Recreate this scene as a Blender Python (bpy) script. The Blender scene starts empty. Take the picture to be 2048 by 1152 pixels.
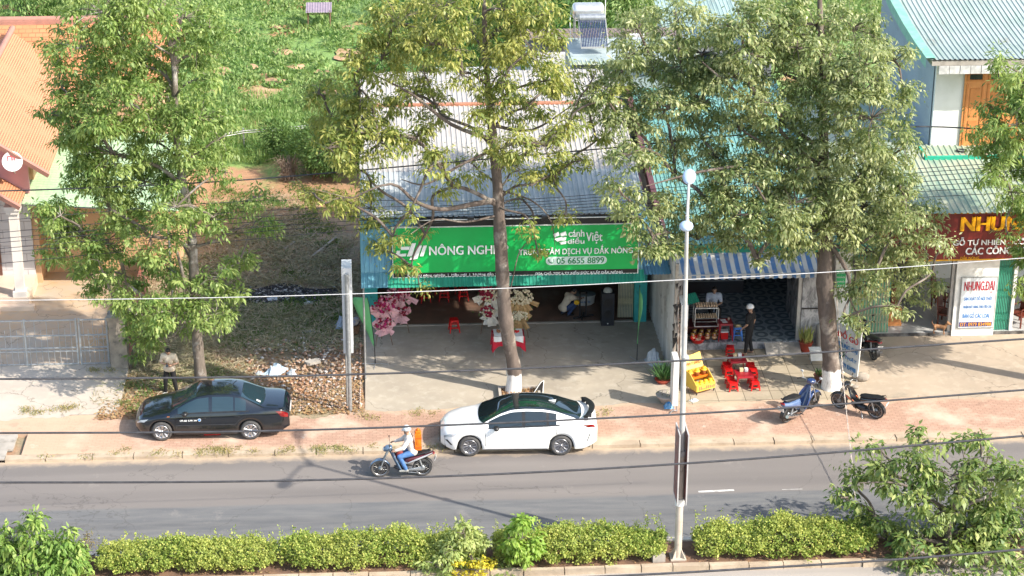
import bpy, bmesh, math, random
import numpy as np
from mathutils import Vector, Matrix
R=math.radians; PI=math.pi
scn=bpy.context.scene; COL=scn.collection
# ---------------- camera ----------------
F=4400.;PITCH=R(23.);YAW=R(3.5);ROLL=R(0.25);CAM=(0.,-59.3,30.)
cd=bpy.data.cameras.new('camera');co=bpy.data.objects.new('camera',cd);COL.objects.link(co)
cd.sensor_width=36.;cd.lens=F/2048*36.;cd.clip_start=1.;cd.clip_end=2000.
co.location=CAM
co.rotation_euler=(Matrix.Rotation(-YAW,3,'Z')@Matrix.Rotation(PI/2-PITCH,3,'X')@Matrix.Rotation(ROLL,3,'Z')).to_euler()
scn.camera=co
# ---------------- sky and sun ----------------
SUN=(0.852,-0.524);EL=R(40.)
w=bpy.data.worlds.new('World');scn.world=w;w.use_nodes=True
sk=w.node_tree.nodes.new('ShaderNodeTexSky');sk.sky_type='NISHITA';sk.sun_disc=False
sk.sun_elevation=EL;sk.sun_rotation=math.atan2(SUN[0],SUN[1]);sk.air_density=1.2;sk.dust_density=2.0
bg=w.node_tree.nodes['Background'];bg.inputs['Strength'].default_value=0.15
w.node_tree.links.new(sk.outputs[0],bg.inputs['Color'])
sl=bpy.data.lights.new('sun','SUN');sl.energy=3.35;sl.angle=R(0.55);sl.color=(1.0,0.93,0.82)
so=bpy.data.objects.new('sun',sl);COL.objects.link(so)
so.rotation_euler=Vector((SUN[0]*math.cos(EL),SUN[1]*math.cos(EL),math.sin(EL))).to_track_quat('Z','Y').to_euler()
scn.view_settings.view_transform='Standard';scn.view_settings.look='None'
scn.view_settings.exposure=1.15;scn.view_settings.gamma=1
scn.render.engine='CYCLES'
# ---------------- positions read off the photograph ----------------
def ray(px,py):
    u=(px-1024.)/F;v=(576.-py)/F;c,s=math.cos(ROLL),math.sin(ROLL)
    u,v=u*c+v*s,-u*s+v*c
    f=(math.sin(YAW)*math.cos(PITCH),math.cos(YAW)*math.cos(PITCH),-math.sin(PITCH))
    r=(math.cos(YAW),-math.sin(YAW),0.)
    up=(math.sin(YAW)*math.sin(PITCH),math.cos(YAW)*math.sin(PITCH),math.cos(PITCH))
    return tuple(f[i]+u*r[i]+v*up[i] for i in range(3))
def PZ(px,py,z=0.):
    d=ray(px,py);t=(z-CAM[2])/d[2];return (CAM[0]+t*d[0],CAM[1]+t*d[1],z)
def PY(px,py,y):
    d=ray(px,py);t=(y-CAM[1])/d[1];return (CAM[0]+t*d[0],y,CAM[2]+t*d[2])
# ---------------- object bookkeeping ----------------
def tag(o,label=None,cat=None,group=None,kind=None):
    if label:o['label']=label
    if cat:o['category']=cat
    if group:o['group']=group
    if kind:o['kind']=kind
    return o
def thing(name,label,cat,loc=(0,0,0),rz=0.,group=None):
    o=bpy.data.objects.new(name,None);COL.objects.link(o);o.location=loc;o.rotation_euler=(0,0,rz)
    o.empty_display_size=.2
    return tag(o,label,cat,group)
def copy_tree(o,parent=None):
    c=o.copy();COL.objects.link(c);c.parent=parent
    for ch in list(o.children):copy_tree(ch,c)
    return c
def origin_of(p):
    v=Vector((0,0,0))
    while p is not None:v+=Vector(p.location);p=p.parent
    return v
class MB:
    def __init__(s):s.v=[];s.f=[];s.mi=[];s.sm=[]
    def add(s,vs,fs,mi=0,sm=False):
        b=len(s.v);s.v+=[tuple(p) for p in vs]
        for f in fs:s.f.append(tuple(i+b for i in f));s.mi.append(mi);s.sm.append(sm)
        return s
    def box(s,c,d,rz=0.,mi=0,M=None):
        x,y,z=d[0]/2,d[1]/2,d[2]/2
        vs=[Vector((a,b,e)) for a in(-x,x) for b in(-y,y) for e in(-z,z)]
        if M is None:M=Matrix.Rotation(rz,3,'Z') if rz else None
        vs=[(M@p if M is not None else p)+Vector(c) for p in vs]
        return s.add(vs,[(0,1,3,2),(4,6,7,5),(0,4,5,1),(2,3,7,6),(0,2,6,4),(1,5,7,3)],mi)
    def bx(s,x0,x1,y0,y1,z0,z1,mi=0):
        return s.box(((x0+x1)/2,(y0+y1)/2,(z0+z1)/2),(abs(x1-x0),abs(y1-y0),abs(z1-z0)),0,mi)
    def tube(s,pts,r,n=8,mi=0,cap=True,sm=True):
        pts=[Vector(p) for p in pts]
        if not hasattr(r,'__len__'):r=[r]*len(pts)
        vs=[];prev=None
        for i,p in enumerate(pts):
            t=(pts[min(i+1,len(pts)-1)]-pts[max(i-1,0)])
            if t.length<1e-9:t=Vector((0,0,1))
            t.normalize()
            if prev is None:
                a=Vector((0,0,1)) if abs(t.z)<.9 else Vector((1,0,0))
                u=t.cross(a).normalized()
            else:
                u=(prev-t*prev.dot(t))
                u=u.normalized() if u.length>1e-6 else t.orthogonal().normalized()
            prev=u;w_=t.cross(u)
            for k in range(n):
                an=2*PI*k/n;vs.append(p+(u*math.cos(an)+w_*math.sin(an))*r[i])
        fs=[]
        for i in range(len(pts)-1):
            for k in range(n):
                a=i*n+k;b=i*n+(k+1)%n;fs.append((a,b,b+n,a+n))
        s.add(vs,fs,mi,sm)
        if cap:
            m=len(pts)*n;s.add(vs[:n],[tuple(range(n))[::-1]],mi);s.add(vs[m-n:],[tuple(range(n))],mi)
        return s
    def lathe(s,prof,c=(0,0,0),n=20,M=None,mi=0,sm=True,sc=(1,1)):
        vs=[];
        for r,z in prof:
            for k in range(n):
                a=2*PI*k/n;p=Vector((r*math.cos(a)*sc[0],r*math.sin(a)*sc[1],z))
                if M is not None:p=M@p
                vs.append(p+Vector(c))
        fs=[(i*n+k,i*n+(k+1)%n,(i+1)*n+(k+1)%n,(i+1)*n+k) for i in range(len(prof)-1) for k in range(n)]
        s.add(vs,fs,mi,sm)
        if prof[0][0]>1e-6:s.add(vs[:n],[tuple(range(n))[::-1]],mi)
        if prof[-1][0]>1e-6:s.add(vs[-n:],[tuple(range(n))],mi)
        return s
    def ell(s,c,r,n=12,m=8,M=None,mi=0):
        if not hasattr(r,'__len__'):r=(r,r,r)
        vs=[];fs=[]
        for i in range(m+1):
            th=PI*i/m
            for k in range(n):
                a=2*PI*k/n;p=Vector((r[0]*math.sin(th)*math.cos(a),r[1]*math.sin(th)*math.sin(a),r[2]*math.cos(th)))
                if M is not None:p=M@p
                vs.append(p+Vector(c))
        for i in range(m):
            for k in range(n):
                a=i*n+k;b=i*n+(k+1)%n
                fs.append((a,a+n,b+n,b))
        return s.add(vs,fs,mi,True)
    def quad(s,a,b,c,d,mi=0):return s.add([a,b,c,d],[(0,1,2,3)],mi)
    def prism(s,poly,d,mi=0):
        n=len(poly);d=Vector(d);vs=[Vector(p) for p in poly]+[Vector(p)+d for p in poly]
        fs=[tuple(range(n))[::-1],tuple(range(n,2*n))]+[(i,(i+1)%n,(i+1)%n+n,i+n) for i in range(n)]
        return s.add(vs,fs,mi)
    def grid(s,P,mi=0,sm=True,closed=False):
        nu=len(P);nv=len(P[0]);vs=[p for row in P for p in row]
        fs=[(i*nv+j,i*nv+j+1,(i+1)*nv+j+1,(i+1)*nv+j) for i in range(nu-1) for j in range(nv-1)]
        return s.add(vs,fs,mi,sm)
    def corr(s,o,u,v,pitch=.15,h=.022,nrm=None,mi=0):
        # corrugated sheet: o corner, u across the ribs, v along the ribs
        o,u,v=Vector(o),Vector(u),Vector(v);L=u.length;U=u/L
        n_=(u.cross(v)).normalized()
        if nrm is None:
            if n_.z<0 or (abs(n_.z)<.05 and n_.y>0):n_=-n_
        else:n_=Vector(nrm)
        k=max(1,int(L/pitch));P=[]
        for i in range(k):
            for a,hh in((0,0),(.55,0),(.68,h),(.87,h)):
                P.append((i+a)/k*L)
                P[-1]=(P[-1],hh)
        P.append((L,0))
        g=[[tuple(o+U*a+n_*hh+v*t) for (a,hh) in P] for t in(0,1)]
        return s.grid(g,mi,False)
    def build(s,name,mat,parent=None,w=False,label=None):
        me=bpy.data.meshes.new(name)
        vs=s.v
        if w and parent is not None:
            o=origin_of(parent);vs=[(p[0]-o.x,p[1]-o.y,p[2]-o.z) for p in vs]
        me.from_pydata(vs,[],s.f);me.update()
        for m in(mat if isinstance(mat,(list,tuple)) else [mat]):me.materials.append(m)
        me.polygons.foreach_set('material_index',s.mi);me.polygons.foreach_set('use_smooth',s.sm)
        ob=bpy.data.objects.new(name,me);COL.objects.link(ob);ob.parent=parent
        if label:ob['label']=label
        return ob
def nmesh(name,V,Fq,mat,parent=None,smooth=False,k=4):
    """mesh from numpy arrays; Fq is (n,k) indices"""
    me=bpy.data.meshes.new(name);V=np.asarray(V,dtype=np.float32);Fq=np.asarray(Fq,dtype=np.int32)
    if parent is not None:V=V-np.array(origin_of(parent),dtype=np.float32)
    me.vertices.add(len(V));me.vertices.foreach_set('co',V.ravel())
    me.loops.add(Fq.size);me.loops.foreach_set('vertex_index',Fq.ravel())
    me.polygons.add(len(Fq));me.polygons.foreach_set('loop_start',np.arange(0,Fq.size,Fq.shape[1],dtype=np.int32))
    me.polygons.foreach_set('loop_total',np.full(len(Fq),Fq.shape[1],dtype=np.int32))
    me.update(calc_edges=True);me.materials.append(mat)
    if smooth:me.polygons.foreach_set('use_smooth',np.ones(len(Fq),dtype=bool))
    ob=bpy.data.objects.new(name,me);COL.objects.link(ob);ob.parent=parent
    return ob
def struct(name,mb,mat):
    o=mb.build(name,mat);o['kind']='structure';return o
# ---------------- materials ----------------
def new_mat(name):
    m=bpy.data.materials.new(name);m.use_nodes=True;return m,m.node_tree,m.node_tree.nodes['Principled BSDF']
def N(nt,t,**k):
    n=nt.nodes.new(t)
    for a,b in k.items():
        if a in n.inputs.keys():n.inputs[a].default_value=b
        else:setattr(n,a,b)
    return n
def mix(nt,fac,a,b,mode='MIX'):
    n=nt.nodes.new('ShaderNodeMix');n.data_type='RGBA';n.blend_type=mode
    for i,x in((0,fac),(6,a),(7,b)):
        if hasattr(x,'links'):nt.links.new(x,n.inputs[i])
        else:n.inputs[i].default_value=x if i==0 else (x[0],x[1],x[2],1)
    return n.outputs[2]
def ramp(nt,fac,a,b):
    n=nt.nodes.new('ShaderNodeMapRange');n.inputs['From Min'].default_value=a;n.inputs['From Max'].default_value=b
    nt.links.new(fac,n.inputs['Value']);return n.outputs[0]
def noise(nt,scale,detail=4,rough=.55,co=None,sc=None,dist=0.):
    n=N(nt,'ShaderNodeTexNoise',Scale=scale,Detail=detail,Roughness=rough,Distortion=dist)
    if co is None:
        co=nt.nodes.get('GEO') or nt.nodes.new('ShaderNodeNewGeometry');co.name='GEO';co=co.outputs['Position']
    if sc:
        mp=N(nt,'ShaderNodeMapping');mp.inputs['Scale'].default_value=sc;nt.links.new(co,mp.inputs['Vector']);co=mp.outputs[0]
    nt.links.new(co,n.inputs['Vector']);return n.outputs['Fac']
def bump(nt,h,bs,strength=.4,dist=.02):
    b=N(nt,'ShaderNodeBump',Strength=strength,Distance=dist);nt.links.new(h,b.inputs['Height']);nt.links.new(b.outputs[0],bs.inputs['Normal'])
def M(name,c,c2=None,sc=3.,rough=.6,metal=0.,bmp=0.,bs=40.,lo=.4,hi=.62,sc3=None,c3=None,s3=12.,coat=0.,spec=.5):
    m,nt,b=new_mat(name)
    if c2 is None:c2=tuple(x*.82 for x in c)
    col=mix(nt,ramp(nt,noise(nt,sc,sc=sc3),lo,hi),c,c2)
    if c3 is not None:col=mix(nt,ramp(nt,noise(nt,s3,6,.65),.55,.7),col,c3)
    nt.links.new(col,b.inputs['Base Color'])
    b.inputs['Roughness'].default_value=rough;b.inputs['Metallic'].default_value=metal
    b.inputs['Coat Weight'].default_value=coat;b.inputs['Coat Roughness'].default_value=.04
    b.inputs['Specular IOR Level'].default_value=spec
    if bmp:bump(nt,noise(nt,bs,5,.6),b,bmp,.02)
    return m
def leafmat(name,c1,c2,c3,tr=.35,rough=.5):
    m,nt,b=new_mat(name)
    g=nt.nodes.new('ShaderNodeNewGeometry');g.name='GEO';rnd=g.outputs['Random Per Island']
    col=mix(nt,ramp(nt,rnd,0,.75),c1,c2)
    col=mix(nt,ramp(nt,rnd,.62,1.),col,c3)
    col=mix(nt,ramp(nt,noise(nt,.7,3),.4,.65),col,mix(nt,.45,col,c3))
    nt.links.new(col,b.inputs['Base Color']);b.inputs['Roughness'].default_value=rough
    b.inputs['Specular IOR Level'].default_value=.35
    t=nt.nodes.new('ShaderNodeBsdfTranslucent');nt.links.new(mix(nt,1.,col,(1.05,1.15,.6),'MULTIPLY'),t.inputs['Color'])
    ms=nt.nodes.new('ShaderNodeMixShader');ms.inputs[0].default_value=tr
    nt.links.new(b.outputs[0],ms.inputs[1]);nt.links.new(t.outputs[0],ms.inputs[2])
    nt.links.new(ms.outputs[0],nt.nodes['Material Output'].inputs['Surface'])
    return m
def glassmat(name,c,rough=.04):
    return M(name,c,c,rough=rough,coat=1.)
# common
m_white=M('white_paint',(.78,.78,.76),(.66,.66,.63),4,.45)
m_black=M('black_plastic',(.012,.012,.014),(.02,.02,.02),6,.4)
m_rubber=M('rubber',(.05,.05,.052),(.08,.075,.07),12,.8)
m_steel=M('galvanised_steel',(.42,.44,.45),(.32,.34,.35),10,.4,.6)
m_chrome=M('bright_metal',(.62,.62,.62),(.5,.5,.5),10,.22,.95)
m_red=M('red_plastic',(.62,.012,.012),(.5,.01,.01),6,.32)
m_dred=M('dark_red_plastic',(.33,.01,.02),(.24,.01,.015),6,.35)
m_blue=M('blue_plastic',(.06,.2,.6),(.05,.16,.5),6,.35)
m_conc=M('concrete',(.42,.38,.33),(.32,.29,.25),1.5,.85,bmp=.3,c3=(.24,.22,.19),s3=3.)
m_orange=M('orange_plastic',(.8,.19,.015),(.7,.15,.01),6,.4)
m_yellow=M('yellow_cloth',(.78,.46,.02),(.7,.38,.02),8,.6)
m_cable=M('cable_sheath',(.03,.03,.035),(.05,.05,.055),5,.6)
m_soil=M('soil',(.2,.115,.07),(.13,.075,.05),3,.95,bmp=.6,bs=15)
m_wood=M('wood',(.2,.12,.07),(.14,.08,.05),6,.7)
# ---------------- writing ----------------
_tc={}
def text(name,s,x0,x1,z0,z1,y,mat,parent,depth=.02,bold=.008,shear=0.,face='-y',w=True,rot=None,keep=False):
    """letters filling the rectangle x0..x1, z0..z1 in the plane y, facing -Y (rot: 3x3 applied to local x,z plane first)"""
    def raw(q):
        cu=bpy.data.curves.new(name,'FONT');cu.body=q;cu.shear=shear;cu.resolution_u=3
        ob=bpy.data.objects.new(name,cu);COL.objects.link(ob)
        dg=bpy.context.evaluated_depsgraph_get();me=bpy.data.meshes.new_from_object(ob.evaluated_get(dg))
        bpy.data.objects.remove(ob);bpy.data.curves.remove(cu);return me
    def xr(q):
        if not q:return 0.
        m_=raw(q);a_=max((v.co.x for v in m_.vertices),default=0.);bpy.data.meshes.remove(m_);return a_
    s1=s.replace('Đ','D').replace('đ','d');me=raw(s1)
    bars=[]
    for i,ch in enumerate(s):
        if ch in 'Đđ':
            r_=xr(s1[:i+1]);w_=xr(s1[i]);
            bars.append((r_-w_-.02,r_-w_+.30,.31,.385) if ch=='Đ' else (r_-.26,r_+.06,.58,.64))
    bm=bmesh.new();bm.from_mesh(me)
    for (p,q,e,f) in bars:
        bm.faces.new([bm.verts.new(c) for c in((p,e,.0),(q,e,.0),(q,f,.0),(p,f,.0))])
    nb=bm.verts[:]
    hh=max(v.co.y for v in nb)
    if bold>0:
        base=bm.faces[:]
        for k,dx in enumerate((-bold*1.6,bold*1.6)):
            r2=bmesh.ops.duplicate(bm,geom=base)
            for e in r2['geom']:
                if isinstance(e,bmesh.types.BMVert):e.co.x+=dx;e.co.z=-.1*(k+1)
    for (p,q,e,f) in bars:pass
    xs=[v.co.x for v in bm.verts];ys=[v.co.y for v in bm.verts]
    a,b,c,d=min(xs),max(xs),min(ys),max(ys)
    sx=(x1-x0)/(b-a);sz=(z1-z0)/(d-c)
    if keep:sx=sz;
    geo=bmesh.ops.extrude_face_region(bm,geom=bm.faces[:])
    for g in geo['geom']:
        if isinstance(g,bmesh.types.BMVert):g.co.z=1.+g.co.z
    o=origin_of(parent) if (w and parent is not None) else Vector((0,0,0))
    for v in bm.verts:
        X=x0+(v.co.x-a)*sx;Z=z0+(v.co.y-c)*sz;Y=y-(depth*v.co.z if v.co.z>.5 else 0)
        p=Vector((X,Y,Z))
        if rot is not None:p=rot@p
        v.co=p-o
    bmesh.ops.recalc_face_normals(bm,faces=bm.faces[:])
    bm.to_mesh(me);bm.free();me.materials.clear();me.materials.append(mat)
    r=bpy.data.objects.new(name,me);COL.objects.link(r);r.parent=parent
    return r
rng=np.random.default_rng(7);random.seed(7)
# ================= GROUND =================
def groundmat():
    m,nt,b=new_mat('lot_ground')
    n1=noise(nt,.35,5,.6);n2=noise(nt,2.2,6,.65);n3=noise(nt,9,6,.7)
    soil=mix(nt,ramp(nt,n2,.35,.65),(.40,.24,.15),(.28,.155,.09))
    straw=mix(nt,ramp(nt,n3,.35,.65),(.36,.29,.19),(.20,.165,.10))
    c=mix(nt,ramp(nt,n1,.42,.55),soil,straw)
    sep=nt.nodes.new('ShaderNodeSeparateXYZ');g=nt.nodes['GEO'];nt.links.new(g.outputs['Position'],sep.inputs[0])
    # dried grass beyond the rubble, green field behind
    ya=nt.nodes.new('ShaderNodeMath');ya.operation='ADD';nt.links.new(sep.outputs['Y'],ya.inputs[0])
    q=nt.nodes.new('ShaderNodeMath');q.operation='MULTIPLY';q.inputs[1].default_value=5.;nt.links.new(n1,q.inputs[0]);nt.links.new(q.outputs[0],ya.inputs[1])
    c=mix(nt,ramp(nt,ya.outputs[0],8.,11.),c,mix(nt,ramp(nt,n2,.5,.75),straw,soil))
    tan=mix(nt,ramp(nt,n2,.3,.7),(.42,.25,.14),(.34,.19,.10))
    yb=nt.nodes.new('ShaderNodeMath');yb.operation='MULTIPLY_ADD';yb.inputs[1].default_value=16.;nt.links.new(n1,yb.inputs[0]);nt.links.new(sep.outputs['Y'],yb.inputs[2])
    c=mix(nt,ramp(nt,yb.outputs[0],24.,29.),c,tan)
    green=mix(nt,ramp(nt,n2,.3,.7),(.16,.28,.07),(.27,.40,.12))
    green=mix(nt,ramp(nt,n3,.4,.65),green,mix(nt,.5,green,(.07,.13,.03)));green=mix(nt,ramp(nt,noise(nt,.28,4,.6),.57,.64),green,(.45,.24,.12))
    c=mix(nt,ramp(nt,yb.outputs[0],30.8,33.),c,green)
    nt.links.new(c,b.inputs['Base Color']);b.inputs['Roughness'].default_value=.95
    bump(nt,n3,b,.7,.05);return m
g=MB();xs=np.linspace(-160,200,91);ys=np.concatenate([np.linspace(-60,24,40),np.linspace(26,220,60)])
P=[]
for x in xs:
    row=[]
    for y in ys:
        z=-.06
        if y>26:z+=.25*math.sin(x*.21+1)*math.sin(y*.17)*min(1,(y-26)/8)+max(0,(y-70))*.02
        if y<-8.5:z=-.14
        row.append((x,y,z))
    P.append(row)
struct('ground',g.grid(P),groundmat())
# road
def roadmat():
    m,nt,b=new_mat('asphalt')
    sep=nt.nodes.new('ShaderNodeSeparateXYZ')
    n0=noise(nt,.9,4,.5,sc=(.12,1.,1));n1=noise(nt,5,5,.6,sc=(.15,1,1));n2=noise(nt,60,3,.7)
    nt.links.new(nt.nodes['GEO'].outputs['Position'],sep.inputs[0])
    c=mix(nt,ramp(nt,n0,.35,.65),(.192,.172,.158),(.165,.148,.137))
    dk=mix(nt,ramp(nt,n1,.35,.7),(.112,.114,.118),(.16,.157,.152))
    ya=nt.nodes.new('ShaderNodeMath');ya.operation='MULTIPLY_ADD';ya.inputs[1].default_value=.5
    nt.links.new(n0,ya.inputs[0]);nt.links.new(sep.outputs['Y'],ya.inputs[2])
    c=mix(nt,ramp(nt,ya.outputs[0],-3.68,-3.8),c,dk)
    # worn wheel tracks along the lanes, cracks and oil spots
    sn=nt.nodes.new('ShaderNodeMath');sn.operation='SINE';ms_=nt.nodes.new('ShaderNodeMath');ms_.operation='MULTIPLY';ms_.inputs[1].default_value=3.6
    nt.links.new(ya.outputs[0],ms_.inputs[0]);nt.links.new(ms_.outputs[0],sn.inputs[0])
    c=mix(nt,ramp(nt,sn.outputs[0],.2,1.),c,mix(nt,.16,c,(.03,.03,.035)))
    v=N(nt,'ShaderNodeTexVoronoi');v.feature='DISTANCE_TO_EDGE';v.inputs['Scale'].default_value=.22
    nz=N(nt,'ShaderNodeTexNoise',Scale=2.,Detail=6);nt.links.new(nt.nodes['GEO'].outputs['Position'],nz.inputs[0])
    ad=nt.nodes.new('ShaderNodeVectorMath');ad.operation='ADD';nt.links.new(nt.nodes['GEO'].outputs['Position'],ad.inputs[0]);nt.links.new(nz.outputs['Color'],ad.inputs[1]);nt.links.new(ad.outputs[0],v.inputs['Vector'])
    c=mix(nt,ramp(nt,v.outputs['Distance'],.005,.0),c,mix(nt,.45,c,(.06,.055,.05)))
    c=mix(nt,ramp(nt,noise(nt,.55,7,.75),.60,.66),c,mix(nt,.22,c,(.36,.32,.28)))
    # dust gathered along both kerbs
    da=nt.nodes.new('ShaderNodeMath');da.operation='MULTIPLY_ADD';da.inputs[1].default_value=.7;nt.links.new(noise(nt,2.,5,.7),da.inputs[0]);nt.links.new(sep.outputs['Y'],da.inputs[2])
    c=mix(nt,ramp(nt,da.outputs[0],-1.05,-.72),c,(.40,.31,.22))
    c=mix(nt,ramp(nt,n2,.55,.8),c,mix(nt,.35,c,(.42,.40,.38)))
    c=mix(nt,ramp(nt,noise(nt,1.1,5,.7),.68,.75),c,mix(nt,.4,c,(.05,.05,.05)))
    nt.links.new(c,b.inputs['Base Color']);b.inputs['Roughness'].default_value=.85
    bump(nt,n2,b,.35,.01);return m
m_asph=roadmat()
g=MB();g.quad((-120,-6.7,-.05),(160,-6.7,-.05),(160,-.9,-.05),(-120,-.9,-.05));struct('road',g,m_asph)
g=MB();g.quad((-120,-30,-.05),(160,-30,-.05),(160,-8.25,-.05),(-120,-8.25,-.05));struct('near_road',g,M('dusty_asphalt',(.30,.27,.24),(.42,.37,.32),.8,.9,bmp=.3,sc3=(.1,1,1)))
g=MB();g.quad((8.78,-3.91,-.046),(9.82,-3.86,-.046),(9.82,-3.76,-.046),(8.78,-3.81,-.046))
g.quad((11.2,-3.86,-.046),(11.8,-3.86,-.046),(11.8,-3.84,-.046),(11.2,-3.84,-.046))
struct('road_marking',g,M('worn_white_paint',(.62,.6,.57),(.4,.38,.36),8,.7))
# kerbs
m_kerb=M('kerb_stone',(.47,.38,.28),(.36,.28,.2),1.2,.9,bmp=.5,bs=14,c3=(.28,.22,.15),s3=2.2)
def kerb(name,y0,y1,z1,x0,x1,L,mat=None):
    g=MB();x=x0;random.seed(3)
    while x<x1:
        l=L*random.uniform(.85,1.15)
        dz=random.uniform(-.012,.012);dy=random.uniform(-.02,.02)
        g.box((x+l/2,(y0+y1)/2+dy,z1/2-.08+dz),(l-.025,abs(y1-y0),z1+.12),random.uniform(-.006,.006))
        x+=l
    struct(name,g,mat or m_kerb)
kerb('kerb',-1.02,-.72,.07,-11.35,45,1.3)
kerb('kerb_left',-1.02,-.72,.07,-40,-13.0,1.3)
m_mk=M('median_kerb_stone',(.5,.47,.42),(.4,.36,.31),1.5,.9,bmp=.4,c3=(.3,.26,.2),s3=3)
kerb('median_kerb',-6.86,-6.68,.1,-40,50,1.0,m_mk)
kerb('near_median_kerb',-8.32,-8.14,.13,-40,50,1.0)
g=MB();g.bx(-40,50,-8.14,-6.86,-.08,.05);struct('median_soil',g,m_soil)
# pavement with red brick pavers
def pavmat():
    m,nt,b=new_mat('brick_pavers')
    g=nt.nodes.new('ShaderNodeNewGeometry');g.name='GEO'
    br=N(nt,'ShaderNodeTexBrick');br.inputs['Scale'].default_value=1.
    for k,v in(('Color1',(.44,.275,.20,1)),('Color2',(.38,.235,.17,1)),('Mortar',(.30,.19,.13,1)),('Mortar Size',.012),('Brick Width',.22),('Row Height',.11),('Bias',0.)):br.inputs[k].default_value=v
    nt.links.new(g.outputs['Position'],br.inputs['Vector'])
    n1=noise(nt,.5,5,.6);n2=noise(nt,3,6,.65)
    c=mix(nt,ramp(nt,n1,.5,.66),br.outputs['Color'],(.55,.42,.32))
    c=mix(nt,ramp(nt,n2,.56,.7),c,(.47,.33,.24))
    # pale blotches of spilled cement
    c=mix(nt,ramp(nt,noise(nt,.9,6,.75),.62,.66),c,(.50,.41,.34))
    sep=nt.nodes.new('ShaderNodeSeparateXYZ');nt.links.new(g.outputs['Position'],sep.inputs[0])
    for lo,hi,k in((1.75,2.2,.8),(-.35,-.75,.7)):
        q=nt.nodes.new('ShaderNodeMath');q.operation='MULTIPLY_ADD';q.inputs[1].default_value=k;nt.links.new(n2,q.inputs[0]);nt.links.new(sep.outputs['Y'],q.inputs[2])
        c=mix(nt,ramp(nt,q.outputs[0],lo+(.0 if lo>0 else .3),hi+(.0 if lo>0 else .3)),c,(.50,.37,.26))
    # bare orange earth over the left end
    q=nt.nodes.new('ShaderNodeMath');q.operation='MULTIPLY_ADD';q.inputs[1].default_value=6.;nt.links.new(n1,q.inputs[0]);nt.links.new(sep.outputs['X'],q.inputs[2])
    c=mix(nt,ramp(nt,q.outputs[0],-3.5,-7.),c,mix(nt,.7,c,(.52,.36,.25)))
    dk=noise(nt,1.3,6,.7);c=mix(nt,ramp(nt,dk,.6,.7),c,mix(nt,.35,c,(.16,.1,.07)))
    nt.links.new(c,b.inputs['Base Color']);b.inputs['Roughness'].default_value=.9
    bump(nt,br.outputs['Fac'],b,.3,-.01);return m
g=MB();g.bx(-10.9,45,-.72,1.85,-.08,.045);g.bx(-40,-13.,-.72,1.85,-.08,.045);g.bx(-13.,-10.9,.65,1.85,-.08,.045)
struct('pavement',g,pavmat())
# drain inlet at the left: slabs over a dark opening
g=MB();g.bx(-13.0,-11.2,-.35,.12,-.02,.052);g.bx(-13.,-11.2,.14,.63,-.02,.056);g.bx(-13.0,-11.35,-1.0,-.38,.02,.075)
o=g.build('drain_cover',m_conc);tag(o,'concrete slab cover over the open drain at the left kerb','drain cover')
g=MB();g.bx(-13.,-11.35,-1.0,-.95,-.05,-.04);g.bx(-13.2,-11.2,-.94,-.4,-.3,-.28);struct('drain_pit',g,m_black)
# concrete aprons
def concmat(name,a,b_,c_,joint=0,jx=1.2,jy=.9,stain=(.2,.19,.15)):
    m,nt,b=new_mat(name)
    n1=noise(nt,.45,5,.6);n2=noise(nt,2.5,6,.7)
    c=mix(nt,ramp(nt,n1,.35,.65),a,b_);c=mix(nt,ramp(nt,n2,.5,.75),c,c_)
    c=mix(nt,ramp(nt,noise(nt,.8,6,.7),.6,.72),c,mix(nt,.5,c,stain))
    # hairline cracks
    v=N(nt,'ShaderNodeTexVoronoi');v.feature='DISTANCE_TO_EDGE';v.inputs['Scale'].default_value=.32
    ad=nt.nodes.new('ShaderNodeVectorMath');ad.operation='ADD'
    nz=N(nt,'ShaderNodeTexNoise',Scale=1.5,Detail=5);nt.links.new(nt.nodes['GEO'].outputs['Position'],nz.inputs[0])
    nt.links.new(nt.nodes['GEO'].outputs['Position'],ad.inputs[0]);nt.links.new(nz.outputs['Color'],ad.inputs[1]);nt.links.new(ad.outputs[0],v.inputs['Vector'])
    c=mix(nt,ramp(nt,v.outputs['Distance'],.006,.0),c,mix(nt,.6,c,(.08,.07,.05)))
    if joint:
        br=N(nt,'ShaderNodeTexBrick');br.offset=0.
        for k,vv in(('Color1',(1,1,1,1)),('Color2',(.88,.88,.88,1)),('Mortar',(.35,.33,.3,1)),('Mortar Size',.012),('Brick Width',jx),('Row Height',jy),('Scale',1.)):br.inputs[k].default_value=vv
        nt.links.new(nt.nodes['GEO'].outputs['Position'],br.inputs['Vector'])
        c=mix(nt,1.,c,br.outputs['Color'],'MULTIPLY')
    nt.links.new(c,b.inputs['Base Color']);b.inputs['Roughness'].default_value=.85
    bump(nt,n2,b,.25,.01);return m
m_apron=concmat('apron_concrete',(.42,.365,.29),(.32,.28,.225),(.47,.42,.35),stain=(.13,.13,.09))
def fringe(g,x0,x1,yb,z,seed,amp=.2,mid=.22):
    n=int((x1-x0)/.09);rg=random.Random(seed);xs_=[x0+(x1-x0)*i/n for i in range(n+1)]
    P=[[(x,yb,z) for x in xs_],[(x,yb-mid-amp*(.5*math.sin(x*1.3+seed)+.3*math.sin(x*3.7+seed*2)+.2*rg.uniform(-1,1)),z) for x in xs_]]
    g.grid(P,0,False);return g
def gz(y):return -.055+.095*max(0,min(1,(4.6-y)/2.9))
g=MB();g.bx(-.78,8.95,1.88,8.12,-.3,.05);fringe(g,-.78,8.95,1.879,.0502,1,.16,.15);struct('concrete_apron',g,m_apron)
g=MB();g.bx(8.95,14.6,1.87,5.65,-.3,.05);fringe(g,8.95,14.6,1.869,.0502,2,.14,.12);struct('paved_forecourt',g,concmat('forecourt_slabs',(.43,.36,.26),(.37,.31,.22),(.46,.39,.29),1,.85,.62))
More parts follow.
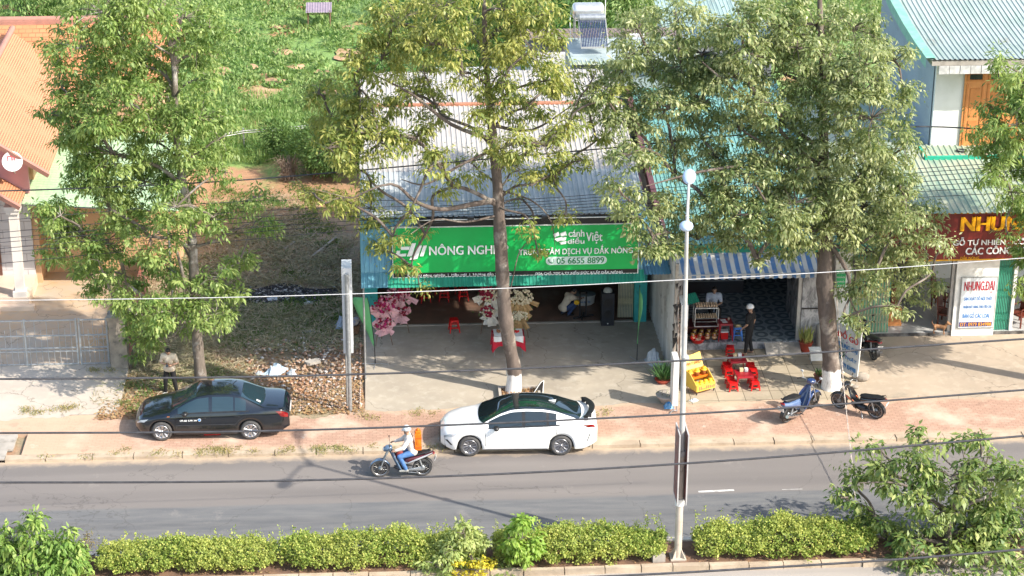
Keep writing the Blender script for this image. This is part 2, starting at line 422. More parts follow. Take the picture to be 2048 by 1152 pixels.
g=MB();g.bx(14.6,45,1.89,6.38,-.3,.05);fringe(g,14.6,45,1.889,.0502,3,.2,.16);struct('shop_forecourt',g,concmat('forecourt_concrete',(.43,.345,.26),(.34,.275,.205),(.48,.40,.31)))
g=MB();P=[[(x,y,gz(y)+(.012*math.sin(x*2.1+y*1.7) if y>2.2 else 0)) for x in np.linspace(-8.34,-.785,40)] for y in np.linspace(1.86,6.,24)]
g.grid(P);fringe(g,-8.9,-.785,1.86,.0505,5,.34,.34);struct('dirt_verge',g,bpy.data.materials['lot_ground'])
g=MB();g.bx(-40,-8.35,1.89,5.55,-.3,.048);fringe(g,-40,-8.9,1.889,.0485,4,.25,.12);struct('driveway',g,concmat('driveway_concrete',(.50,.44,.37),(.42,.36,.30),(.55,.47,.38)))
g=MB();g.bx(-40,-8.6,5.55,20,-.3,.045);struct('courtyard',g,concmat('courtyard_concrete',(.47,.40,.32),(.55,.36,.2),(.42,.36,.29)))
# dark drain line running in front of the terrace at the far right and the burnt patch
g=MB()
c=PZ(570,592);BC=c
def burnt(x,y):return ((x-BC[0])/2.)**2+((y-BC[1])/.95)**2<1.

pts=[(c[0]+1.9*math.cos(a)*(1+.25*math.sin(3*a+1)),c[1]+.85*math.sin(a)*(1+.3*math.sin(5*a)),-.045) for a in np.linspace(0,2*PI,28,endpoint=False)]
pts=[(x,y,-.03) for x,y,z in pts]
g.add(pts,[tuple(range(28))]);struct('burnt_patch',g,M('ash',(.012,.011,.012),(.03,.028,.027),3,.95,bmp=.6,c3=(.16,.15,.15),s3=7))

# ---- scattered stuff: numpy helpers ----
def shards(name,C,size,mat,parent=None,flat=.5,kind='stuff'):
    """small irregular stones: each a deformed octahedron"""
    n=len(C);base=np.array([[1,0,0],[0,1,0],[-1,0,0],[0,-1,0],[0,0,1],[0,0,-1]],dtype=float)
    V=base[None]*rng.uniform(.6,1.2,(n,6,1))*np.asarray(size).reshape(-1,1,1)
    V=V*np.array([1,.8,flat]);
    a=rng.uniform(0,2*PI,n);ca,sa=np.cos(a),np.sin(a)
    X=V[:,:,0]*ca[:,None]-V[:,:,1]*sa[:,None];Y=V[:,:,0]*sa[:,None]+V[:,:,1]*ca[:,None]
    tilt=rng.uniform(-.5,.5,n);Z=V[:,:,2]+X*tilt[:,None]
    V=np.stack([X,Y,Z],2)+np.asarray(C)[:,None,:]
    f=np.array([[0,1,4],[1,2,4],[2,3,4],[3,0,4],[1,0,5],[2,1,5],[3,2,5],[0,3,5]])
    Fq=(f[None]+np.arange(n)[:,None,None]*6).reshape(-1,3)
    o=nmesh(name,V.reshape(-1,3),Fq,mat,parent)
    if kind:o['kind']=kind
    return o
def leaves(C,D,L,W,fold=.18,roll=None):
    """leaf quads: C centres, D directions of the midrib, lengths, widths -> (V,F)"""
    n=len(C);D=D/np.linalg.norm(D,axis=1,keepdims=True)
    r=rng.normal(size=(n,3)) if roll is None else roll+rng.normal(size=(n,3))*.45
    S=np.cross(D,r);S/=np.linalg.norm(S,axis=1,keepdims=True)+1e-9
    U=np.cross(S,D)
    L=np.asarray(L).reshape(-1,1);W=np.asarray(W).reshape(-1,1)
    a=C;b=C+D*L*.45+S*W*.5+U*W*fold;c=C+D*L-U*W*.2;d=C+D*L*.45-S*W*.5+U*W*fold
    V=np.stack([a,b,c,d],1).reshape(-1,3)
    return V,np.arange(4*n).reshape(-1,4)
def straw(name,C,L,W,mat,up=.25,kind='stuff',parent=None):
    n=len(C);a=rng.uniform(0,2*PI,n);D=np.stack([np.cos(a),np.sin(a),rng.uniform(0,up,n)],1)
    V,Fq=leaves(np.asarray(C),D,np.full(n,L)*rng.uniform(.6,1.4,n),np.full(n,W),0,roll=np.array([[0,0,1.]]))
    o=nmesh(name,V,Fq,mat,parent)
    if kind:o['kind']=kind
    return o
def rock_mat():
    m,nt,b=new_mat('rubble_mix');g=nt.nodes.new('ShaderNodeNewGeometry');g.name='GEO';r=g.outputs['Random Per Island']
    cr=nt.nodes.new('ShaderNodeValToRGB');cr.color_ramp.interpolation='CONSTANT'
    cols=[(.40,.23,.15),(.46,.30,.21),(.40,.35,.30),(.30,.17,.11),(.36,.24,.17),(.30,.24,.19),(.54,.51,.48),(.42,.26,.17),(.37,.27,.20),(.36,.31,.27)]
    e=cr.color_ramp.elements
    while len(e)<len(cols):e.new(.5)
    for i,c in enumerate(cols):e[i].position=i/len(cols);e[i].color=(*c,1)
    nt.links.new(r,cr.inputs[0]);nt.links.new(cr.outputs[0],b.inputs['Base Color']);b.inputs['Roughness'].default_value=.9
    bump(nt,noise(nt,30,4),b,.3,.01)
    return m
m_rub=rock_mat()
# rubble: dense core near (X -4..-1,Y 2.5..7)
n=5200;px=np.clip(rng.normal(640,75,n),470,722);py=rng.uniform(650,838,n)
ok=(py>835-(px-440)*.9)|(rng.random(n)<.12);px,py=px[ok],py[ok]
C=np.array([PZ(a,b,0) for a,b in zip(px,py)]);C[:,2]=np.array([gz(a) for a in C[:,1]])+np.abs(rng.normal(0,.05,len(C)))*(py>690)
ok=(C[:,0]<-.85)&(C[:,1]>1.5+rng.random(len(C))*.6)&(rng.random(len(C))<.35+.65*(np.sin(C[:,0]*2.3)+np.sin(C[:,1]*2.9+1)>-.3));C=C[ok]
shards('rubble',C,np.minimum(rng.lognormal(-3.65,.65,len(C)),.11),m_rub)
n=420;C=np.array([PZ(rng.uniform(490,690),rng.uniform(680,800),0) for _ in range(n)]);C[:,2]=.03
C=C[C[:,0]<-1.];shards('broken_brick',C,rng.uniform(.035,.12,len(C)),m_rub,flat=.45)
# dirt crumbs across the lot and the edge of the pavement
n=2600;y_=rng.uniform(1.2,17,n);C=np.stack([rng.uniform(-9,-.9,n),y_,np.array([gz(a) if a>1.8 else .05 for a in y_])],1)
shards('dirt_crumbs',C,rng.uniform(.015,.05,n),M('crumbs',(.36,.22,.14),(.5,.45,.4),9,.95))
n=240;C=np.stack([BC[0]+rng.normal(0,.9,n),BC[1]+rng.normal(0,.45,n),np.full(n,-.02)],1)
shards('burnt_litter',C,rng.uniform(.02,.09,n),M('burnt_scraps',(.02,.02,.02),(.5,.48,.46),3,.9))
# fallen leaves
m_fall=leafmat('fallen_leaves',(.33,.17,.08),(.40,.24,.12),(.30,.24,.12),.1,.8)
n=6500;y_=1.5+np.abs(rng.normal(0,2.3,n));C=np.stack([rng.uniform(-9,-.85,n),y_,np.array([max(gz(a),-.05) if a>1.8 else .055 for a in y_])+rng.uniform(0,.04,n)],1)
straw('leaf_litter',C,.11,.06,m_fall,.5)
m_straw=leafmat('dry_grass',(.52,.43,.30),(.38,.31,.21),(.23,.26,.12),.15,.9)
n=52000;C=np.stack([rng.uniform(-9.3,-.9,n),rng.uniform(2.6,21,n),rng.uniform(-.05,.05,n)],1)
C=C[(rng.random(n)<.35+.65*(np.sin(C[:,0]*1.3+C[:,1]*.8)>-.2))&~((C[:,0]>-4.2)&(C[:,1]<6.3))&~(((C[:,0]-BC[0])/2.)**2+((C[:,1]-BC[1])/.95)**2<1.)]
C=C[C[:,1]<17+2.5*np.sin(C[:,0]*1.1)+rng.normal(0,1.6,len(C))]
straw('dry_grass_cover',C,.3,.028,m_straw,.35)
m_grass=leafmat('short_weeds',(.08,.17,.035),(.12,.22,.05),(.2,.26,.07),.3,.7)
def tufts(name,spots,per,rad,L,mat,W=.035,hz=.05,upb=.9):
    n=len(spots)*per;c=np.repeat(np.array(spots,dtype=float),per,0)
    c[:,:2]+=rng.normal(0,1,(n,2))*rad
    D=np.stack([rng.normal(0,.6,n),rng.normal(0,.6,n),rng.uniform(.3,1,n)*upb],1)
    V,Fq=leaves(c,D,rng.uniform(.5,1.2,n)*L,np.full(n,W))
    o=nmesh(name,V,Fq,mat);o['kind']='stuff';return o
sp=[PZ(random.uniform(440,690),random.uniform(600,700),-.05) for _ in range(80)]
sp+= [PZ(random.uniform(420,700),random.uniform(380,560),-.05) for _ in range(60)]
sp=[(p[0],p[1],gz(p[1])) for p in sp if p[0]<-1.05]+[(random.uniform(-8,-5),random.uniform(2.,5),.02) for _ in range(14)]
tufts('lot_weeds',sp,70,.22,.16,m_grass)
sp=[(x,random.uniform(-.98,-.7)+random.choice((0,0,.15)),.04) for x in ([random.uniform(-10.5,5) for _ in range(26)]+[-5.6,-5.3,-5.1,-4.9,-2.2,-2.,-1.6,-1.4]*3)]
sp+=[PZ(x+random.uniform(-20,20),y+random.uniform(-5,5),.05) for x,y in[(90,830),(150,825),(260,812),(205,748),(260,775),(560,838),(740,838),(850,830),(1195,825),(60,828),(120,826)] for _ in range(3)]
tufts('kerb_weeds',sp,45,.11,.1,leafmat('kerb_weed',(.16,.22,.06),(.33,.3,.12),(.42,.3,.14),.2,.8),.02)
sp=[(x,y,-.05) for x,y in((random.uniform(-8.2,-.95),random.uniform(4.5,22)) for _ in range(560)) if math.sin(x*1.9+y)+math.sin(y*1.3-x)>-.7 and not burnt(x,y) and y<17.5+2.5*math.sin(x*1.1)+random.gauss(0,1.5) and not(x>-4.6 and y<6.6)]
tufts('dry_brush',sp,55,.22,.26,m_straw,.02,upb=.55)
# green field: creeping bushes of many leaf clumps
m_field=leafmat('field_leaves',(.14,.25,.075),(.22,.345,.11),(.38,.46,.19),.35,.65)
SP=[(520,196,52,9),(545,168,24,5),(700,112,46,14),(735,88,30,8),(440,150,26,5),(590,140,20,5),(640,150,18,4),(420,195,22,5),(470,70,20,4),(560,110,24,5),(500,140,16,3),(660,190,20,5),(420,120,18,4),(600,215,14,4),(480,230,18,4),(690,60,22,5),(550,60,14,3)]
sp=[];tries=0
SPW=[(PZ(a,b,0)[0],PZ(a,b,0)[1],c/52.) for a,b,c,d in SP]
g=MB()
for i,(a,b,c,d) in enumerate(SP):
    x,y,_=PZ(a,b,0);k=26;vs=[(x+c/52.*math.cos(t)*(1+.2*math.sin(3*t+i)+.1*math.sin(7*t)),y+c/45.*math.sin(t)*(1+.25*math.sin(4*t+i*2)),.0+.06) for t in np.linspace(0,2*PI,k,endpoint=False)]
    g.add(vs+[(x,y,.12)],[(j,(j+1)%k,k) for j in range(k)])
struct('soil_patches',g,M('orange_soil',(.50,.32,.19),(.42,.25,.14),2,.95,bmp=.5,bs=8,c3=(.3,.3,.1),s3=3))
fn=lambda x,y:math.sin(x*.55+math.sin(y*.3)*2)+math.sin(y*.47+x*.2)*.8+math.sin(x*1.7+y*.9)*.5
pts=[]
for _ in range(14000):
    x=random.uniform(-24,36);y=random.uniform(26,62)
    if -13<x<10 or y>40 or x<-13:
        if fn(x,y)>-.9+random.uniform(-.6,.6) and not any(((x-c_[0])/1.0)**2+((y-c_[1])/1.1)**2<c_[2]**2 for c_ in SPW):pts.append((x,y,-.05))
pts=np.array(pts);per=22;n=len(pts)*per
c=np.repeat(pts,per,0);rad=np.repeat(rng.uniform(.2,.55,len(pts)),per)
d=rng.normal(size=(n,3));d/=np.linalg.norm(d,axis=1,keepdims=True);d[:,2]=np.abs(d[:,2])
c+=d*rad[:,None]*rng.uniform(.5,1,(n,1))*np.array([1,1,.9])
V,Fq=leaves(c,d+np.array([0,0,.25]),rng.uniform(.12,.26,n),rng.uniform(.07,.13,n),.1,roll=np.array([[0,0,1.]]))
nmesh('field_bushes',V,Fq,m_field)['kind']='stuff'
# tall grass in the near part of the field
n=26000;C=np.stack([rng.uniform(-12,8,n),rng.uniform(24.5,33.5,n),np.full(n,-.06)],1)
C=C[(np.sin(C[:,0]*.9)+np.sin(C[:,1]*1.1+C[:,0]*.4)>-.7)];n=len(C)
D=np.stack([rng.normal(0,.3,n),rng.normal(0,.3,n),np.ones(n)],1)
V,Fq=leaves(C,D,rng.uniform(.25,.55,n),np.full(n,.035));
nmesh('field_grass',V,Fq,leafmat('grass_blades',(.17,.30,.07),(.25,.40,.12),(.38,.45,.2),.35,.7))['kind']='stuff'
# dark dense scrub at the edge of the field, one thing each
m_scrub=leafmat('scrub_leaves',(.045,.12,.03),(.07,.17,.04),(.12,.24,.06),.3,.6)
def shrub(name,label,cat,x,y,r,h,nl,mat,L=.14,W=.07,z0=-.05,lump=7,group=None,stem=True,dr=.0,sz=.95):
    t=thing(name,label,cat,(x,y,z0),0,group)
    k=lump;cc=np.stack([rng.normal(0,.42,k)*r,rng.normal(0,.3,k)*r,rng.uniform(.25,.8,k)*h],1)
    idx=rng.integers(0,k,nl);d=rng.normal(size=(nl,3));d/=np.linalg.norm(d,axis=1,keepdims=True)
    rr=rng.uniform(.35,.6,k)[idx]*min(r,h)*sz
    c=cc[idx]+d*rr[:,None]*rng.uniform(.7,1.05,(nl,1));c[:,2]=np.maximum(c[:,2],.02)
    V,Fq=leaves(c,d+np.array([0,0,-dr]),L*rng.uniform(.6,1.3,nl),W*rng.uniform(.7,1.2,nl),.15)
    o=nmesh('foliage',V,Fq,mat);o.parent=t
    if stem:
        g=MB()
        for i in range(min(k,6)):g.tube([(0,0,0),tuple(cc[i]*.5+np.array([0,0,.02])),tuple(cc[i])],[.03,.018,.008],5)
        g.build('stem',m_wood,t)
    return t
# ================= BUILDINGS =================
def XZ(px,py,Y):
    p=PY(px,py,Y);return p[0],p[2]
def roofmat(name,c1,c2,c3,rust=(.2,.12,.08),rough=.45):
    m,nt,b=new_mat(name)
    n1=noise(nt,.6,4,.6);n2=noise(nt,4,6,.7,sc=(1,.12,.12));n3=noise(nt,1.6,7,.75,sc=(1,.35,1));n4=noise(nt,9,5,.7,sc=(1,.06,.06))
    c=mix(nt,ramp(nt,n1,.38,.62),c1,c2);c=mix(nt,ramp(nt,n2,.48,.68),c,c3)
    c=mix(nt,ramp(nt,n4,.6,.75),c,mix(nt,.35,c,rust))
    c=mix(nt,ramp(nt,n3,.6,.72),c,mix(nt,.45,c,rust))
    nt.links.new(c,b.inputs['Base Color']);b.inputs['Roughness'].default_value=rough;b.inputs['Specular IOR Level'].default_value=.35
    return m
r_grey=roofmat('grey_roof_sheet',(.46,.43,.395),(.41,.385,.355),(.35,.33,.30),rough=.8)
r_bluegrey=roofmat('bluish_roof_sheet',(.44,.46,.45),(.37,.40,.40),(.28,.31,.31),rough=.7)
r_teal=roofmat('teal_roof_sheet',(.14,.33,.30),(.19,.38,.34),(.10,.24,.23))
r_green=roofmat('green_roof_sheet',(.28,.36,.27),(.40,.42,.31),(.20,.31,.24),rough=.6)
r_blue=roofmat('blue_sheet',(.09,.24,.34),(.12,.30,.38),(.07,.18,.26))
r_wallblue=roofmat('blue_grey_wall_sheet',(.40,.47,.53),(.36,.43,.49),(.30,.37,.43),rough=.7)
r_dgreen=roofmat('dark_green_sheet',(.02,.22,.15),(.03,.28,.19),(.015,.14,.1))
r_brown=roofmat('brown_roof_sheet',(.28,.18,.14),(.22,.14,.11),(.16,.1,.08))
r_lgreen=roofmat('pale_green_sheet',(.42,.56,.33),(.36,.50,.30),(.30,.42,.26))
m_teal=M('teal_paint',(.05,.42,.40),(.04,.36,.35),2,.6,c3=(.04,.28,.27),s3=4)
m_dirtywhite=M('dirty_white_sheet',(.50,.50,.48),(.38,.38,.36),1.5,.7,c3=(.24,.22,.2),s3=2.2,sc3=(1,1,.3))
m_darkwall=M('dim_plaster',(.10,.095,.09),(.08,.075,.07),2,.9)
m_maroon=M('maroon_flashing',(.13,.055,.06),(.1,.04,.045),3,.6)
m_frame=M('aluminium',(.5,.5,.49),(.42,.42,.41),5,.4,.4)
# ---- open shop with the green sign ----
B=thing('shop_building','open shop with grey sheet roof, green signboard front and teal pillars','shop',(3.6,8.1,0))
EY=3.98;z0=5.55;sl_=.112
rz=lambda y:z0+(y-EY)*sl_
g=MB();g.corr((-.82,3.9,z0),(8.88,0,0),(0,3.2,3.2*sl_),.16,.025,(0,0,1))
rf=g.build('roof',r_bluegrey,B,True)
g=MB();g.corr((-.84,7.02,rz(7.0)+.012),(8.92,0,0),(0,5.0,5.0*sl_),.16,.025,(0,0,1));g.build('upper_sheet',r_grey,rf,True)
g=MB();g.bx(-.86,8.1,11.95,12.12,rz(12)+.02,rz(12)+.09);g.build('ridge_trim',M('terracotta_trim',(.5,.22,.13),(.4,.17,.1),5,.8),rf,True)
g=MB();g.corr((-.84,12.13,rz(12)+.03),(8.9,0,0),(0,3.4,.1),.16,.025,(0,0,1));g.build('rear_sheet',r_grey,rf,True)
g=MB();g.bx(8.06,8.3,3.9,12.0,0,.02)
g=MB();g.prism([(8.09,3.95,5.30),(8.09,15.4,6.2),(8.09,15.4,6.42),(8.09,3.95,5.52)],(.05,0,0));g.build('verge_board',m_maroon,rf,True)
# facade sheet and walls
g=MB();g.corr((-.83,4.1,3.42),(8.8,0,0),(0,0,2.0),.16,.025,(0,-1,0));g.build('facade_sheet',roofmat('faded_blue_sheet',(.13,.33,.47),(.18,.40,.50),(.10,.25,.38)),B,True)
g=MB();g.corr((-.82,4.12,3.3),(0,4,0),(0,0,2.2),.16,.02,(-1,0,0));g.build('side_sheet',m_teal,B,True)
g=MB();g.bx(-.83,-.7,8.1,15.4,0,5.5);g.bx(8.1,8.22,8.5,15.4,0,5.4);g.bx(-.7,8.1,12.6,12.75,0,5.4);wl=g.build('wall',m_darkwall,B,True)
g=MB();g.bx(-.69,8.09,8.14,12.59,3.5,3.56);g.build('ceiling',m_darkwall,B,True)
g=MB();g.bx(-.69,8.09,8.125,12.59,-.02,.065);g.build('floor',M('brown_floor_tile',(.20,.12,.085),(.15,.095,.07),2,.5,c3=(.25,.2,.16),s3=1.2),B,True)
g=MB();g.bx(-.8,8.2,8.02,8.118,-.02,.085);g.build('threshold',m_conc,B,True)
for x0,x1 in((-.82,-.36),(8.23,8.64)):
    g=MB();g.bx(x0,x1,8.0,8.3,.05,3.5);g.build('pillar',m_teal,B,True)
for x in(-.77,3.72):
    g=MB();g.tube([(x,4.,.0),(x,4.,3.4)],.032,10);g.build('post',m_steel,B,True)
# green dripping edge under the sign
g=MB();g.corr((.0,3.62,3.32),(8.0,0,0),(0,.34,.32),.11,.02,(0,-.7,.7));g.build('awning_strip',r_dgreen,B,True)
g=MB();g.corr((-.83,3.62,3.33),(.83,0,0),(0,.42,.33),.11,.02,(0,-.7,.7));g.build('awning_strip',r_blue,B,True)
# folding gate pulled aside
def folding_gate(parent,x0,x1,y,z0,z1,mb_,mx,n,name='folding_gate'):
    fg=MB();
    for i in range(n+1):
        x=x0+(x1-x0)*i/n;fg.bx(x-.012,x+.012,y-.015,y+.015,z0,z1)
    o=fg.build(name,mb_,parent,True)
    h=MB();
    for zz in(z0+.18*(z1-z0),z0+.5*(z1-z0),z0+.82*(z1-z0)):
        for i in range(n):
            a=x0+(x1-x0)*i/n;b=x0+(x1-x0)*(i+1)/n;d=(z1-z0)*.06
            h.tube([(a,y-.022,zz-d),(b,y-.022,zz+d)],.007,4);h.tube([(a,y-.026,zz+d),(b,y-.026,zz-d)],.007,4)
    h.build('lattice',mx,o);bpy.context.view_layer.update()
    h2=o.children[0]
    # lattice was built in world coordinates: shift
    of=origin_of(o)
    for v in h2.data.vertices:v.co-=of
    return o
m_gateb=M('beige_gate_paint',(.60,.55,.36),(.5,.46,.3),5,.5)
g_=folding_gate(B,7.72,8.2,8.3,.1,3.4,m_gateb,m_gateb,9)
g=MB();g.bx(7.72,8.2,8.335,8.345,.1,3.4);g.build('gate_sheet',M('gate_back',(.28,.3,.27)),B,True)
# blue lean-to sheet over the gap
g=MB();g.corr((8.0,4.05,3.42),(.98,0,0),(0,4.1,.5),.1,.02,(0,0,1));o=g.build('lean_to_roof',r_blue,B,True)
# ---- green signboard ----
SY=3.86
S=thing('signboard','large green signboard with white letters, black top band and phone number','signboard',(4.0,SY,3.5))
x0,zb=XZ(785,553,SY);x1,zt=XZ(1278,451,SY);xa,_=XZ(785,451,SY)
m_sg=M('green_vinyl',(.004,.42,.085),(.004,.38,.075),1.2,.42);m_sk=M('black_vinyl',(.012,.013,.014),rough=.4)
m_lt=M('white_letter',(.85,.86,.86),(.8,.82,.82),2,.35)
zb=XZ(1030,551.5,SY)[1];zt=XZ(1030,450.5,SY)[1]
def SZ(px,py):
    # row of the photograph -> height on the board, relative to its own top and bottom edges
    t_=451-.006*(px-785);b_=553-.0075*(px-785);v=(py-t_)/(b_-t_);return zt-(zt-zb)*v
zk=SZ(1030,541)
g=MB();g.bx(x0,x1,SY,SY+.1,zb,zt);g.build('frame',m_white,S,True)
g=MB();g.bx(x0+.03,x1-.03,SY-.012,SY-.002,zk,zt-.03);g.build('green_panel',m_sg,S,True)
g=MB();g.bx(x0+.03,x1-.03,SY-.012,SY-.002,zb+.03,zk-.002);g.build('black_strip',m_sk,S,True)
g=MB();g.bx(.95,x1,SY+.02,SY+.16,zt+.004,zt+.2);g.build('top_band',m_sk,S,True)
g=MB();g.tube([(.95,SY-.02,zt+.23),(x1+.02,SY-.02,zt+.23)],.018,6);g.build('light_strip',m_lt,S,True)
for px in(940,1088):
    xx=XZ(px,435,SY)[0];g=MB();g.box((xx,SY-.1,zt+.27),(.2,.14,.16));g.tube([(xx,SY,zt+.1),(xx,SY-.1,zt+.24)],.015,5);g.build('flood_lamp',m_black,S,True)
def tx(name,s,a,b,c,d,Y,mat,par,depth=.018,bold=.008,shear=0.):
    X0,Z1=XZ(a,c,Y);X1,_=XZ(b,c,Y);_,Z0=XZ(a,d,Y)
    if par is S:Z1=SZ((a+b)/2,c);Z0=SZ((a+b)/2,d)
    return text(name,s,X0,X1,Z0,Z1,Y,mat,par,depth,bold,shear)
T=SY-.014
tx('main_lettering','NÔNG NGHIỆP',857,1016,482,511,T,m_lt,S,.035,.012)
tx('lettering','cánh',1136,1168,459,473,T,m_lt,S,.03,.012)
tx('lettering','diều',1134,1168,474,487,T,m_lt,S,.03,.012)
tx('lettering','Việt',1171,1204,463,487,T,m_lt,S,.03,.012)
tx('lettering','TRUNG TÂM DỊCH VỤ ĐẮK NÔNG',1037,1265,490,511,T,m_lt,S,.03,.012)
tx('lettering','Dịch vụ nông nghiệp  |  Hậu mãi  |  Hướng dẫn vận hành',815,1022,543.5,550.5,T,m_lt,S,.012,.008)
tx('lettering',"ĐỊA CHỈ: TDP 6 TT KIẾN ĐỨC R'LẤP ĐẮK NÔNG",1070,1245,541.5,549.5,T,m_lt,S,.012,.012)
# telephone capsule
a,zz=XZ(1091,521,SY);b,_=XZ(1213,521,SY);zz=SZ(1150,521);r_=.135
pl=[(a+r_+r_*math.cos(t),T-.001,zz+r_*math.sin(t)) for t in np.linspace(PI/2,3*PI/2,12)]+[(b-r_+r_*math.cos(t),T-.001,zz+r_*math.sin(t)) for t in np.linspace(-PI/2,PI/2,12)]
g=MB();g.prism(pl,(0,-.012,0));g.build('phone_capsule',M('pale_capsule',(.62,.78,.72),rough=.4),S,True)
tx('phone_number','05 6655 8899',1113,1208,515,527,T-.014,M('green_letter',(.0,.22,.06)),S,.006,.01)
g=MB();hx,hz=XZ(1101,521,T)[0],SZ(1150,521);g.tube([(hx-.07,T-.02,hz+.06),(hx-.05,T-.02,hz-.02),(hx+.0,T-.02,hz-.06),(hx+.06,T-.02,hz-.065)],[.022,.012,.012,.022],6);g.bx(hx+.09,hx+.1,T-.02,T-.014,hz-.08,hz+.08);g.build('handset_icon',M('green_icon',(.0,.2,.06)),S,True)
# block letter emblem left of the words
def poly_px(pts,Y):return [(XZ(px,py,Y)[0],Y,SZ(pts[0][0],py)) for px,py in pts]
g=MB()
for pts in([(797,489),(819,489),(817,495),(802,495)],[(793,497),(800,497),(798,503),(812,503),(811,508),(789,508)],[(823,482),(831,482),(823,508),(813,508)],[(836,487),(843,487),(834,513),(824,515),(818,515),(820,511),(827,510)],[(846,487),(853,487),(846,508),(839,508)]):
    g.prism(poly_px(pts,T)[::-1],(0,-.04,0))
g.build('emblem',m_lt,S,True)
g=MB()
for pts in([(1105,468),(1116,463),(1118,470),(1108,474)],[(1119,466),(1130,462),(1133,470),(1121,472)],[(1108,477),(1120,474),(1132,474),(1130,480),(1114,482)],[(1118,484),(1132,482),(1131,487),(1121,488)]):
    g.prism(poly_px(pts,T)[::-1],(0,-.03,0))
g.build('kite_emblem',m_lt,S,True)
# ---- neighbour with teal roof and striped awning ----
def marble():
    m,nt,b=new_mat('grey_marble')
    n1=noise(nt,2.2,6,.65,sc=(1,1,.6),dist=1.8)
    c=mix(nt,ramp(nt,n1,.42,.6),(.42,.42,.43),(.16,.165,.175));nt.links.new(c,b.inputs['Base Color']);b.inputs['Roughness'].default_value=.2
    return m
m_marble=marble()
def ringtile():
    m,nt,b=new_mat('patterned_floor_tile')
    g=nt.nodes.new('ShaderNodeNewGeometry');g.name='GEO'
    sp=nt.nodes.new('ShaderNodeVectorMath');sp.operation='SCALE';sp.inputs['Scale'].default_value=1/.5;nt.links.new(g.outputs['Position'],sp.inputs[0])
    fr=nt.nodes.new('ShaderNodeVectorMath');fr.operation='FRACTION';nt.links.new(sp.outputs[0],fr.inputs[0])
    su=nt.nodes.new('ShaderNodeVectorMath');su.operation='SUBTRACT';su.inputs[1].default_value=(.5,.5,0);nt.links.new(fr.outputs[0],su.inputs[0])
    ml=nt.nodes.new('ShaderNodeVectorMath');ml.operation='MULTIPLY';ml.inputs[1].default_value=(1,1,0);nt.links.new(su.outputs[0],ml.inputs[0])
    ln=nt.nodes.new('ShaderNodeVectorMath');ln.operation='LENGTH';nt.links.new(ml.outputs[0],ln.inputs[0])
    sn=nt.nodes.new('ShaderNodeMath');sn.operation='SINE';mu=nt.nodes.new('ShaderNodeMath');mu.operation='MULTIPLY';mu.inputs[1].default_value=14.;nt.links.new(ln.outputs['Value'],mu.inputs[0]);nt.links.new(mu.outputs[0],sn.inputs[0])
    c=mix(nt,ramp(nt,sn.outputs[0],-.2,.3),(.12,.15,.17),(.27,.31,.33))
    nt.links.new(c,b.inputs['Base Color']);b.inputs['Roughness'].default_value=.25;return m
C=thing('cafe_building','cafe with teal sheet roof, patterned tile floor and open front','cafe',(11.5,5.7,0))
g=MB();g.corr((9.02,5.5,3.82),(5.45,0,0),(0,12.6,1.5),.145,.025,(0,0,1));rf=g.build('roof',r_teal,C,True)
g=MB();g.prism([(8.82,5.4,3.55),(8.82,18.,5.05),(8.82,18.,5.30),(8.82,5.4,3.88)],(.19,0,0));g.build('verge_board',m_maroon,rf,True)
g=MB();g.bx(9.0,14.5,5.42,5.5,3.52,3.80);g.build('fascia',r_dgreen,C,True)
for px in(1450,1541):
    xx=XZ(px,470,5.9)[0];g=MB();g.box((xx,6.0,4.02),(.2,.15,.12));g.build('flood_lamp',m_black,C,True)
# left side wall of ribbed sheets
wl=MB();wl.corr((8.93,3.45,0.),(-.12,14,0),(0,0,4.1),.32,.04,(-1,0,0));wl.build('side_wall',m_dirtywhite,C,True)
g=MB();g.prism([(8.94,3.5,0),(8.94,3.5,4.0),(9.04,3.5,4.0),(9.04,3.5,0)],(0,.08,0));g.bx(8.94,9.05,3.6,17.5,0,3.6);g.build('wall',m_conc,C,True)
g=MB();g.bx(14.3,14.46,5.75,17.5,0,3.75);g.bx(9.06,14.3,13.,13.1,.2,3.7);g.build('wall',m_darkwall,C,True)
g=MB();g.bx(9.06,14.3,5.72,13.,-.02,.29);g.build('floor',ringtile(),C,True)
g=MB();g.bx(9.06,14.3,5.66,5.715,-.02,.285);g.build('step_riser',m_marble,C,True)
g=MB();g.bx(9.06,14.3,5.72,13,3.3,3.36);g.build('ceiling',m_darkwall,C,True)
g=MB();g.bx(13.42,14.12,5.68,5.8,.02,3.3);g.bx(13.42,13.5,5.8,8.4,.29,3.3);g.build('marble_wall',m_marble,C,True)
g=MB();g.bx(13.43,14.11,5.655,5.68,1.42,1.46);g.build('marble_band',m_black,C,True)
g=MB();g.bx(9.1,9.5,5.70,5.8,.29,3.3);g.build('marble_wall',m_marble,C,True)
g=MB();g.bx(13.29,13.41,5.72,5.84,.29,3.3);g.build('door_frame',m_frame,C,True)
g=MB();g.bx(9.2,12.2,9.75,10.3,.29,1.35);c_=g.build('counter',M('dark_cabinet',(.022,.022,.025),(.03,.02,.02),2,.3),C,True)
for zz in(.75,1.3):
    g=MB();g.bx(9.2,12.2,9.73,9.75,zz,zz+.02);g.build('rail',m_frame,c_,False);c_.children[-1].data.transform(Matrix.Translation(-origin_of(c_)))
g=MB();g.bx(9.3,12.1,12.6,12.9,.29,2.4);g.build('shelf',M('dark_shelf',(.03,.03,.032)),C,True)
g=MB();g.prism([(12.25,5.1,.05),(13.4,5.1,.05),(13.4,5.655,.26),(12.25,5.655,.26)][::-1],(0,0,-.04));g.build('ramp',m_conc,C,True)
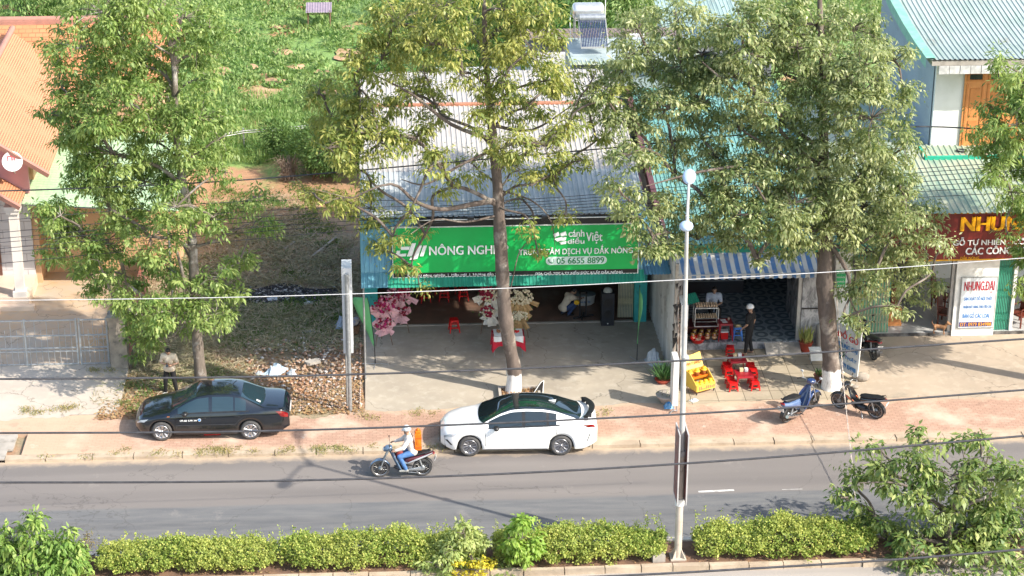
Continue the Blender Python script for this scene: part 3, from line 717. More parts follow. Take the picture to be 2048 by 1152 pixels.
# striped awning
def stripes():
    m,nt,b=new_mat('striped_awning')
    g=nt.nodes.new('ShaderNodeNewGeometry');g.name='GEO';s=nt.nodes.new('ShaderNodeSeparateXYZ');nt.links.new(g.outputs['Position'],s.inputs[0])
    mu=nt.nodes.new('ShaderNodeMath');mu.operation='MULTIPLY';mu.inputs[1].default_value=2*PI/.29;nt.links.new(s.outputs['X'],mu.inputs[0])
    sn=nt.nodes.new('ShaderNodeMath');sn.operation='SINE';nt.links.new(mu.outputs[0],sn.inputs[0])
    c=mix(nt,ramp(nt,sn.outputs[0],-.15,.15),(.62,.59,.54),(.09,.20,.40))
    c=mix(nt,ramp(nt,noise(nt,3,5,.6),.45,.7),c,mix(nt,.35,c,(.45,.4,.33)))
    nt.links.new(c,b.inputs['Base Color']);b.inputs['Roughness'].default_value=.7
    t=nt.nodes.new('ShaderNodeBsdfTranslucent');nt.links.new(c,t.inputs['Color']);ms=nt.nodes.new('ShaderNodeMixShader');ms.inputs[0].default_value=.15
    nt.links.new(b.outputs[0],ms.inputs[1]);nt.links.new(t.outputs[0],ms.inputs[2]);nt.links.new(ms.outputs[0],nt.nodes['Material Output'].inputs['Surface'])
    return m
A=thing('awning','blue and white striped awning over the cafe front','awning',(11.5,5.4,3.4))
xl,zl=XZ(1350,549,4.3);xr,_=XZ(1640,549,4.3)
P=[]
for i in range(60):
    x=xl+(xr-xl)*i/59;sg=.02*math.sin(i*.9)
    P.append([(x,5.42,3.56),(x,5.0,3.43+sg),(x,4.6,3.31+sg*1.3),(x,4.3,zl+.03+sg),(x,4.285,zl-.14+.025*math.cos(i*2.1))])
g=MB();g.grid(P);g.build('cloth',stripes(),A,True)
g=MB();g.tube([(xl,4.3,zl+.01),(xr,4.3,zl+.01)],.02,8)
g.build('front_bar',m_frame,A,True)
for xx in(xl+.1,xr-.1):
    g=MB();g.tube([(xx,5.42,3.2),(xx,4.32,zl)],.016,6);g.build('arm',m_frame,A,True)
# ---- furniture shop on the right ----
D=thing('furniture_shop','furniture shop with maroon sign, green sheet roof and white pillar','shop',(20,6.4,0))
g=MB();g.corr((14.52,5.95,4.55),(13.5,0,0),(0,5.1,.55),.2,.03,(0,0,1));rf=g.build('roof',r_green,D,True)
g=MB();g.bx(14.5,18.6,10.9,17,4.9,4.98);g.build('back_roof',r_green,rf);rf.children[-1].data.transform(Matrix.Translation(-origin_of(rf)))
g=MB();g.bx(14.5,28,6.42,12.5,-.02,.16);g.build('floor',M('pale_floor_tile',(.48,.48,.47),(.42,.42,.41),1.5,.25),D,True)
g=MB();g.bx(15.05,28,6.39,6.419,-.02,.155);g.build('step',M('black_granite',(.03,.03,.032),(.2,.19,.18),3,.3),D,True)
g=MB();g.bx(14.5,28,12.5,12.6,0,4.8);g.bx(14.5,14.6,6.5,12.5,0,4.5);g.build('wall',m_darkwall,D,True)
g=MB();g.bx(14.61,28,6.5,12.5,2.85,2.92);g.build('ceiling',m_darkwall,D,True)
g=MB();g.bx(14.52,15.05,5.95,6.45,.0,3.4);g.build('pillar',m_white,D,True,'narrow white pillar with a green notice')
pxl,_=XZ(1908,600,6.33);pxr,_=XZ(1992,600,6.33)
g=MB();g.bx(pxl,pxr,6.33,6.75,.0,2.78);g.build('pillar',m_white,D,True,'wide white pillar carrying the notice board')
g=MB();g.bx(pxl-.12,pxl-.02,6.45,6.6,.16,2.8);g.build('door_frame',m_frame,D,True)
m_gg=M('green_gate_paint',(.06,.36,.24),(.05,.3,.2),5,.5)
folding_gate(D,15.08,16.5,6.5,.17,3.0,m_gg,m_gateb,14)
g=MB();g.bx(15.08,16.5,6.54,6.55,.17,3.0);g.build('gate_sheet',m_gateb,D,True)
folding_gate(D,pxr+.02,pxr+.52,6.5,.17,2.8,m_gg,m_gg,9)
g=MB();g.bx(pxr+.02,pxr+.52,6.54,6.55,.17,2.8);g.build('gate_sheet',M('faded_gate_back',(.25,.36,.3)),D,True)
g=MB();g.bx(pxr+.55,pxr+.65,6.42,6.6,.16,2.8);g.build('door_frame',m_white,D,True)
# green pelmet sheet between the two shops
g=MB();g.corr((14.55,5.7,3.42),(1.35,0,0),(0,.35,.25),.12,.02,(0,-.6,.7));g.build('pelmet',r_dgreen,D,True)
# maroon sign
E_=thing('signboard','maroon signboard with big yellow letters above the furniture shop','signboard',(20,6.1,2.8))
def ribbed(name,c):
    m,nt,b=new_mat(name);nt.links.new(mix(nt,ramp(nt,noise(nt,6,3,.5,sc=(4,1,.1)),.4,.6),c,tuple(k*.75 for k in c)),b.inputs['Base Color']);b.inputs['Roughness'].default_value=.45;return m
SX0,zb=XZ(1757,520,6.1);_,zt=XZ(1910,416,6.1);_,zb=XZ(1910,514,6.1)
g=MB();g.bx(SX0,27.5,6.1,6.32,zb,zt);g.build('frame',M('yellow_edge',(.75,.38,.01),rough=.5),E_,True)
g=MB();g.bx(SX0+.07,27.43,6.085,6.098,zb+.06,zt-.07);g.build('panel',ribbed('maroon_sheet',(.20,.022,.017)),E_,True)
m_yl=M('yellow_letter',(.85,.42,.005),(.78,.36,.005),3,.35)
T=6.083
tx('main_lettering','NHUNG ĐẠI',1921,2150,424,462,T,m_yl,E_,.05,.03)
tx('lettering','GỖ TỰ NHIÊN - CÔNG NGHIỆP',1906,2140,467,486,T,m_lt,E_,.03,.015)
tx('lettering','CÁC CÔNG TRÌNH',1931,2080,484,501,T,m_lt,E_,.03,.02)
tx('lettering','ĐẮK NÔNG',1920,1958,503,511,T,m_yl,E_,.012,.01)
# notice board on the pillar
F_=thing('notice_board','white notice board reading NHUNG.ĐẠI fixed to the wide white pillar','sign',((pxl+pxr)/2,6.3,1.2))
bx0,bz1=XZ(1925,547,6.29);bx1,_=XZ(1998,547,6.29);_,bz0=XZ(1922,649,6.29);bx0-=.03;bx1=min(bx1,pxr-.03)
g=MB();g.bx(bx0,bx1,6.29,6.328,bz0,bz1);g.build('frame',m_steel,F_,True)
g=MB();g.bx(bx0+.03,bx1-.03,6.282,6.289,bz0+.03,bz1-.03);g.build('panel',M('printed_white',(.72,.76,.78),(.66,.7,.73),3,.5),F_,True)
T=6.281;W_=bx1-bx0;H_=bz1-bz0
def t2(nm,s,a,b,c,d,m,bd=.01):text(nm,s,bx0+W_*a,bx0+W_*b,bz0+H_*c,bz0+H_*d,T,m,F_,.006,bd)
m_rt=M('red_print',(.5,.01,.03));m_bt=M('blue_print',(.02,.22,.62))
t2('lettering','NHUNG.ĐẠI',.09,.93,.69,.93,m_rt,.02)
t2('lettering','SẢN XUẤT ĐỒ NỘI THẤT',.12,.9,.53,.65,m_bt)
t2('lettering','NHẬN ĐẶT HÀNG THEO YÊU CẦU',.12,.9,.38,.48,m_bt)
t2('lettering','BÁN GỖ CÁC LOẠI',.12,.86,.18,.33,m_bt,.015)
g=MB();g.bx(bx0+W_*.04,bx0+W_*.95,6.276,6.28,bz0+H_*.035,bz0+H_*.125);g.build('number_strip',M('navy_print',(.03,.03,.22)),F_,True)
text('number','ĐT: 0979 834988',bx0+W_*.06,bx0+W_*.93,bz0+H_*.045,bz0+H_*.115,6.275,m_yl,F_,.004,.01)
# green notice on the narrow pillar
G_=thing('notice_board','small green notice on the narrow white pillar behind the dense tree','sign',(14.78,5.93,2.2))
a,zt=XZ(1664,535,5.93);b,_=XZ(1692,535,5.93);_,zb=XZ(1664,570,5.93)
a=max(a,14.53);b=min(b,15.03)
g=MB();g.bx(a,b,5.925,5.948,zb,zt);g.build('panel',M('green_print',(.03,.4,.14)),G_,True)
for i,s in enumerate(('CÔNG TY TNHH MTV','NÔNG SẢN ĐẮK NÔNG','MUA BÁN ĐIỀU','CÀ PHÊ')):
    h=(zt-zb)/4;text('lettering',s,a+.03,b-.03,zt-h*(i+.8),zt-h*(i+.25),5.924,m_lt,G_,.004,.0)
# ---- tall house behind with the curved green roof ----
H=thing('house','tall white house with blue-grey side, orange door and curved green sheet roof','house',(21,11,0))
g=MB();g.bx(18.64,27,11,11.15,0,8.4);g.build('front_wall',M('white_plaster',(.75,.76,.74),(.68,.69,.66),1.2,.8),H,True)
g=MB();g.corr((18.6,11.16,3.),(0,8.3,0),(0,0,5.5),.12,.012,(-1,0,0));g.bx(18.63,18.7,11.16,19.4,0,8.5);g.build('side_wall',r_wallblue,H,True)
P=[];pr=[(9.95,8.48),(11.5,8.52),(13.5,8.66),(15.5,8.88),(17.5,9.25),(19.5,9.9),(22,11.)]
xs=[];x=18.15
while x<27:
    for a,h in((0,0),(.5,0),(.65,.03),(.85,.03)):xs.append((x+a*.17,h))
    x+=.17
g=MB();g.grid([[(x,y,z+h) for x,h in xs] for y,z in pr],0,False);rf=g.build('roof',roofmat('pale_green_roof',(.31,.37,.34),(.36,.41,.38),(.24,.32,.28),rough=.65),H,True)
g=MB();g.grid([[(17.98,y,z-.28),(17.98,y,z+.07),(18.3,y,z+.07),(18.32,y,z+.03)] for y,z in pr],0,False);g.build('verge_trim',M('mint_trim',(.18,.40,.31),(.24,.46,.37),3,.6),rf,True)
g=MB();g.bx(18.2,27,10.0,10.99,8.26,8.43);g.build('eave_slab',m_conc,H,True)
g=MB()
for i in range(22):g.bx(18.45+i*.36,18.45+i*.36+.34,10.0-.02+(i%2)*.01,10.1,7.97,8.25)
g.build('eave_blocks',M('stained_white',(.6,.6,.58),(.42,.42,.4),4,.8),H,True)
m_or=M('orange_varnish',(.70,.30,.10),(.62,.25,.08),3,.45)
dl,dt=XZ(1923,125,10.98);_,db=XZ(1915,290,10.98)
dl=19.62
g=MB();g.bx(dl,23.2,10.94,10.99,5.05,7.78);dr=g.build('door',m_or,H,True)
g=MB()
for i in range(5):
    x=dl+.08+i*.72
    g.bx(x,x+.60,10.915,10.939,7.4,7.46);g.bx(x,x+.60,10.915,10.939,7.66,7.72);g.bx(x,x+.08,10.915,10.939,7.46,7.66);g.bx(x+.52,x+.6,10.915,10.939,7.46,7.66)
    g.bx(x,x+.06,10.915,10.939,5.15,7.3);g.bx(x+.54,x+.6,10.915,10.939,5.15,7.3);g.bx(x+.14,x+.46,10.92,10.939,5.3,6.0);g.bx(x+.14,x+.46,10.92,10.939,6.15,7.15)
g.build('panelling',M('orange_varnish_dark',(.60,.23,.065)),dr,True)
for i in range(5):
    x=dl+.16+i*.72;g=MB();g.bx(x,x+.44,10.93,10.937,7.465,7.655);g.build('pane',glassmat('dark_glass',(.03,.035,.04),.1),dr,True)
g=MB();g.bx(18.3,27,10.0,10.99,4.86,5.02);g.build('balcony_slab',M('tan_screed',(.55,.40,.28),(.48,.34,.24),3,.9),H,True)
g=MB();g.bx(18.2,27,9.88,9.99,4.80,5.10);g.bx(18.18,18.29,9.99,11,4.8,5.1);g.build('slab_edge',M('green_edge',(.02,.40,.26),(.02,.33,.22),3,.5),H,True)
o=thing('hose_coil','coil of hose lying on the balcony slab by the orange door','hose',(19.6,10.5,5.03))
g=MB();g.tube([(.17*math.cos(a)*(1+.03*a/6),.13*math.sin(a),.012+.004*a) for a in np.linspace(0,18,60)],.012,5);g.build('coil',m_cable,o)
# ---- building with solar heater behind the grey roof ----
K=thing('rear_house','low house with a greenish roof carrying a solar heater, behind the grey roof','house',(8.5,18,0))
xa=XZ(1142,110,17.2)[0];xb=xa+4.6
zf1=XZ(1200,128,17.)[1];zf2=XZ(1200,80,20.6)[1]
g=MB();g.bx(xa,xb,17.4,20.5,0,zf1-.02);g.build('wall',M('pale_teal_plaster',(.36,.42,.42),(.24,.3,.3),1.5,.8),K,True)
g=MB();g.corr((xa-.1,17.0,zf1),(4.9,0,0),(0,3.6,zf2-zf1),.16,.02,(0,0,1));g.build('roof',roofmat('cream_green_roof',(.44,.44,.30),(.28,.38,.30),(.34,.36,.27),rough=.8),K,True)
K2=thing('rear_house','house with brown sheet roof right behind the solar heater','house',(8.5,23,0))
zg1=XZ(1200,76,22.1)[1];zg2=XZ(1200,55,25.5)[1]
g=MB();g.bx(xa-1.2,xb,22.2,25.4,0,min(zg1,zg2)-.05);g.build('wall',m_white,K2,True)
g=MB();g.corr((xa-1.4,22.1,zg1),(6.2,0,0),(0,3.4,zg2-zg1),.16,.02,(0,0,1));g.build('roof',r_brown,K2,True)
g=MB();g.bx(xa+2.6,xa+3.2,21.9,22.08,zg1-.3,zg1+.2);g.build('parapet',m_white,K2,True)
K3=thing('rear_house','white and teal house glimpsed through the dense tree crown','house',(13,25,0))
x0,_=XZ(1335,30,25);g=MB();g.bx(x0,x0+4,24,29,0,4.85);g.build('wall',m_white,K3,True)
g=MB();g.corr((x0-.2,23.7,4.9),(4.5,0,0),(0,5.5,.6),.16,.02,(0,0,1));g.build('roof',roofmat('pale_teal_roof',(.26,.36,.33),(.32,.42,.38),(.2,.28,.26)),K3,True)
g=MB();g.bx(x0+.6,x0+1.6,23.97,23.995,3.2,4.6);g.build('window',glassmat('dusk_glass',(.04,.06,.08)),K3,True)
K4=thing('shed','small teal shed behind the grey roof, under the sparse tree','shed',(3,21,0))
x0,_=XZ(868,140,20);g=MB();g.bx(x0,x0+3.2,20,23,0,3.9);g.build('wall',m_teal,K4,True)
g=MB();g.corr((x0-.2,19.7,4.0),(3.6,0,0),(0,3.6,.3),.16,.02,(0,0,1));g.build('roof',m_dirtywhite,K4,True)
# solar heater
hx,hz=XZ(1184,90,18.6)
U=thing('solar_heater','rooftop solar water heater with a row of dark glass tubes','solar heater',(hx,18.6,hz-.06))
g=MB();g.tube([(-.48,.95,.85),(.48,.95,.85)],.15,18);g.build('tank',m_steel,U)
g=MB()
for i in range(16):
    x=-.45+i*.06;g.tube([(x,-.25,.08),(x,.86,.80)],.022,6)
g.build('tubes',glassmat('tube_glass',(.02,.03,.09),.12),U)
g=MB();g.box((0,-.27,.07),(1.02,.06,.06))
for x in(-.5,.5):g.tube([(x,-.25,.05),(x,.95,.80)],.018,5);g.tube([(x,.95,.8),(x,.95,0)],.018,5)
g.build('rack',m_frame,U)
U=thing('water_tank','big stainless steel water tank lying on a stand behind the solar heater','water tank',(hx-.08,20.4,zf2))
zz=XZ(1175,20,20.4)[1]-zf2
prof=[(.0,-.62),(.16,-.61),(.27,-.56),(.31,-.5)]+[(.31+.008*(i%2),-.45+i*.1) for i in range(10)]+[(.31,.5),(.27,.56),(.16,.61),(0.,.62)]
g=MB();g.lathe(prof,(0,0,zz),22,Matrix.Rotation(PI/2,3,'Y'));g.build('tank',M('polished_steel',(.75,.74,.72),(.65,.64,.62),4,.22,.7),U)
g=MB()
for x in(-.5,.5):
    for y in(-.25,.25):g.tube([(x,y,0),(x,y,zz-.15)],.02,5)
    g.tube([(x,-.3,zz-.28),(x,.3,zz-.28)],.02,5)
for y in(-.25,.25):g.tube([(-.5,y,zz-.3),(.5,y,zz-.3)],.02,5)
g.build('stand',m_frame,U)
g=MB();g.tube([(-.62,.1,zz),(-.7,-.3,zz-.3),(-.66,-.8,-.1)],.015,5);g.tube([(.66,.05,zz+.5),(.66,.0,-.2)],.014,5);g.build('pipe',m_white,U)
# ---- house on the left with tiled roofs ----
def tilemat(name,c1,c2,w_=.26,h_=.22,axis='x'):
    m,nt,b=new_mat(name);g=nt.nodes.new('ShaderNodeNewGeometry');g.name='GEO'
    s=nt.nodes.new('ShaderNodeSeparateXYZ');nt.links.new(g.outputs['Position'],s.inputs[0])
    cb=nt.nodes.new('ShaderNodeCombineXYZ');nt.links.new(s.outputs['X' if axis=='x' else 'Y'],cb.inputs[0]);nt.links.new(s.outputs['Z'],cb.inputs[1])
    br=N(nt,'ShaderNodeTexBrick');
    for k,v in(('Scale',1.),('Color1',(*c1,1)),('Color2',(*c2,1)),('Mortar',(c1[0]*.45,c1[1]*.4,c1[2]*.4,1)),('Mortar Size',.012),('Brick Width',w_),('Row Height',h_*.5)):br.inputs[k].default_value=v
    br.inputs['Mortar Smooth'].default_value=.6
    nt.links.new(cb.outputs[0],br.inputs['Vector'])
    c=mix(nt,ramp(nt,noise(nt,1.2,5,.6),.45,.7),br.outputs['Color'],tuple(k*.85 for k in c1))
    nt.links.new(c,b.inputs['Base Color']);b.inputs['Roughness'].default_value=.75;bump(nt,br.outputs['Fac'],b,.5,-.03);return m
t_or=tilemat('terracotta_tiles',(.56,.235,.105),(.50,.20,.085))
t_or2=tilemat('terracotta_tiles_side',(.58,.27,.14),(.55,.25,.125),.2,.1,'y')
m_ridge=M('ridge_tile',(.42,.20,.15),(.34,.17,.13),4,.8)
L=thing('house','orange tiled house with pink gable, white column porch and peach side wall','house',(-13,12,0))
XR,ZR=-13.94,6.5;XE,ZE=-11.28,4.69
# front wing roof (ridge along Y), both slopes, with thickness
def slab(g,a,b,c,d,th):
    a,b,c,d=[Vector(p) for p in(a,b,c,d)];n=(b-a).cross(d-a).normalized()
    if n.z<0:n=-n
    g.prism([a,b,c,d],-n*th)
g=MB();slab(g,(XE,10.8,ZE),(XE,21.,ZE),(XR,21.5,ZR),(XR,10.8,ZR),.09);slab(g,(XR,10.8,ZR),(XR,21.5,ZR),(XR-2.7,21.,ZE),(XR-2.7,10.8,ZE),.09)
wr=g.build('roof',t_or2,L,True,'front wing roof of plain orange tiles')
g=MB();
for i in range(38):g.tube([(XR,10.75+i*.29,ZR+.03),(XR,10.75+i*.29+.3,ZR+.05)],[.10,.12],9)
g.build('ridge',m_ridge,wr,True)
g=MB();slab(g,(XE+.05,10.72,ZE-.02),(XR,10.72,ZR-.0),(XR,10.84,ZR+.04),(XE+.05,10.84,ZE+.02),.16);g.build('verge',m_ridge,wr,True)
# main roof (ridge along X)
yr=22.6;zr=PY(200,47,yr)[2];xr_=PY(352,60,yr)[0]
g=MB();
n=52;slab(g,(-24,20.0,zr-1.6),(xr_,20.0,zr-1.6),(xr_,yr,zr),(-24,yr,zr),.08);slab(g,(-24,yr,zr),(xr_,yr,zr),(xr_,yr+2.6,zr-1.6),(-24,yr+2.6,zr-1.6),.08)
mr=g.build('roof',t_or,L,True,'main roof of scalloped orange tiles')
g=MB();g.tube([(-24,yr,zr+.05),(xr_,yr,zr+.05)],.13,8);g.bx(-24,xr_,yr-.17,yr-.1,zr-.16,zr+.03);g.build('ridge',m_ridge,mr,True)
g=MB();slab(g,(xr_-.02,19.95,zr-1.62),(xr_+.12,19.95,zr-1.62),(xr_+.12,yr,zr+.02),(xr_-.02,yr,zr+.02),.22);g.build('verge',M('dark_verge',(.08,.05,.045),(.06,.04,.035),4,.8),mr,True)
m_pink=M('pink_plaster',(.60,.30,.30),(.54,.27,.27),1.5,.8)
g=MB();g.prism([(-16.2,11.35,3.6),(-12.05,11.35,3.6),(-12.05,11.35,ZE+.35),(XR,11.35,ZR-.12),(-16.2,11.35,ZE-.0)],(0,.2,0));g.build('gable_wall',m_pink,L,True)
g=MB();g.bx(-12.25,-12.05,12.43,20,0,ZE-.0);g.build('wing_side_wall',M('peach_side',(.66,.42,.25),(.58,.36,.2),1.,.85),L,True)
g=MB();g.bx(-24,xr_-.5,20.4,20.6,0,zr-1.4);g.bx(xr_-.7,xr_-.5,20.6,25,0,zr-1.);g.build('rear_wall',M('peach_plaster',(.62,.40,.24),(.56,.35,.2),1.,.85),L,True)
m_peach=M('peach_plaster_front',(.66,.40,.22),(.58,.34,.18),.8,.85,c3=(.5,.36,.26),s3=2)
g=MB();g.bx(-12.04,-7.35,13.4,13.6,0,3.3);g.bx(-7.5,-7.35,13.6,19,0,3.2);g.build('side_wing_wall',m_peach,L,True)
# pale green sheet canopy
g=MB();g.corr((-12.2,10.5,3.72),(0,6.4,.5),(5.2,0,-.35),.2,.02,(0,0,1));g.build('canopy',r_lgreen,L,True)
g=MB();g.tube([(-12.2,10.6,3.66),(-7.1,10.6,3.32)],.03,6);g.tube([(-7.4,10.7,3.3),(-7.4,10.7,0)],.04,6);g.build('canopy_frame',m_steel,L,True)
# porch
g=MB();slab(g,(-12.18,9.95,3.86),(-12.18,11.34,3.86),(-14.,11.34,5.05),(-14.,9.95,5.05),.09);slab(g,(-14.,9.95,5.05),(-14.,11.34,5.05),(-16.,11.34,3.8),(-16.,9.95,3.8),.09);pr_=g.build('porch_roof',t_or2,L,True)
g=MB();slab(g,(-12.14,9.88,3.84),(-14.,9.88,5.05),(-14.,10.0,5.09),(-12.14,10.0,3.88),.15);g.build('verge',m_ridge,pr_,True)
m_cw=M('cream_white_plaster',(.72,.66,.60),(.64,.58,.52),1.2,.7)
g=MB();g.bx(-17,-12.25,12.3,12.42,0,3.6);g.build('porch_wall',tilemat('pale_wall_tiles',(.60,.58,.58),(.57,.55,.55),.5,.6),L,True)
g=MB();g.bx(-17,-12.2,10.25,12.29,-.02,.42);g.bx(-17,-12.0,9.98,10.24,-.02,.2);g.build('porch_floor',M('cream_tile',(.70,.56,.44),(.64,.50,.39),1.,.4),L,True)
for cx in(-12.5,-14.9):
    g=MB();g.box((cx,10.5,2.0),(.3,.3,3.2));g.box((cx,10.5,3.5),(.44,.44,.14));g.box((cx,10.5,3.64),(.54,.54,.14));g.box((cx,10.5,.52),(.46,.46,.2));g.build('column',m_cw,L,True)
g=MB();g.bx(-14.5,-13.38,12.25,12.3,.42,2.7);g.build('door',M('dark_wood_door',(.14,.06,.04)),L,True)
# satellite dish
dx,dz=XZ(22,333,10.6)
o=thing('satellite_dish','white satellite dish with a red mark in front of the pink gable','satellite dish',(dx,10.75,dz-.45))
Md=Matrix.Rotation(R(62),3,'X')@Matrix.Identity(3);Md=Matrix.Rotation(R(12),3,'Z')@Md
g=MB();g.lathe([(.001,-.06),(.12,-.05),(.24,-.02),(.33,.03),(.34,.03),(.33,.01),(.24,-.04),(.001,-.08)],(0,-.1,.45),26,Md);g.build('bowl',m_white,o)
g=MB();g.tube([(0,.05,.35),(0,0,.05),(.0,.3,-.1)],.022,6);g.tube([Vector((0,-.1,.45))+Md@Vector((0,-.3,.03)),Vector((0,-.1,.45))+Md@Vector((0,-.12,.32))],.012,5);g.build('arm',m_steel,o)
g=MB()
for a,b,c,d in((-.15,.04,-.12,.2),(-.12,.17,.02,.2),(-.01,.04,.02,.17),(.06,.04,.09,.2),(.09,.12,.17,.15)):
    g.prism([Vector((0,-.1,.45))+Md@Vector((x,y,.012+.3*(x*x+y*y)-.05)) for x,y in((a,b),(c,b),(c,d),(a,d))],Md@Vector((0,0,.01)))
g.build('mark',M('red_mark',(.6,.03,.05)),o)
# gate, pillar and boundary wall
m_gp=M('pale_gate_paint',(.40,.42,.42),(.32,.33,.33),4,.5,c3=(.3,.25,.22),s3=9)
gy=5.55
for nm,lab,xa,xb,nb in(('iron_gate','wide pale iron gate leaf of the courtyard at the left edge',-14.9,-9.95,26),('iron_gate','narrow pale iron gate leaf beside the stone pillar',-9.9,-8.98,6)):
    o=thing(nm,lab,'gate',((xa+xb)/2,gy,.03))
    g=MB()
    for zz in(.05,.5,.62,1.05,1.58):g.bx(xa,xb,gy-.02,gy+.02,.03+zz-.02,.03+zz+.02)
    for xx in [xa+.025,xb-.025]+([xa+1.6,xa+3.3] if nb>10 else []):g.bx(xx-.028,xx+.028,gy-.03,gy+.03,.05,1.66)
    g.build('frame',m_gp,o,True)
    g=MB()
    for i in range(1,nb):
        xx=xa+(xb-xa)*i/nb;g.tube([(xx,gy-.03,.08),(xx,gy-.03,1.58 if i%2 else 1.3)],.009,5)
    if nb<10:
        for a in np.linspace(0,2*PI,9)[:-1]:g.tube([(xa+.55,gy-.035,.95),(xa+.55+.3*math.cos(a),gy-.035,.95+.3*math.sin(a))],.008,4)
    g.build('bars',m_gp,o,True)
o=thing('gate_pillar','weathered stone gate pillar right of the iron gate','pillar',(-8.62,5.45,0))
m_st=M('weathered_stone',(.40,.34,.27),(.28,.24,.2),3,.95,bmp=.6,c3=(.10,.095,.09),s3=2.5)
g=MB();g.bx(-8.9,-8.36,5.2,5.72,-.05,1.72);g.bx(-8.95,-8.31,5.15,5.77,1.72,1.82);g.build('shaft',m_st,o,True)
o=thing('boundary_wall','low red brick boundary wall running back from the gate pillar','wall',(-8.5,9,0))
def brickmat():
    m,nt,b=new_mat('red_brick');g=nt.nodes.new('ShaderNodeNewGeometry');g.name='GEO'
    s=nt.nodes.new('ShaderNodeSeparateXYZ');nt.links.new(g.outputs['Position'],s.inputs[0]);cb=nt.nodes.new('ShaderNodeCombineXYZ');nt.links.new(s.outputs['Y'],cb.inputs[0]);nt.links.new(s.outputs['Z'],cb.inputs[1])
    br=N(nt,'ShaderNodeTexBrick')
    for k,v in(('Scale',1.),('Color1',(.33,.10,.06,1)),('Color2',(.26,.08,.05,1)),('Mortar',(.32,.27,.22,1)),('Mortar Size',.01),('Brick Width',.2),('Row Height',.08)):br.inputs[k].default_value=v
    nt.links.new(cb.outputs[0],br.inputs['Vector']);nt.links.new(br.outputs['Color'],b.inputs['Base Color']);b.inputs['Roughness'].default_value=.9;return m
g=MB();g.bx(-8.52,-8.38,5.73,19.5,-.05,1.05);g.build('brickwork',brickmat(),o,True)
# field shelter
sx,sy,_=PZ(634,62,0)
o=thing('field_shelter','small open shelter with purple-grey roof on posts in the green field','shelter',(sx,sy+.4,-.05))
g=MB();g.corr((-.62,-.55,.92),(1.24,0,0),(0,1.1,.2),.12,.02,(0,0,1));g.build('roof',M('mauve_roof',(.30,.24,.29),(.25,.2,.25),4,.7),o)
for x in(-.53,.53):
    for y in(-.42,.42):
        g=MB();g.tube([(x,y,-.1),(x,y,.98 if y<0 else 1.08)],.035,6);g.build('post',m_wood,o)
g=MB();g.tube([(-.55,-.42,.82),(.55,-.42,.82)],.025,5);g.build('beam',m_wood,o)
# wire fence at the field edge
px_=PZ(486,305,0)
o=thing('fence_post','grey fence post with a loop of wire at the field edge','post',(px_[0],px_[1],-.05))
g=MB();g.tube([(0,0,0),(0,0,1.0)],.035,7);g.build('post',m_steel,o)
g=MB();g.tube([(.16*math.cos(a),-.04,.72+.2*math.sin(a)) for a in np.linspace(0,2*PI*2.9,50)],.012,4);g.build('wire_loop',m_cable,o)
o=thing('fence_rail','pale bar fence rail sagging across the edge of the field','fence',(px_[0],px_[1]+.1,.9))
g=MB();g.tube([PZ(a,b,.9) for a,b in((445,274),(486,266),(540,262),(600,256),(640,252),(700,248))],.02,5);g.tube([PZ(a,b,.9) for a,b in((445,278),(486,270),(540,266),(600,260),(640,256),(700,252))],.02,5);g.build('rail',m_frame,o,True)
# ================= PEOPLE (joined limbs fused into one skin) =================
m_skin=M('skin',(.42,.25,.17),(.38,.22,.15),9,.55)
m_hair=M('black_hair',(.012,.01,.01),(.02,.017,.015),9,.5)
def cap(bm,a,b,ra,rb,n=12):
    a,b=Vector(a),Vector(b);d=b-a;L=d.length
    if L<1e-6:d=Vector((0,0,1));L=1e-6
    q=d.to_track_quat('Z','Y').to_matrix()
    rings=[];m=4
    for i in range(m+1):
        th=PI/2*(1-i/m);rings.append((ra*math.cos(th),-ra*math.sin(th)))
    for i in range(m+1):
        th=PI/2*(i/m);rings.append((rb*math.cos(th),L+rb*math.sin(th)))
    vs=[]
    for r,z in rings:
        vs.append([bm.verts.new(a+q@Vector((max(r,1e-4)*math.cos(2*PI*k/n),max(r,1e-4)*math.sin(2*PI*k/n),z))) for k in range(n)])
    for i in range(len(vs)-1):
        for k in range(n):bm.faces.new((vs[i][k],vs[i][(k+1)%n],vs[i+1][(k+1)%n],vs[i+1][k]))
    bm.faces.new(vs[0][::-1]);bm.faces.new(vs[-1])
def ellb(bm,c,r,M_=None,n=16,m=10):
    rows=[]
    for i in range(m+1):
        th=PI*i/m
        rr=[]
        for k in range(n):
            p=Vector((r[0]*max(math.sin(th),1e-3)*math.cos(2*PI*k/n),r[1]*max(math.sin(th),1e-3)*math.sin(2*PI*k/n),r[2]*math.cos(th)))
            if M_ is not None:p=M_@p
            rr.append(bm.verts.new(p+Vector(c)))
        rows.append(rr)
    for i in range(m):
        for k in range(n):bm.faces.new((rows[i][k],rows[i+1][k],rows[i+1][(k+1)%n],rows[i][(k+1)%n]))
    bm.faces.new(rows[0]);bm.faces.new(rows[-1][::-1])
def fuse(name,bm,mat,parent,vox=.012,smooth=2):
    bmesh.ops.recalc_face_normals(bm,faces=bm.faces[:])
    me=bpy.data.meshes.new(name);bm.to_mesh(me);bm.free()
    ob=bpy.data.objects.new(name,me);COL.objects.link(ob)
    r=ob.modifiers.new('r','REMESH');r.mode='VOXEL';r.voxel_size=vox
    if smooth:
        s=ob.modifiers.new('s','SMOOTH');s.iterations=smooth;s.factor=.5
    dg=bpy.context.evaluated_depsgraph_get();m2=bpy.data.meshes.new_from_object(ob.evaluated_get(dg))
    ob.modifiers.clear();ob.data=m2;bpy.data.meshes.remove(me);m2.name=name
    m2.polygons.foreach_set('use_smooth',[True]*len(m2.polygons))
    m2.materials.clear();m2.materials.append(mat);ob.parent=parent
    return ob
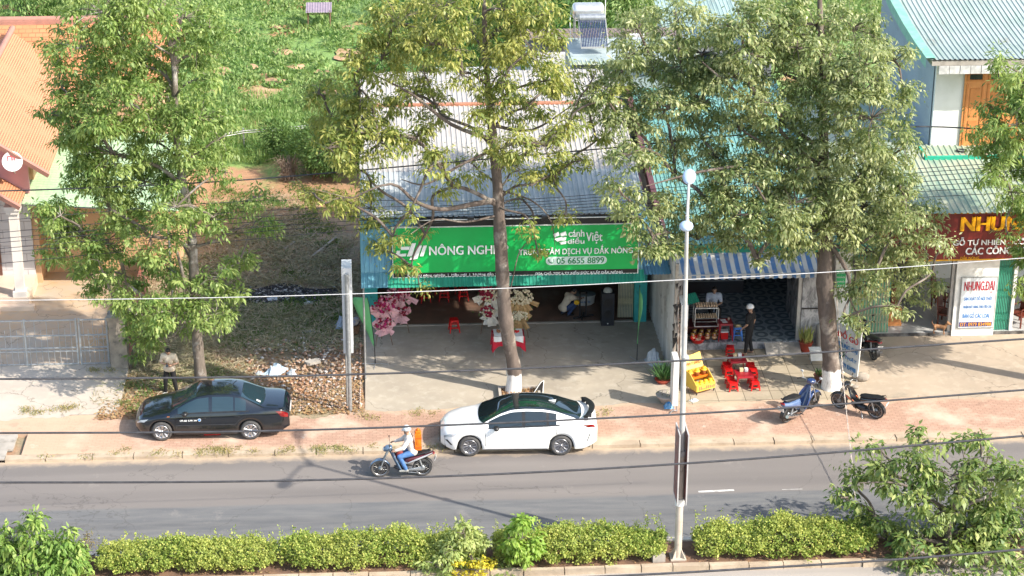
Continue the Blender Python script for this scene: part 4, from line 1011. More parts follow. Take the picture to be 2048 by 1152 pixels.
def hand(bm,w,d,up,side,curl=.5,s=1.):
    """palm and five fingers; w wrist, d pointing direction, up back of the hand, side +1/-1 for the thumb side"""
    d=Vector(d).normalized();up=Vector(up);up=(up-d*up.dot(d)).normalized();x=d.cross(up)*side
    w=Vector(w);pc=w+d*.05*s
    for k in(-1.3,-.45,.45,1.3):cap(bm,w+x*k*.010,w+d*.078*s+x*k*.020,.015,.0115,8)
    for k,(o,L) in enumerate(((1.35,.062),(.45,.072),(-.45,.068),(-1.35,.052))):
        p=w+d*.080*s+x*o*.0205;dd=d
        for j in range(3):
            an=curl*(.5+.5*j);dd=(d*math.cos(an*(j*.6+.6))-up*math.sin(an*(j*.6+.6))).normalized()
            q=p+dd*L*(.42,.32,.26)[j];cap(bm,p,q,.0088-.0008*j,.0082-.0008*j,7);p=q
    p=w+d*.018+x*.026;q=p+(d*.6+x*.75-up*.25).normalized()*.034;cap(bm,p,q,.0115,.0100,7)
    r=q+(d*.95+x*.2-up*.4).normalized()*.030;cap(bm,q,r,.0096,.0085,7)
def person(label,loc,rz,J,top,bottom,shoes=None,hair='short',helmet=None,sleeve='short',cat='person',toph=None,headdir=(0,1,0),curl=.5,group=None):
    """J: joint positions in the person's own frame (facing +Y). keys: hip(l,r),knee,ankle,toe,pelvis,chest,neck,head,shoulder,elbow,wrist + hand dirs"""
    t=thing('person',label,cat,loc,rz,group)
    V=lambda k:Vector(J[k])
    bm=bmesh.new();pv,ch,nk,hd=V('pelvis'),V('chest'),V('neck'),V('head')
    sx=(V('shR')-V('shL')).normalized()
    cap(bm,pv-sx*.06,pv+sx*.06,.105,.105);cap(bm,pv,pv.lerp(ch,.5),.115,.11);cap(bm,pv.lerp(ch,.5),ch,.11,.12)
    cap(bm,V('shL').lerp(ch,.45),V('shR').lerp(ch,.45),.10,.10);cap(bm,ch,nk,.10,.06);cap(bm,nk,hd-Vector((0,0,.06)),.052,.05)
    hdir=Vector(headdir).normalized();hx=hdir.cross(Vector((0,0,1))).normalized();hz=hx.cross(hdir)
    Mh=Matrix((hx,hdir,hz)).transposed()
    ellb(bm,hd,(.075,.092,.108),Mh);ellb(bm,hd+Mh@Vector((0,.035,-.05)),(.052,.055,.06),Mh)
    cap(bm,hd+Mh@Vector((0,.09,.01)),hd+Mh@Vector((0,.108,-.02)),.009,.013,7)
    for s in(-1,1):
        cap(bm,hd+Mh@Vector((s*.076,0,.015)),hd+Mh@Vector((s*.079,.0,-.02)),.013,.01,7)
    cap(bm,hd+Mh@Vector((-.02,.083,-.052)),hd+Mh@Vector((.02,.083,-.052)),.008,.008,6)
    for s,S in((1,'R'),(-1,'L')):
        sh,el,wr=V('sh'+S),V('el'+S),V('wr'+S)
        cap(bm,sh,el,.050,.040);cap(bm,el,wr,.039,.026)
        hand(bm,wr,J.get('hd'+S,wr-el),J.get('hu'+S,(0,0,1)),s,curl)
        cap(bm,V('hip'+S),V('kn'+S),.082,.056);cap(bm,V('kn'+S),V('kn'+S).lerp(V('an'+S),.35),.055,.056);cap(bm,V('kn'+S).lerp(V('an'+S),.35),V('an'+S),.056,.036)
        an=V('an'+S);to=V('to'+S);cap(bm,an-Vector((0,0,.04))-(to-an).normalized()*.03,to,.036,.03);cap(bm,an,an-Vector((0,0,.04)),.037,.036)
    body=fuse('body',bm,m_skin,t,.0075,2)
    # eyes
    g=MB()
    for s in(-1,1):g.ell(hd+Mh@Vector((s*.03,.088,.012)),(.012,.006,.007),8,6,Mh)
    g.build('eyes',m_hair,body)
    # shirt
    bm=bmesh.new();o=.014
    cap(bm,pv-sx*.06,pv+sx*.06,.125+o,.125+o);cap(bm,pv,pv.lerp(ch,.5),.125+o,.12+o);cap(bm,pv.lerp(ch,.5),ch,.12+o,.125+o)
    cap(bm,V('shL').lerp(ch,.35),V('shR').lerp(ch,.35),.105+o,.105+o);cap(bm,ch,nk-Vector((0,0,.02)),.105+o,.06)
    for S in 'RL':
        sh,el,wr=V('sh'+S),V('el'+S),V('wr'+S)
        e=el if sleeve=='long' else sh.lerp(el,.72)
        cap(bm,sh,e,.062+o,.054+o)
        if sleeve=='long':cap(bm,el,wr.lerp(el,.06),.054+o,.042)
    fuse('shirt',bm,top,t,.014,3)
    # trousers
    bm=bmesh.new()
    cap(bm,pv-sx*.06-Vector((0,0,.02)),pv+sx*.06-Vector((0,0,.02)),.125,.125)
    for S in 'RL':
        cap(bm,V('hip'+S),V('kn'+S),.100,.073);cap(bm,V('kn'+S),V('an'+S)+Vector((0,0,.02)),.073,.056)
    fuse('trousers',bm,bottom,t,.014,3)
    for S in 'RL':
        an=V('an'+S);to=V('to'+S)
        bm=bmesh.new();dd=(to-an);dd.z=0;dd=dd.normalized()
        z0=Vector((0,0,.045))
        cap(bm,an-z0-dd*.04,an-z0+dd*.10,.044,.042);cap(bm,an-z0+dd*.08,to+dd*.015,.042,.032)
        if shoes is not None:cap(bm,an,an-z0,.045,.046);fuse('shoe',bm,shoes,t,.012,2)
        else:bm.free()
    if helmet is None:
        bm=bmesh.new();ellb(bm,hd+Mh@Vector((0,-.012,.022)),(.084,.096,.102),Mh)
        # cut away the face side
        hb=fuse('hair',bm,m_hair,t,.012,1)
        me=hb.data;b2=bmesh.new();b2.from_mesh(me)
        dl=[v for v in b2.verts if (Mh.transposed()@(v.co-hd)).y>.045 and (Mh.transposed()@(v.co-hd)).z<.062 or (Mh.transposed()@(v.co-hd)).z<-.055]
        bmesh.ops.delete(b2,geom=dl,context='VERTS');b2.to_mesh(me);b2.free()
    else:
        prof=[(.12*math.cos(a),.13*math.sin(a)*1.02) for a in np.linspace(-.15,PI/2,9)]
        g=MB();g.lathe([(max(r,0.001),z) for r,z in prof],hd+Mh@Vector((0,-.012,.035)),22,Mh,sc=(.92,1.08))
        g.lathe([(.108,-.022),(.119,-.018)],hd+Mh@Vector((0,-.012,.035)),22,Mh,sc=(.92,1.08))
        hl=g.build('helmet',helmet,t)
        g=MB();P=[[hd+Mh@Vector((.11*math.sin(a)*(1+.05*k),.12*math.cos(a)*(1+.3*k),.035-.018*k)) for a in np.linspace(-.9,.9,9)] for k in(0,1)]
        g.grid(P);g.build('peak',helmet,hl)
        g=MB();g.tube([hd+Mh@Vector((-.085,.02,.0)),hd+Mh@Vector((-.06,.05,-.1)),hd+Mh@Vector((0,.06,-.118)),hd+Mh@Vector((.06,.05,-.1)),hd+Mh@Vector((.085,.02,0))],.006,5);g.build('strap',m_black,hl)
    return t
def standing(h=1.0):
    J=dict(pelvis=(0,0,.93),chest=(0,.01,1.27),neck=(0,-.01,1.43),head=(0,.02,1.58),
     shR=(.185,0,1.38),shL=(-.185,0,1.38),elR=(.24,-.02,1.10),elL=(-.24,-.02,1.10),wrR=(.26,.05,.86),wrL=(-.26,.05,.86),
     hipR=(.09,0,.9),hipL=(-.09,0,.9),knR=(.11,.03,.49),knL=(-.11,.03,.49),anR=(.12,-.01,.085),anL=(-.12,-.01,.085),toR=(.15,.13,.03),toL=(-.15,.13,.03))
    return J
def scale(J,s):
    return {k:tuple(c*s for c in v) if k[:2] not in('hd','hu') or k in('head',) else v for k,v in J.items()}
# man with a phone beside the black car
p=PZ(344,792,0)
J=standing();J.update(head=(0,.07,1.55),neck=(0,.0,1.43),elR=(.27,.0,1.12),elL=(-.27,.0,1.12),wrR=(.07,.24,1.17),wrL=(-.08,.22,1.12),hdR=(-.9,.35,.25),hdL=(.9,.35,.1),huR=(0,-.3,-1),huL=(0,-.3,-1),
  anR=(.17,.02,.085),anL=(-.19,-.02,.085),knR=(.14,.05,.49),knL=(-.14,.03,.49),toR=(.24,.14,.03),toL=(-.27,.1,.03))
J=scale(J,.97)
m_cream=M('cream_cotton',(.66,.56,.43),(.58,.48,.36),7,.8,bmp=.3,bs=18)
m_blackcloth=M('black_cotton',(.007,.007,.009),(.012,.012,.014),8,.8,bmp=.3,bs=18)
pm=person('person in a cream tee with yellow print and black trousers looking down at a phone',(p[0],p[1],-.04),R(172),J,m_cream,m_blackcloth,m_white,headdir=(0,.75,-.65),curl=.9)
g=MB();g.ell((.03,.128,1.10),(.07,.02,.05),10,8);g.ell((-.04,.128,1.05),(.06,.02,.05),10,8,mi=1);g.build('print',[m_yellow,M('brown_print',(.3,.1,.06))],pm)
t=thing('phone','dark phone held in both hands by the person in the cream tee','phone',(0,0,0));c=Matrix.Rotation(R(172),3,'Z')@Vector((-.01,.30,1.15))
t.location=(p[0]+c.x,p[1]+c.y,c.z-.04);t.rotation_euler=(R(-35),0,R(172))
g=MB();g.box((0,0,0),(.075,.15,.009));g.build('case',m_black,t);g=MB();g.box((0,0,.0055),(.068,.14,.002));g.build('screen',M('phone_glass',(.05,.06,.08),rough=.1,coat=1),t)
# customer in black with a white helmet
p=PZ(1498,703,.06)
J=standing();J.update(elR=(.26,-.05,1.1),wrR=(.27,.02,.86),elL=(-.24,.0,1.1),wrL=(-.2,.16,.93),anR=(.1,-.06,.085),toR=(.12,.08,.03),anL=(-.12,.06,.085),toL=(-.14,.2,.03))
person('person in black clothes and white helmet standing at the cafe terrace step',(p[0],p[1],.05),R(58),scale(J,1.02),m_blackcloth,m_blackcloth,None,helmet=M('white_shell',(.8,.8,.8),(.75,.75,.75),3,.2,coat=1),headdir=(.05,1,-.2))
# seller behind the egg case (sitting)
p=PZ(1428,640,.3)
J=dict(pelvis=(0,0,.50),chest=(0,.05,.84),neck=(0,.06,1.0),head=(0,.11,1.15),shR=(.19,.05,.95),shL=(-.19,.05,.95),elR=(.24,.15,.70),elL=(-.24,.15,.70),wrR=(.04,.34,.68),wrL=(-.07,.32,.68),hdR=(-.8,.5,0),hdL=(.8,.5,0),
  hipR=(.1,.02,.48),hipL=(-.1,.02,.48),knR=(.15,.44,.48),knL=(-.15,.44,.48),anR=(.14,.42,.085),anL=(-.14,.42,.085),toR=(.15,.56,.03),toL=(-.15,.56,.03))
J={k:(v[0],v[1],v[2]+(.0 if k not in('hdR','hdL','anR','anL','toR','toL','knR','knL') else 0)) for k,v in J.items()}
J['knR']=(.15,.4,.55);J['knL']=(-.15,.4,.55)
PS_Y=7.45
x=PY(1427,600,PS_Y)[0]
person('person in a light blue checked shirt seated behind the egg case',(x,PS_Y,.3),R(180),J,M('pale_blue_check',(.42,.48,.6),(.52,.57,.66),30,.8),m_blackcloth,m_black,headdir=(0,1,-.25))
# crouching worker inside the open shop
p=PZ(1138,628,.05)
J=dict(pelvis=(0,-.12,.30),chest=(0,.10,.62),neck=(0,.20,.75),head=(0,.32,.82),shR=(.18,.16,.68),shL=(-.18,.16,.68),elR=(.22,.36,.55),elL=(-.22,.36,.52),wrR=(.12,.56,.55),wrL=(-.10,.54,.50),hdR=(-.2,1,0),hdL=(.2,1,0),
  hipR=(.1,-.08,.30),hipL=(-.1,-.08,.30),knR=(.17,.32,.46),knL=(-.16,.34,.40),anR=(.13,.03,.085),anL=(-.13,-.06,.085),toR=(.15,.17,.03),toL=(-.15,.08,.03))
person('person in a beige tee and blue jeans crouching inside the open shop',(p[0]-.1,p[1]-.05,.05),R(-62),J,m_cream,M('dark_denim',(.025,.05,.13),(.04,.07,.17),20,.85),M('dark_shoe',(.03,.03,.035)),headdir=(0,.8,-.55))
# ================= VEHICLES =================
m_alloy=M('alloy',(.62,.62,.64),(.5,.5,.52),8,.25,.85)
m_dalloy=M('dark_alloy',(.05,.05,.055),(.08,.08,.085),8,.35,.6)
m_lampglass=M('lamp_glass',(.45,.48,.5),(.3,.33,.36),9,.08,coat=1)
m_tail=M('red_lens',(.22,.008,.01),(.12,.004,.006),9,.12,coat=1)
m_amber=M('amber_lens',(.7,.2,.01),rough=.2,coat=1)
m_plate=M('number_plate',(.62,.62,.6),(.5,.5,.5),30,.5)
def wheel(name,parent,c,r,wd,mt_rim,mt_disc,spokes=10,twist=0.,side=-1,rimr=.68,sw=.03,double=False):
    o=thing(name,None,None,c);del_=[o.pop(k) for k in('label','category') if k in o];o.parent=parent
    # wheels are parts: replace the empty by the tyre mesh
    bpy.data.objects.remove(o)
    Mx=Matrix.Rotation(PI/2,3,'X')
    g=MB();h=wd/2
    g.lathe([(r*rimr,-h*.9),(r*.86,-h),(r*.97,-h*.75),(r,-h*.3),(r,h*.3),(r*.97,h*.75),(r*.86,h),(r*rimr,h*.9),(r*rimr,-h*.9)],(0,0,0),36,Mx)
    ty=g.build('wheel',m_rubber,parent);ty.location=c
    g=MB();ri=r*rimr
    g.lathe([(ri*1.0,side*-h*.2),(ri*1.02,side*-h*-.0),(ri*1.02,h*.92),(ri*.93,h*.95),(ri*.93,h*.2),(ri*.93,-h*.2)],(0,0,0),36,Matrix.Rotation(PI/2 if side<0 else -PI/2,3,'X'))
    for k in range(spokes):
        a=2*PI*k/spokes
        for e in((-.09,.09) if double else (0,)):
            p0=(ri*.18*math.cos(a),side*h*.6,ri*.18*math.sin(a));p1=(ri*.96*math.cos(a+e+twist),side*h*.85,ri*.96*math.sin(a+e+twist))
            pm=(ri*.55*math.cos(a+e*.6),side*h*.75,ri*.55*math.sin(a+e*.6))
            g.tube([p0,pm,p1],[sw*.8,sw*.8,sw],6)
    g.ell((0,side*h*.62,0),(ri*.2,.03,ri*.2),14,6)
    g.build('rim',mt_rim,ty)
    g=MB();g.lathe([(.001,side*h*.1),(ri*.92,side*h*.1)],(0,0,0),30,Matrix.Rotation(PI/2,3,'X').inverted());g.build('brake_disc',mt_disc,ty)
    return ty
def car(label,loc,rz,body,W,zc,zb,hw,rw,L,wheels,wr_,glass,rim,dk,windows,wsh,rwin,roofpatch=None,tail=None,head=None,seams=(),**kw):
    t=thing('parked_car',label,'car',loc,rz)
    I=lambda tb,x:float(np.interp(x,[a for a,_ in tb],[b for _,b in tb]))
    def smooth(tb,x,e=.06):return (I(tb,x-e)+I(tb,x)*2+I(tb,x+e))/4
    ar=wr_+.045
    def zbot(x):
        z=.20+.10*max(0,1-x/.35)+.14*max(0,1-(L-x)/.45)
        for xw in wheels:
            d=abs(x-xw)
            if d<ar:z=max(z,wr_+math.sqrt(ar*ar-d*d)*.98)
        return z
    def ctrl(x):
        w_=smooth(hw,x)/1.;c=smooth(zc,x);b_=min(smooth(zb,x),c-.015);r_=smooth(rw,x);z0_=zbot(x);ze=max(c-.045,b_+.004)
        zr_=b_+(ze-b_)
        return [(w_*.95,z0_),(w_*.995,z0_+(b_-z0_)*.22),(w_,z0_+(b_-z0_)*.5),(w_*.985,z0_+(b_-z0_)*.84),(w_*.945,b_),(r_,zr_),(r_*.62,c-.012),(0,c)]
    def S(x,tt):
        P=ctrl(x);s=1
        if tt>7:tt=14-tt;s=-1
        i=min(int(tt),6);f=tt-i
        p1=P[i];p2=P[i+1];p0=P[i-1] if i>0 else p1;p3=P[i+2] if i<6 else (-P[6][0],P[6][1])
        if i in(4,):
            y=p1[0]*(1-f)+p2[0]*f;z=p1[1]*(1-f)+p2[1]*f
            bulge=.012*math.sin(PI*f);y+=bulge
        elif i==5 or i==6:
            cr=lambda a,b,c_,d:.5*(2*b+(c_-a)*f+(2*a-5*b+4*c_-d)*f*f+(3*b-a-3*c_+d)*f**3)
            if i==5:p0=(p1[0]+.06,p1[1]-.05)
            y=cr(p0[0],p1[0],p2[0],p3[0]);z=cr(p0[1],p1[1],p2[1],p3[1])
        else:
            y=p1[0]*(1-f)+p2[0]*f;z=p1[1]*(1-f)+p2[1]*f
        return Vector((x,-y*s,z))
    xs=np.unique(np.concatenate([np.linspace(0,.3,9),np.linspace(.3,L-.3,78),np.linspace(L-.3,L,9)]))
    ts=[0,.5,1,1.5,2,2.5,3,3.4,3.8,4,4.25,4.5,4.75,5,5.2,5.5,5.8,6,6.4,6.8,7];ts=ts+[14-a for a in ts[-2::-1]]
    g=MB();G=[[tuple(S(x,a)) for a in ts] for x in xs];g.grid(G)
    g.add(G[0],[tuple(range(len(ts)))]);g.add(G[-1],[tuple(range(len(ts)))[::-1]])
    bd=g.build('body',body,t)
    def patch(name,xa,xb,ta,tb,mt,par,off=.006,nx=14,nt=6,xf=None,mirror=True,thick=None):
        outs=[]
        for m_ in((0,1) if mirror else (0,)):
            g=MB();G=[]
            for i in range(nx+1):
                row=[]
                for j in range(nt+1):
                    tt=ta+(tb-ta)*j/nt;u=i/nx
                    a,b=(xa,xb) if xf is None else xf(j/nt)
                    x=a+(b-a)*u
                    q=14-tt if m_ else tt
                    p=S(x,q);e=.01;n_=(S(x+e,q)-S(x-e,q)).cross(S(x,q+.03)-S(x,q-.03) if .05<q<13.95 else Vector((0,0,1)))
                    n_=n_.normalized() if n_.length>0 else Vector((0,-1,0))
                    if n_.y*(1 if m_ else -1)<0 and abs(n_.y)>.2:n_=-n_
                    if abs(n_.y)<=.2 and n_.z<0:n_=-n_
                    row.append(tuple(p+n_*off))
                G.append(row)
            g.grid(G);outs.append(g.build(name,mt,par))
        return outs
    for a,b in windows:patch('side_window',a,b,4.1,4.9,glass,bd,.004)
    gl=MB()
    patch('windscreen',wsh[0],wsh[1],5.08,8.92,glass,bd,.006,12,18,mirror=False,xf=lambda v:(wsh[0]+.16*(2*v-1)**2,wsh[1]+.05*(2*v-1)**2))
    patch('rear_window',rwin[0],rwin[1],5.1,8.9,glass,bd,.006,12,18,mirror=False,xf=lambda v:(rwin[0]-.03*(2*v-1)**2,rwin[1]-.14*(2*v-1)**2))
    if roofpatch:
        patch('roof_glass',roofpatch[0],roofpatch[1],5.12,8.88,glass,bd,.0035,14,18,mirror=False)
        for a,b in((2.395,2.505),(3.115,3.205)):patch('door_pillar',a,b,4.1,4.9,m_black,bd,.003,2,6)
    for x in seams:patch('door_seam',x-.006,x+.006,1.0,4.0,m_black,bd,.002,1,14)
    patch('belt_trim',windows[0][0]-.05,windows[-1][1]+.1,4.0,4.1,m_black,bd,.004,20,1)
    if head:patch('headlight',head[0],head[1],head[2],head[3],m_lampglass,bd,.008,xf=lambda v:(head[0],head[1]-.12*(1-v)))
    if tail:patch('tail_light',tail[0],tail[1],tail[2],tail[3],m_tail,bd,.008,xf=lambda v:(tail[0]+.16*(1-v),tail[1]))
    w2=max(b for _,b in hw)
    for x in kw.get('handles',()):
        for s in(-1,1):
            g=MB();g.ell((x,s*(w2*.985),I(zb,x)-.13),(.1,.018,.016),10,6);g.build('door_handle',kw.get('hmat',body),bd)
    for s in(-1,1):
        mx=windows[0][0]+.22;g=MB();g.ell((mx,s*(w2+.07),I(zb,mx)+.06),(.09,.12,.075),12,8);g.tube([(mx,s*w2*.9,I(zb,mx)),(mx,s*(w2+.05),I(zb,mx)+.04)],.025,6);g.build('side_mirror',dk,bd)
    g=MB();g.bx(.12,L-.2,-w2*.78,w2*.78,.2,.62);g.build('underbody',m_black,t)
    for xw in wheels:
        for s in(-1,1):wheel('wheel',t,(xw,s*(w2-.1),wr_),wr_,.2,rim[0],rim[1],rim[2],rim[3],s,double=rim[4],sw=rim[5])
    return t,bd,S,patch
glassd=glassmat('tinted_glass',(.012,.02,.022),.03)
glassb=glassmat('tinted_side_glass',(.015,.035,.045),.04)
# white sedan
paintw=M('white_car_paint',(.84,.84,.83),(.82,.82,.81),1.,.22,coat=1)
pf=PZ(944,908,0);pr=PZ(1122,908,0)
yc=(pf[1]+pr[1])/2+.02+.88
zc=[(0,.60),(.06,.70),(.2,.78),(.6,.88),(1.08,.96),(1.35,1.10),(1.75,1.30),(2.1,1.41),(2.5,1.44),(3.0,1.42),(3.4,1.35),(3.8,1.21),(4.15,1.08),(4.45,1.06),(4.58,1.0),(4.64,.85)]
zb=[(0,.52),(.2,.69),(.6,.80),(1.1,.87),(1.6,.90),(2.4,.92),(3.2,.95),(3.7,.98),(4.2,1.0),(4.5,.98),(4.64,.8)]
hw=[(0,.52),(.05,.62),(.15,.74),(.35,.84),(.7,.89),(1.2,.90),(3.2,.90),(3.9,.89),(4.3,.84),(4.5,.76),(4.64,.6)]
rw=[(0,.40),(.2,.58),(.6,.70),(1.08,.76),(1.4,.70),(1.8,.62),(2.1,.59),(2.9,.585),(3.4,.60),(3.8,.62),(4.15,.66),(4.45,.66),(4.64,.5)]
car1,bd,S1,patch1=car('white sedan with black glass roof and rear spoiler parked at the kerb',(pf[0]-.86,yc,-.05),math.atan2(pr[1]-pf[1],pr[0]-pf[0])*.4,
 paintw,.9,zc,zb,hw,rw,4.64,(.86,3.56),.325,glassd,(M('machined_alloy',(.4,.4,.42),(.3,.3,.32),8,.3,.8),m_dalloy,10,.10,True,.009),m_black,((1.42,2.40),(2.5,3.12),(3.2,3.42)),(1.12,1.97),(3.38,4.2),(1.93,3.46),tail=(4.2,4.56,3.1,3.8),head=(.1,.52,3.0,3.75),seams=(1.32,2.46,3.42),handles=(2.28,3.2),hmat=paintw)
g=MB()
P=[]
for i in range(21):
    v=-1+2*i/20;y=.66*v;x=4.50-.22*v*v
    P.append([(x-.08,y,1.20-.04*v*v),(x+.06,y,1.225-.04*v*v),(x+.10,y,1.215-.04*v*v),(x+.05,y,1.195-.04*v*v),(x-.08,y,1.185-.04*v*v)])
g.grid(P)
for y in(-.42,.42):g.bx(4.36,4.48,y-.02,y+.02,1.04,1.2)
for y in(-.62,.62):g.bx(4.24,4.36,y-.03,y+.03,1.04,1.19)
g.build('spoiler',m_black,bd)
g=MB();g.box((.02,-.0,.42),(.10,1.0,.2));g.build('grille',m_black,bd)
patch1('bumper_vent',.14,.36,1.3,2.4,m_black,bd,.006,xf=lambda v:(.13+.16*(1-v),.20+.16*(1-v)))
patch1('bumper_vent',4.36,4.5,1.2,2.2,m_black,bd,.006,xf=lambda v:(4.40-.08*(1-v),4.43-.08*(1-v)))
patch1('sill',1.25,3.18,0.02,.22,m_black,bd,.004,20,1)
g=MB();g.prism([(3.22,-.02,1.40),(3.42,-.02,1.345),(3.44,-.02,1.42)],(0,.04,0));g.build('fin_antenna',paintw,bd)
# black sedan
paintb=M('black_car_paint',(.006,.009,.014),(.008,.011,.016),1.,.15,coat=1)
pf=PZ(329,886,.045);pr=PZ(496,885,.045)
zc=[(0,.56),(.05,.66),(.15,.74),(.5,.83),(1.05,.93),(1.3,1.06),(1.6,1.24),(1.85,1.36),(2.3,1.42),(2.8,1.42),(3.15,1.37),(3.5,1.2),(3.85,1.04),(4.1,1.02),(4.45,1.0),(4.55,.92),(4.6,.78)]
zb=[(0,.48),(.15,.66),(.6,.76),(1.1,.84),(1.6,.87),(2.6,.89),(3.3,.92),(3.9,.94),(4.4,.92),(4.6,.74)]
hw=[(0,.5),(.05,.64),(.18,.76),(.4,.82),(.8,.86),(1.2,.87),(3.3,.87),(4.0,.85),(4.4,.78),(4.6,.6)]
rw=[(0,.42),(.2,.6),(.6,.68),(1.05,.74),(1.35,.68),(1.85,.60),(2.2,.575),(2.8,.575),(3.15,.60),(3.5,.64),(3.85,.69),(4.3,.70),(4.6,.5)]
car2,bd2,S2,patch2=car('black four-door sedan with pale roof sheen parked on the brick pavement',(pf[0]-.80,(pf[1]+pr[1])/2+.02+.84,.045),-.02,
 paintb,.87,zc,zb,hw,rw,4.6,(.80,3.44),.31,glassb,(m_alloy,m_dalloy,9,.0,True,.02),m_black,((1.3,2.22),(2.32,2.95),(3.0,3.32)),(1.08,1.82),(3.2,3.86),None,tail=(4.2,4.56,2.6,3.75),head=(.06,.42,2.9,3.7),seams=(1.22,2.26,3.3),handles=(2.05,3.05),hmat=m_black)
g=MB();g.tube([(2.9,.1,1.42),(2.98,.1,1.50),(3.02,.1,1.52)],.012,5);g.build('antenna',m_black,bd2)
patch2('side_marker',.98,1.06,3.15,3.4,m_amber,bd2,.008,4,2)
patch2('side_moulding',1.25,3.2,1.9,2.05,M('moulding',(.03,.033,.04)),bd2,.008,20,1)
patch2('rear_sticker',3.62,3.74,5.7,6.0,m_plate,bd2,.01,3,3,mirror=False)
for s in((1.38,'12'),):
    pass
# door lettering and badge
g=MB();x0_,x1_=1.36,1.86;zt_=.74
text('door_lettering','09.68 579 79',x0_,x1_,zt_-.085,zt_-.03,-.883,m_lt,bd2,.003,.02,w=False)
g=MB();g.lathe([(.05,0),(.05,.004)],(1.94,-.883,zt_-.04),18,Matrix.Rotation(PI/2,3,'X'),mi=0);g.build('badge',m_white,bd2)
g=MB();g.lathe([(.036,0),(.036,.004)],(1.94,-.888,zt_-.04),18,Matrix.Rotation(PI/2,3,'X'));g.build('badge_centre',m_bt,bd2)
g=MB();g.box((4.6,0,.72),(.03,.5,.13));g.build('number_plate',m_plate,bd2)
t=thing('traffic_cone','red and white board lying under the black sedan','board',(pf[0]+1.45,pf[1]+.25,.06));t.name='board'
g=MB();g.box((0,0,.04),(.5,.14,.05),.03,0);g.box((.42,.03,.05),(.3,.1,.05),.1,1);g.build('plank',[m_red,m_steel],t)
# ---- motorbikes ----
def loft(g,st,n=14,y=0.,mi=0,e=2.4):
    P=[]
    for x,z,w_,h_ in st:
        r=[]
        for k in range(n+1):
            a=2*PI*k/n;ca,sa=math.cos(a),math.sin(a)
            r.append((x,y+w_*math.copysign(abs(ca)**(2/e),ca),z+h_*math.copysign(abs(sa)**(2/e),sa)))
        P.append(r)
    g.grid(P,mi);g.add(P[0],[tuple(range(n+1))],mi);g.add(P[-1],[tuple(range(n+1))[::-1]],mi);return g
def spokewheel(par,c,r,tyw,spokes=18,rimm=None,alloy=False):
    g=MB();Mx=Matrix.Rotation(PI/2,3,'X');h=tyw/2
    g.lathe([(r-.06,-h*.5),(r-.03,-h),(r-.008,-h*.6),(r,0),(r-.008,h*.6),(r-.03,h),(r-.06,h*.5),(r-.06,-h*.5)],(0,0,0),32,Mx)
    w_=g.build('wheel',m_rubber,par);w_.location=c
    g=MB();g.lathe([(r-.058,-h*.5),(r-.075,-h*.4),(r-.075,h*.4),(r-.058,h*.5),(r-.05,0),(r-.058,-h*.5)],(0,0,0),32,Mx)
    if alloy:
        for k in range(5):
            a=2*PI*k/5;g.tube([(0,0,0),((r-.07)*math.cos(a),0,(r-.07)*math.sin(a))],[.022,.014],6)
    g.build('rim',rimm or m_chrome,w_)
    g=MB()
    if not alloy:
        for k in range(spokes):
            a=2*PI*k/spokes;g.tube([(.03*math.cos(a+.7),(-1)**k*.025,.03*math.sin(a+.7)),((r-.07)*math.cos(a),0,(r-.07)*math.sin(a))],.0028,4,cap=False)
        g.build('spokes',m_chrome,w_)
    g=MB();g.lathe([(.001,-.05),(.055,-.045),(.06,0),(.055,.045),(.001,.05)],(0,0,0),16,Mx);g.build('hub',m_steel,w_)
    return w_
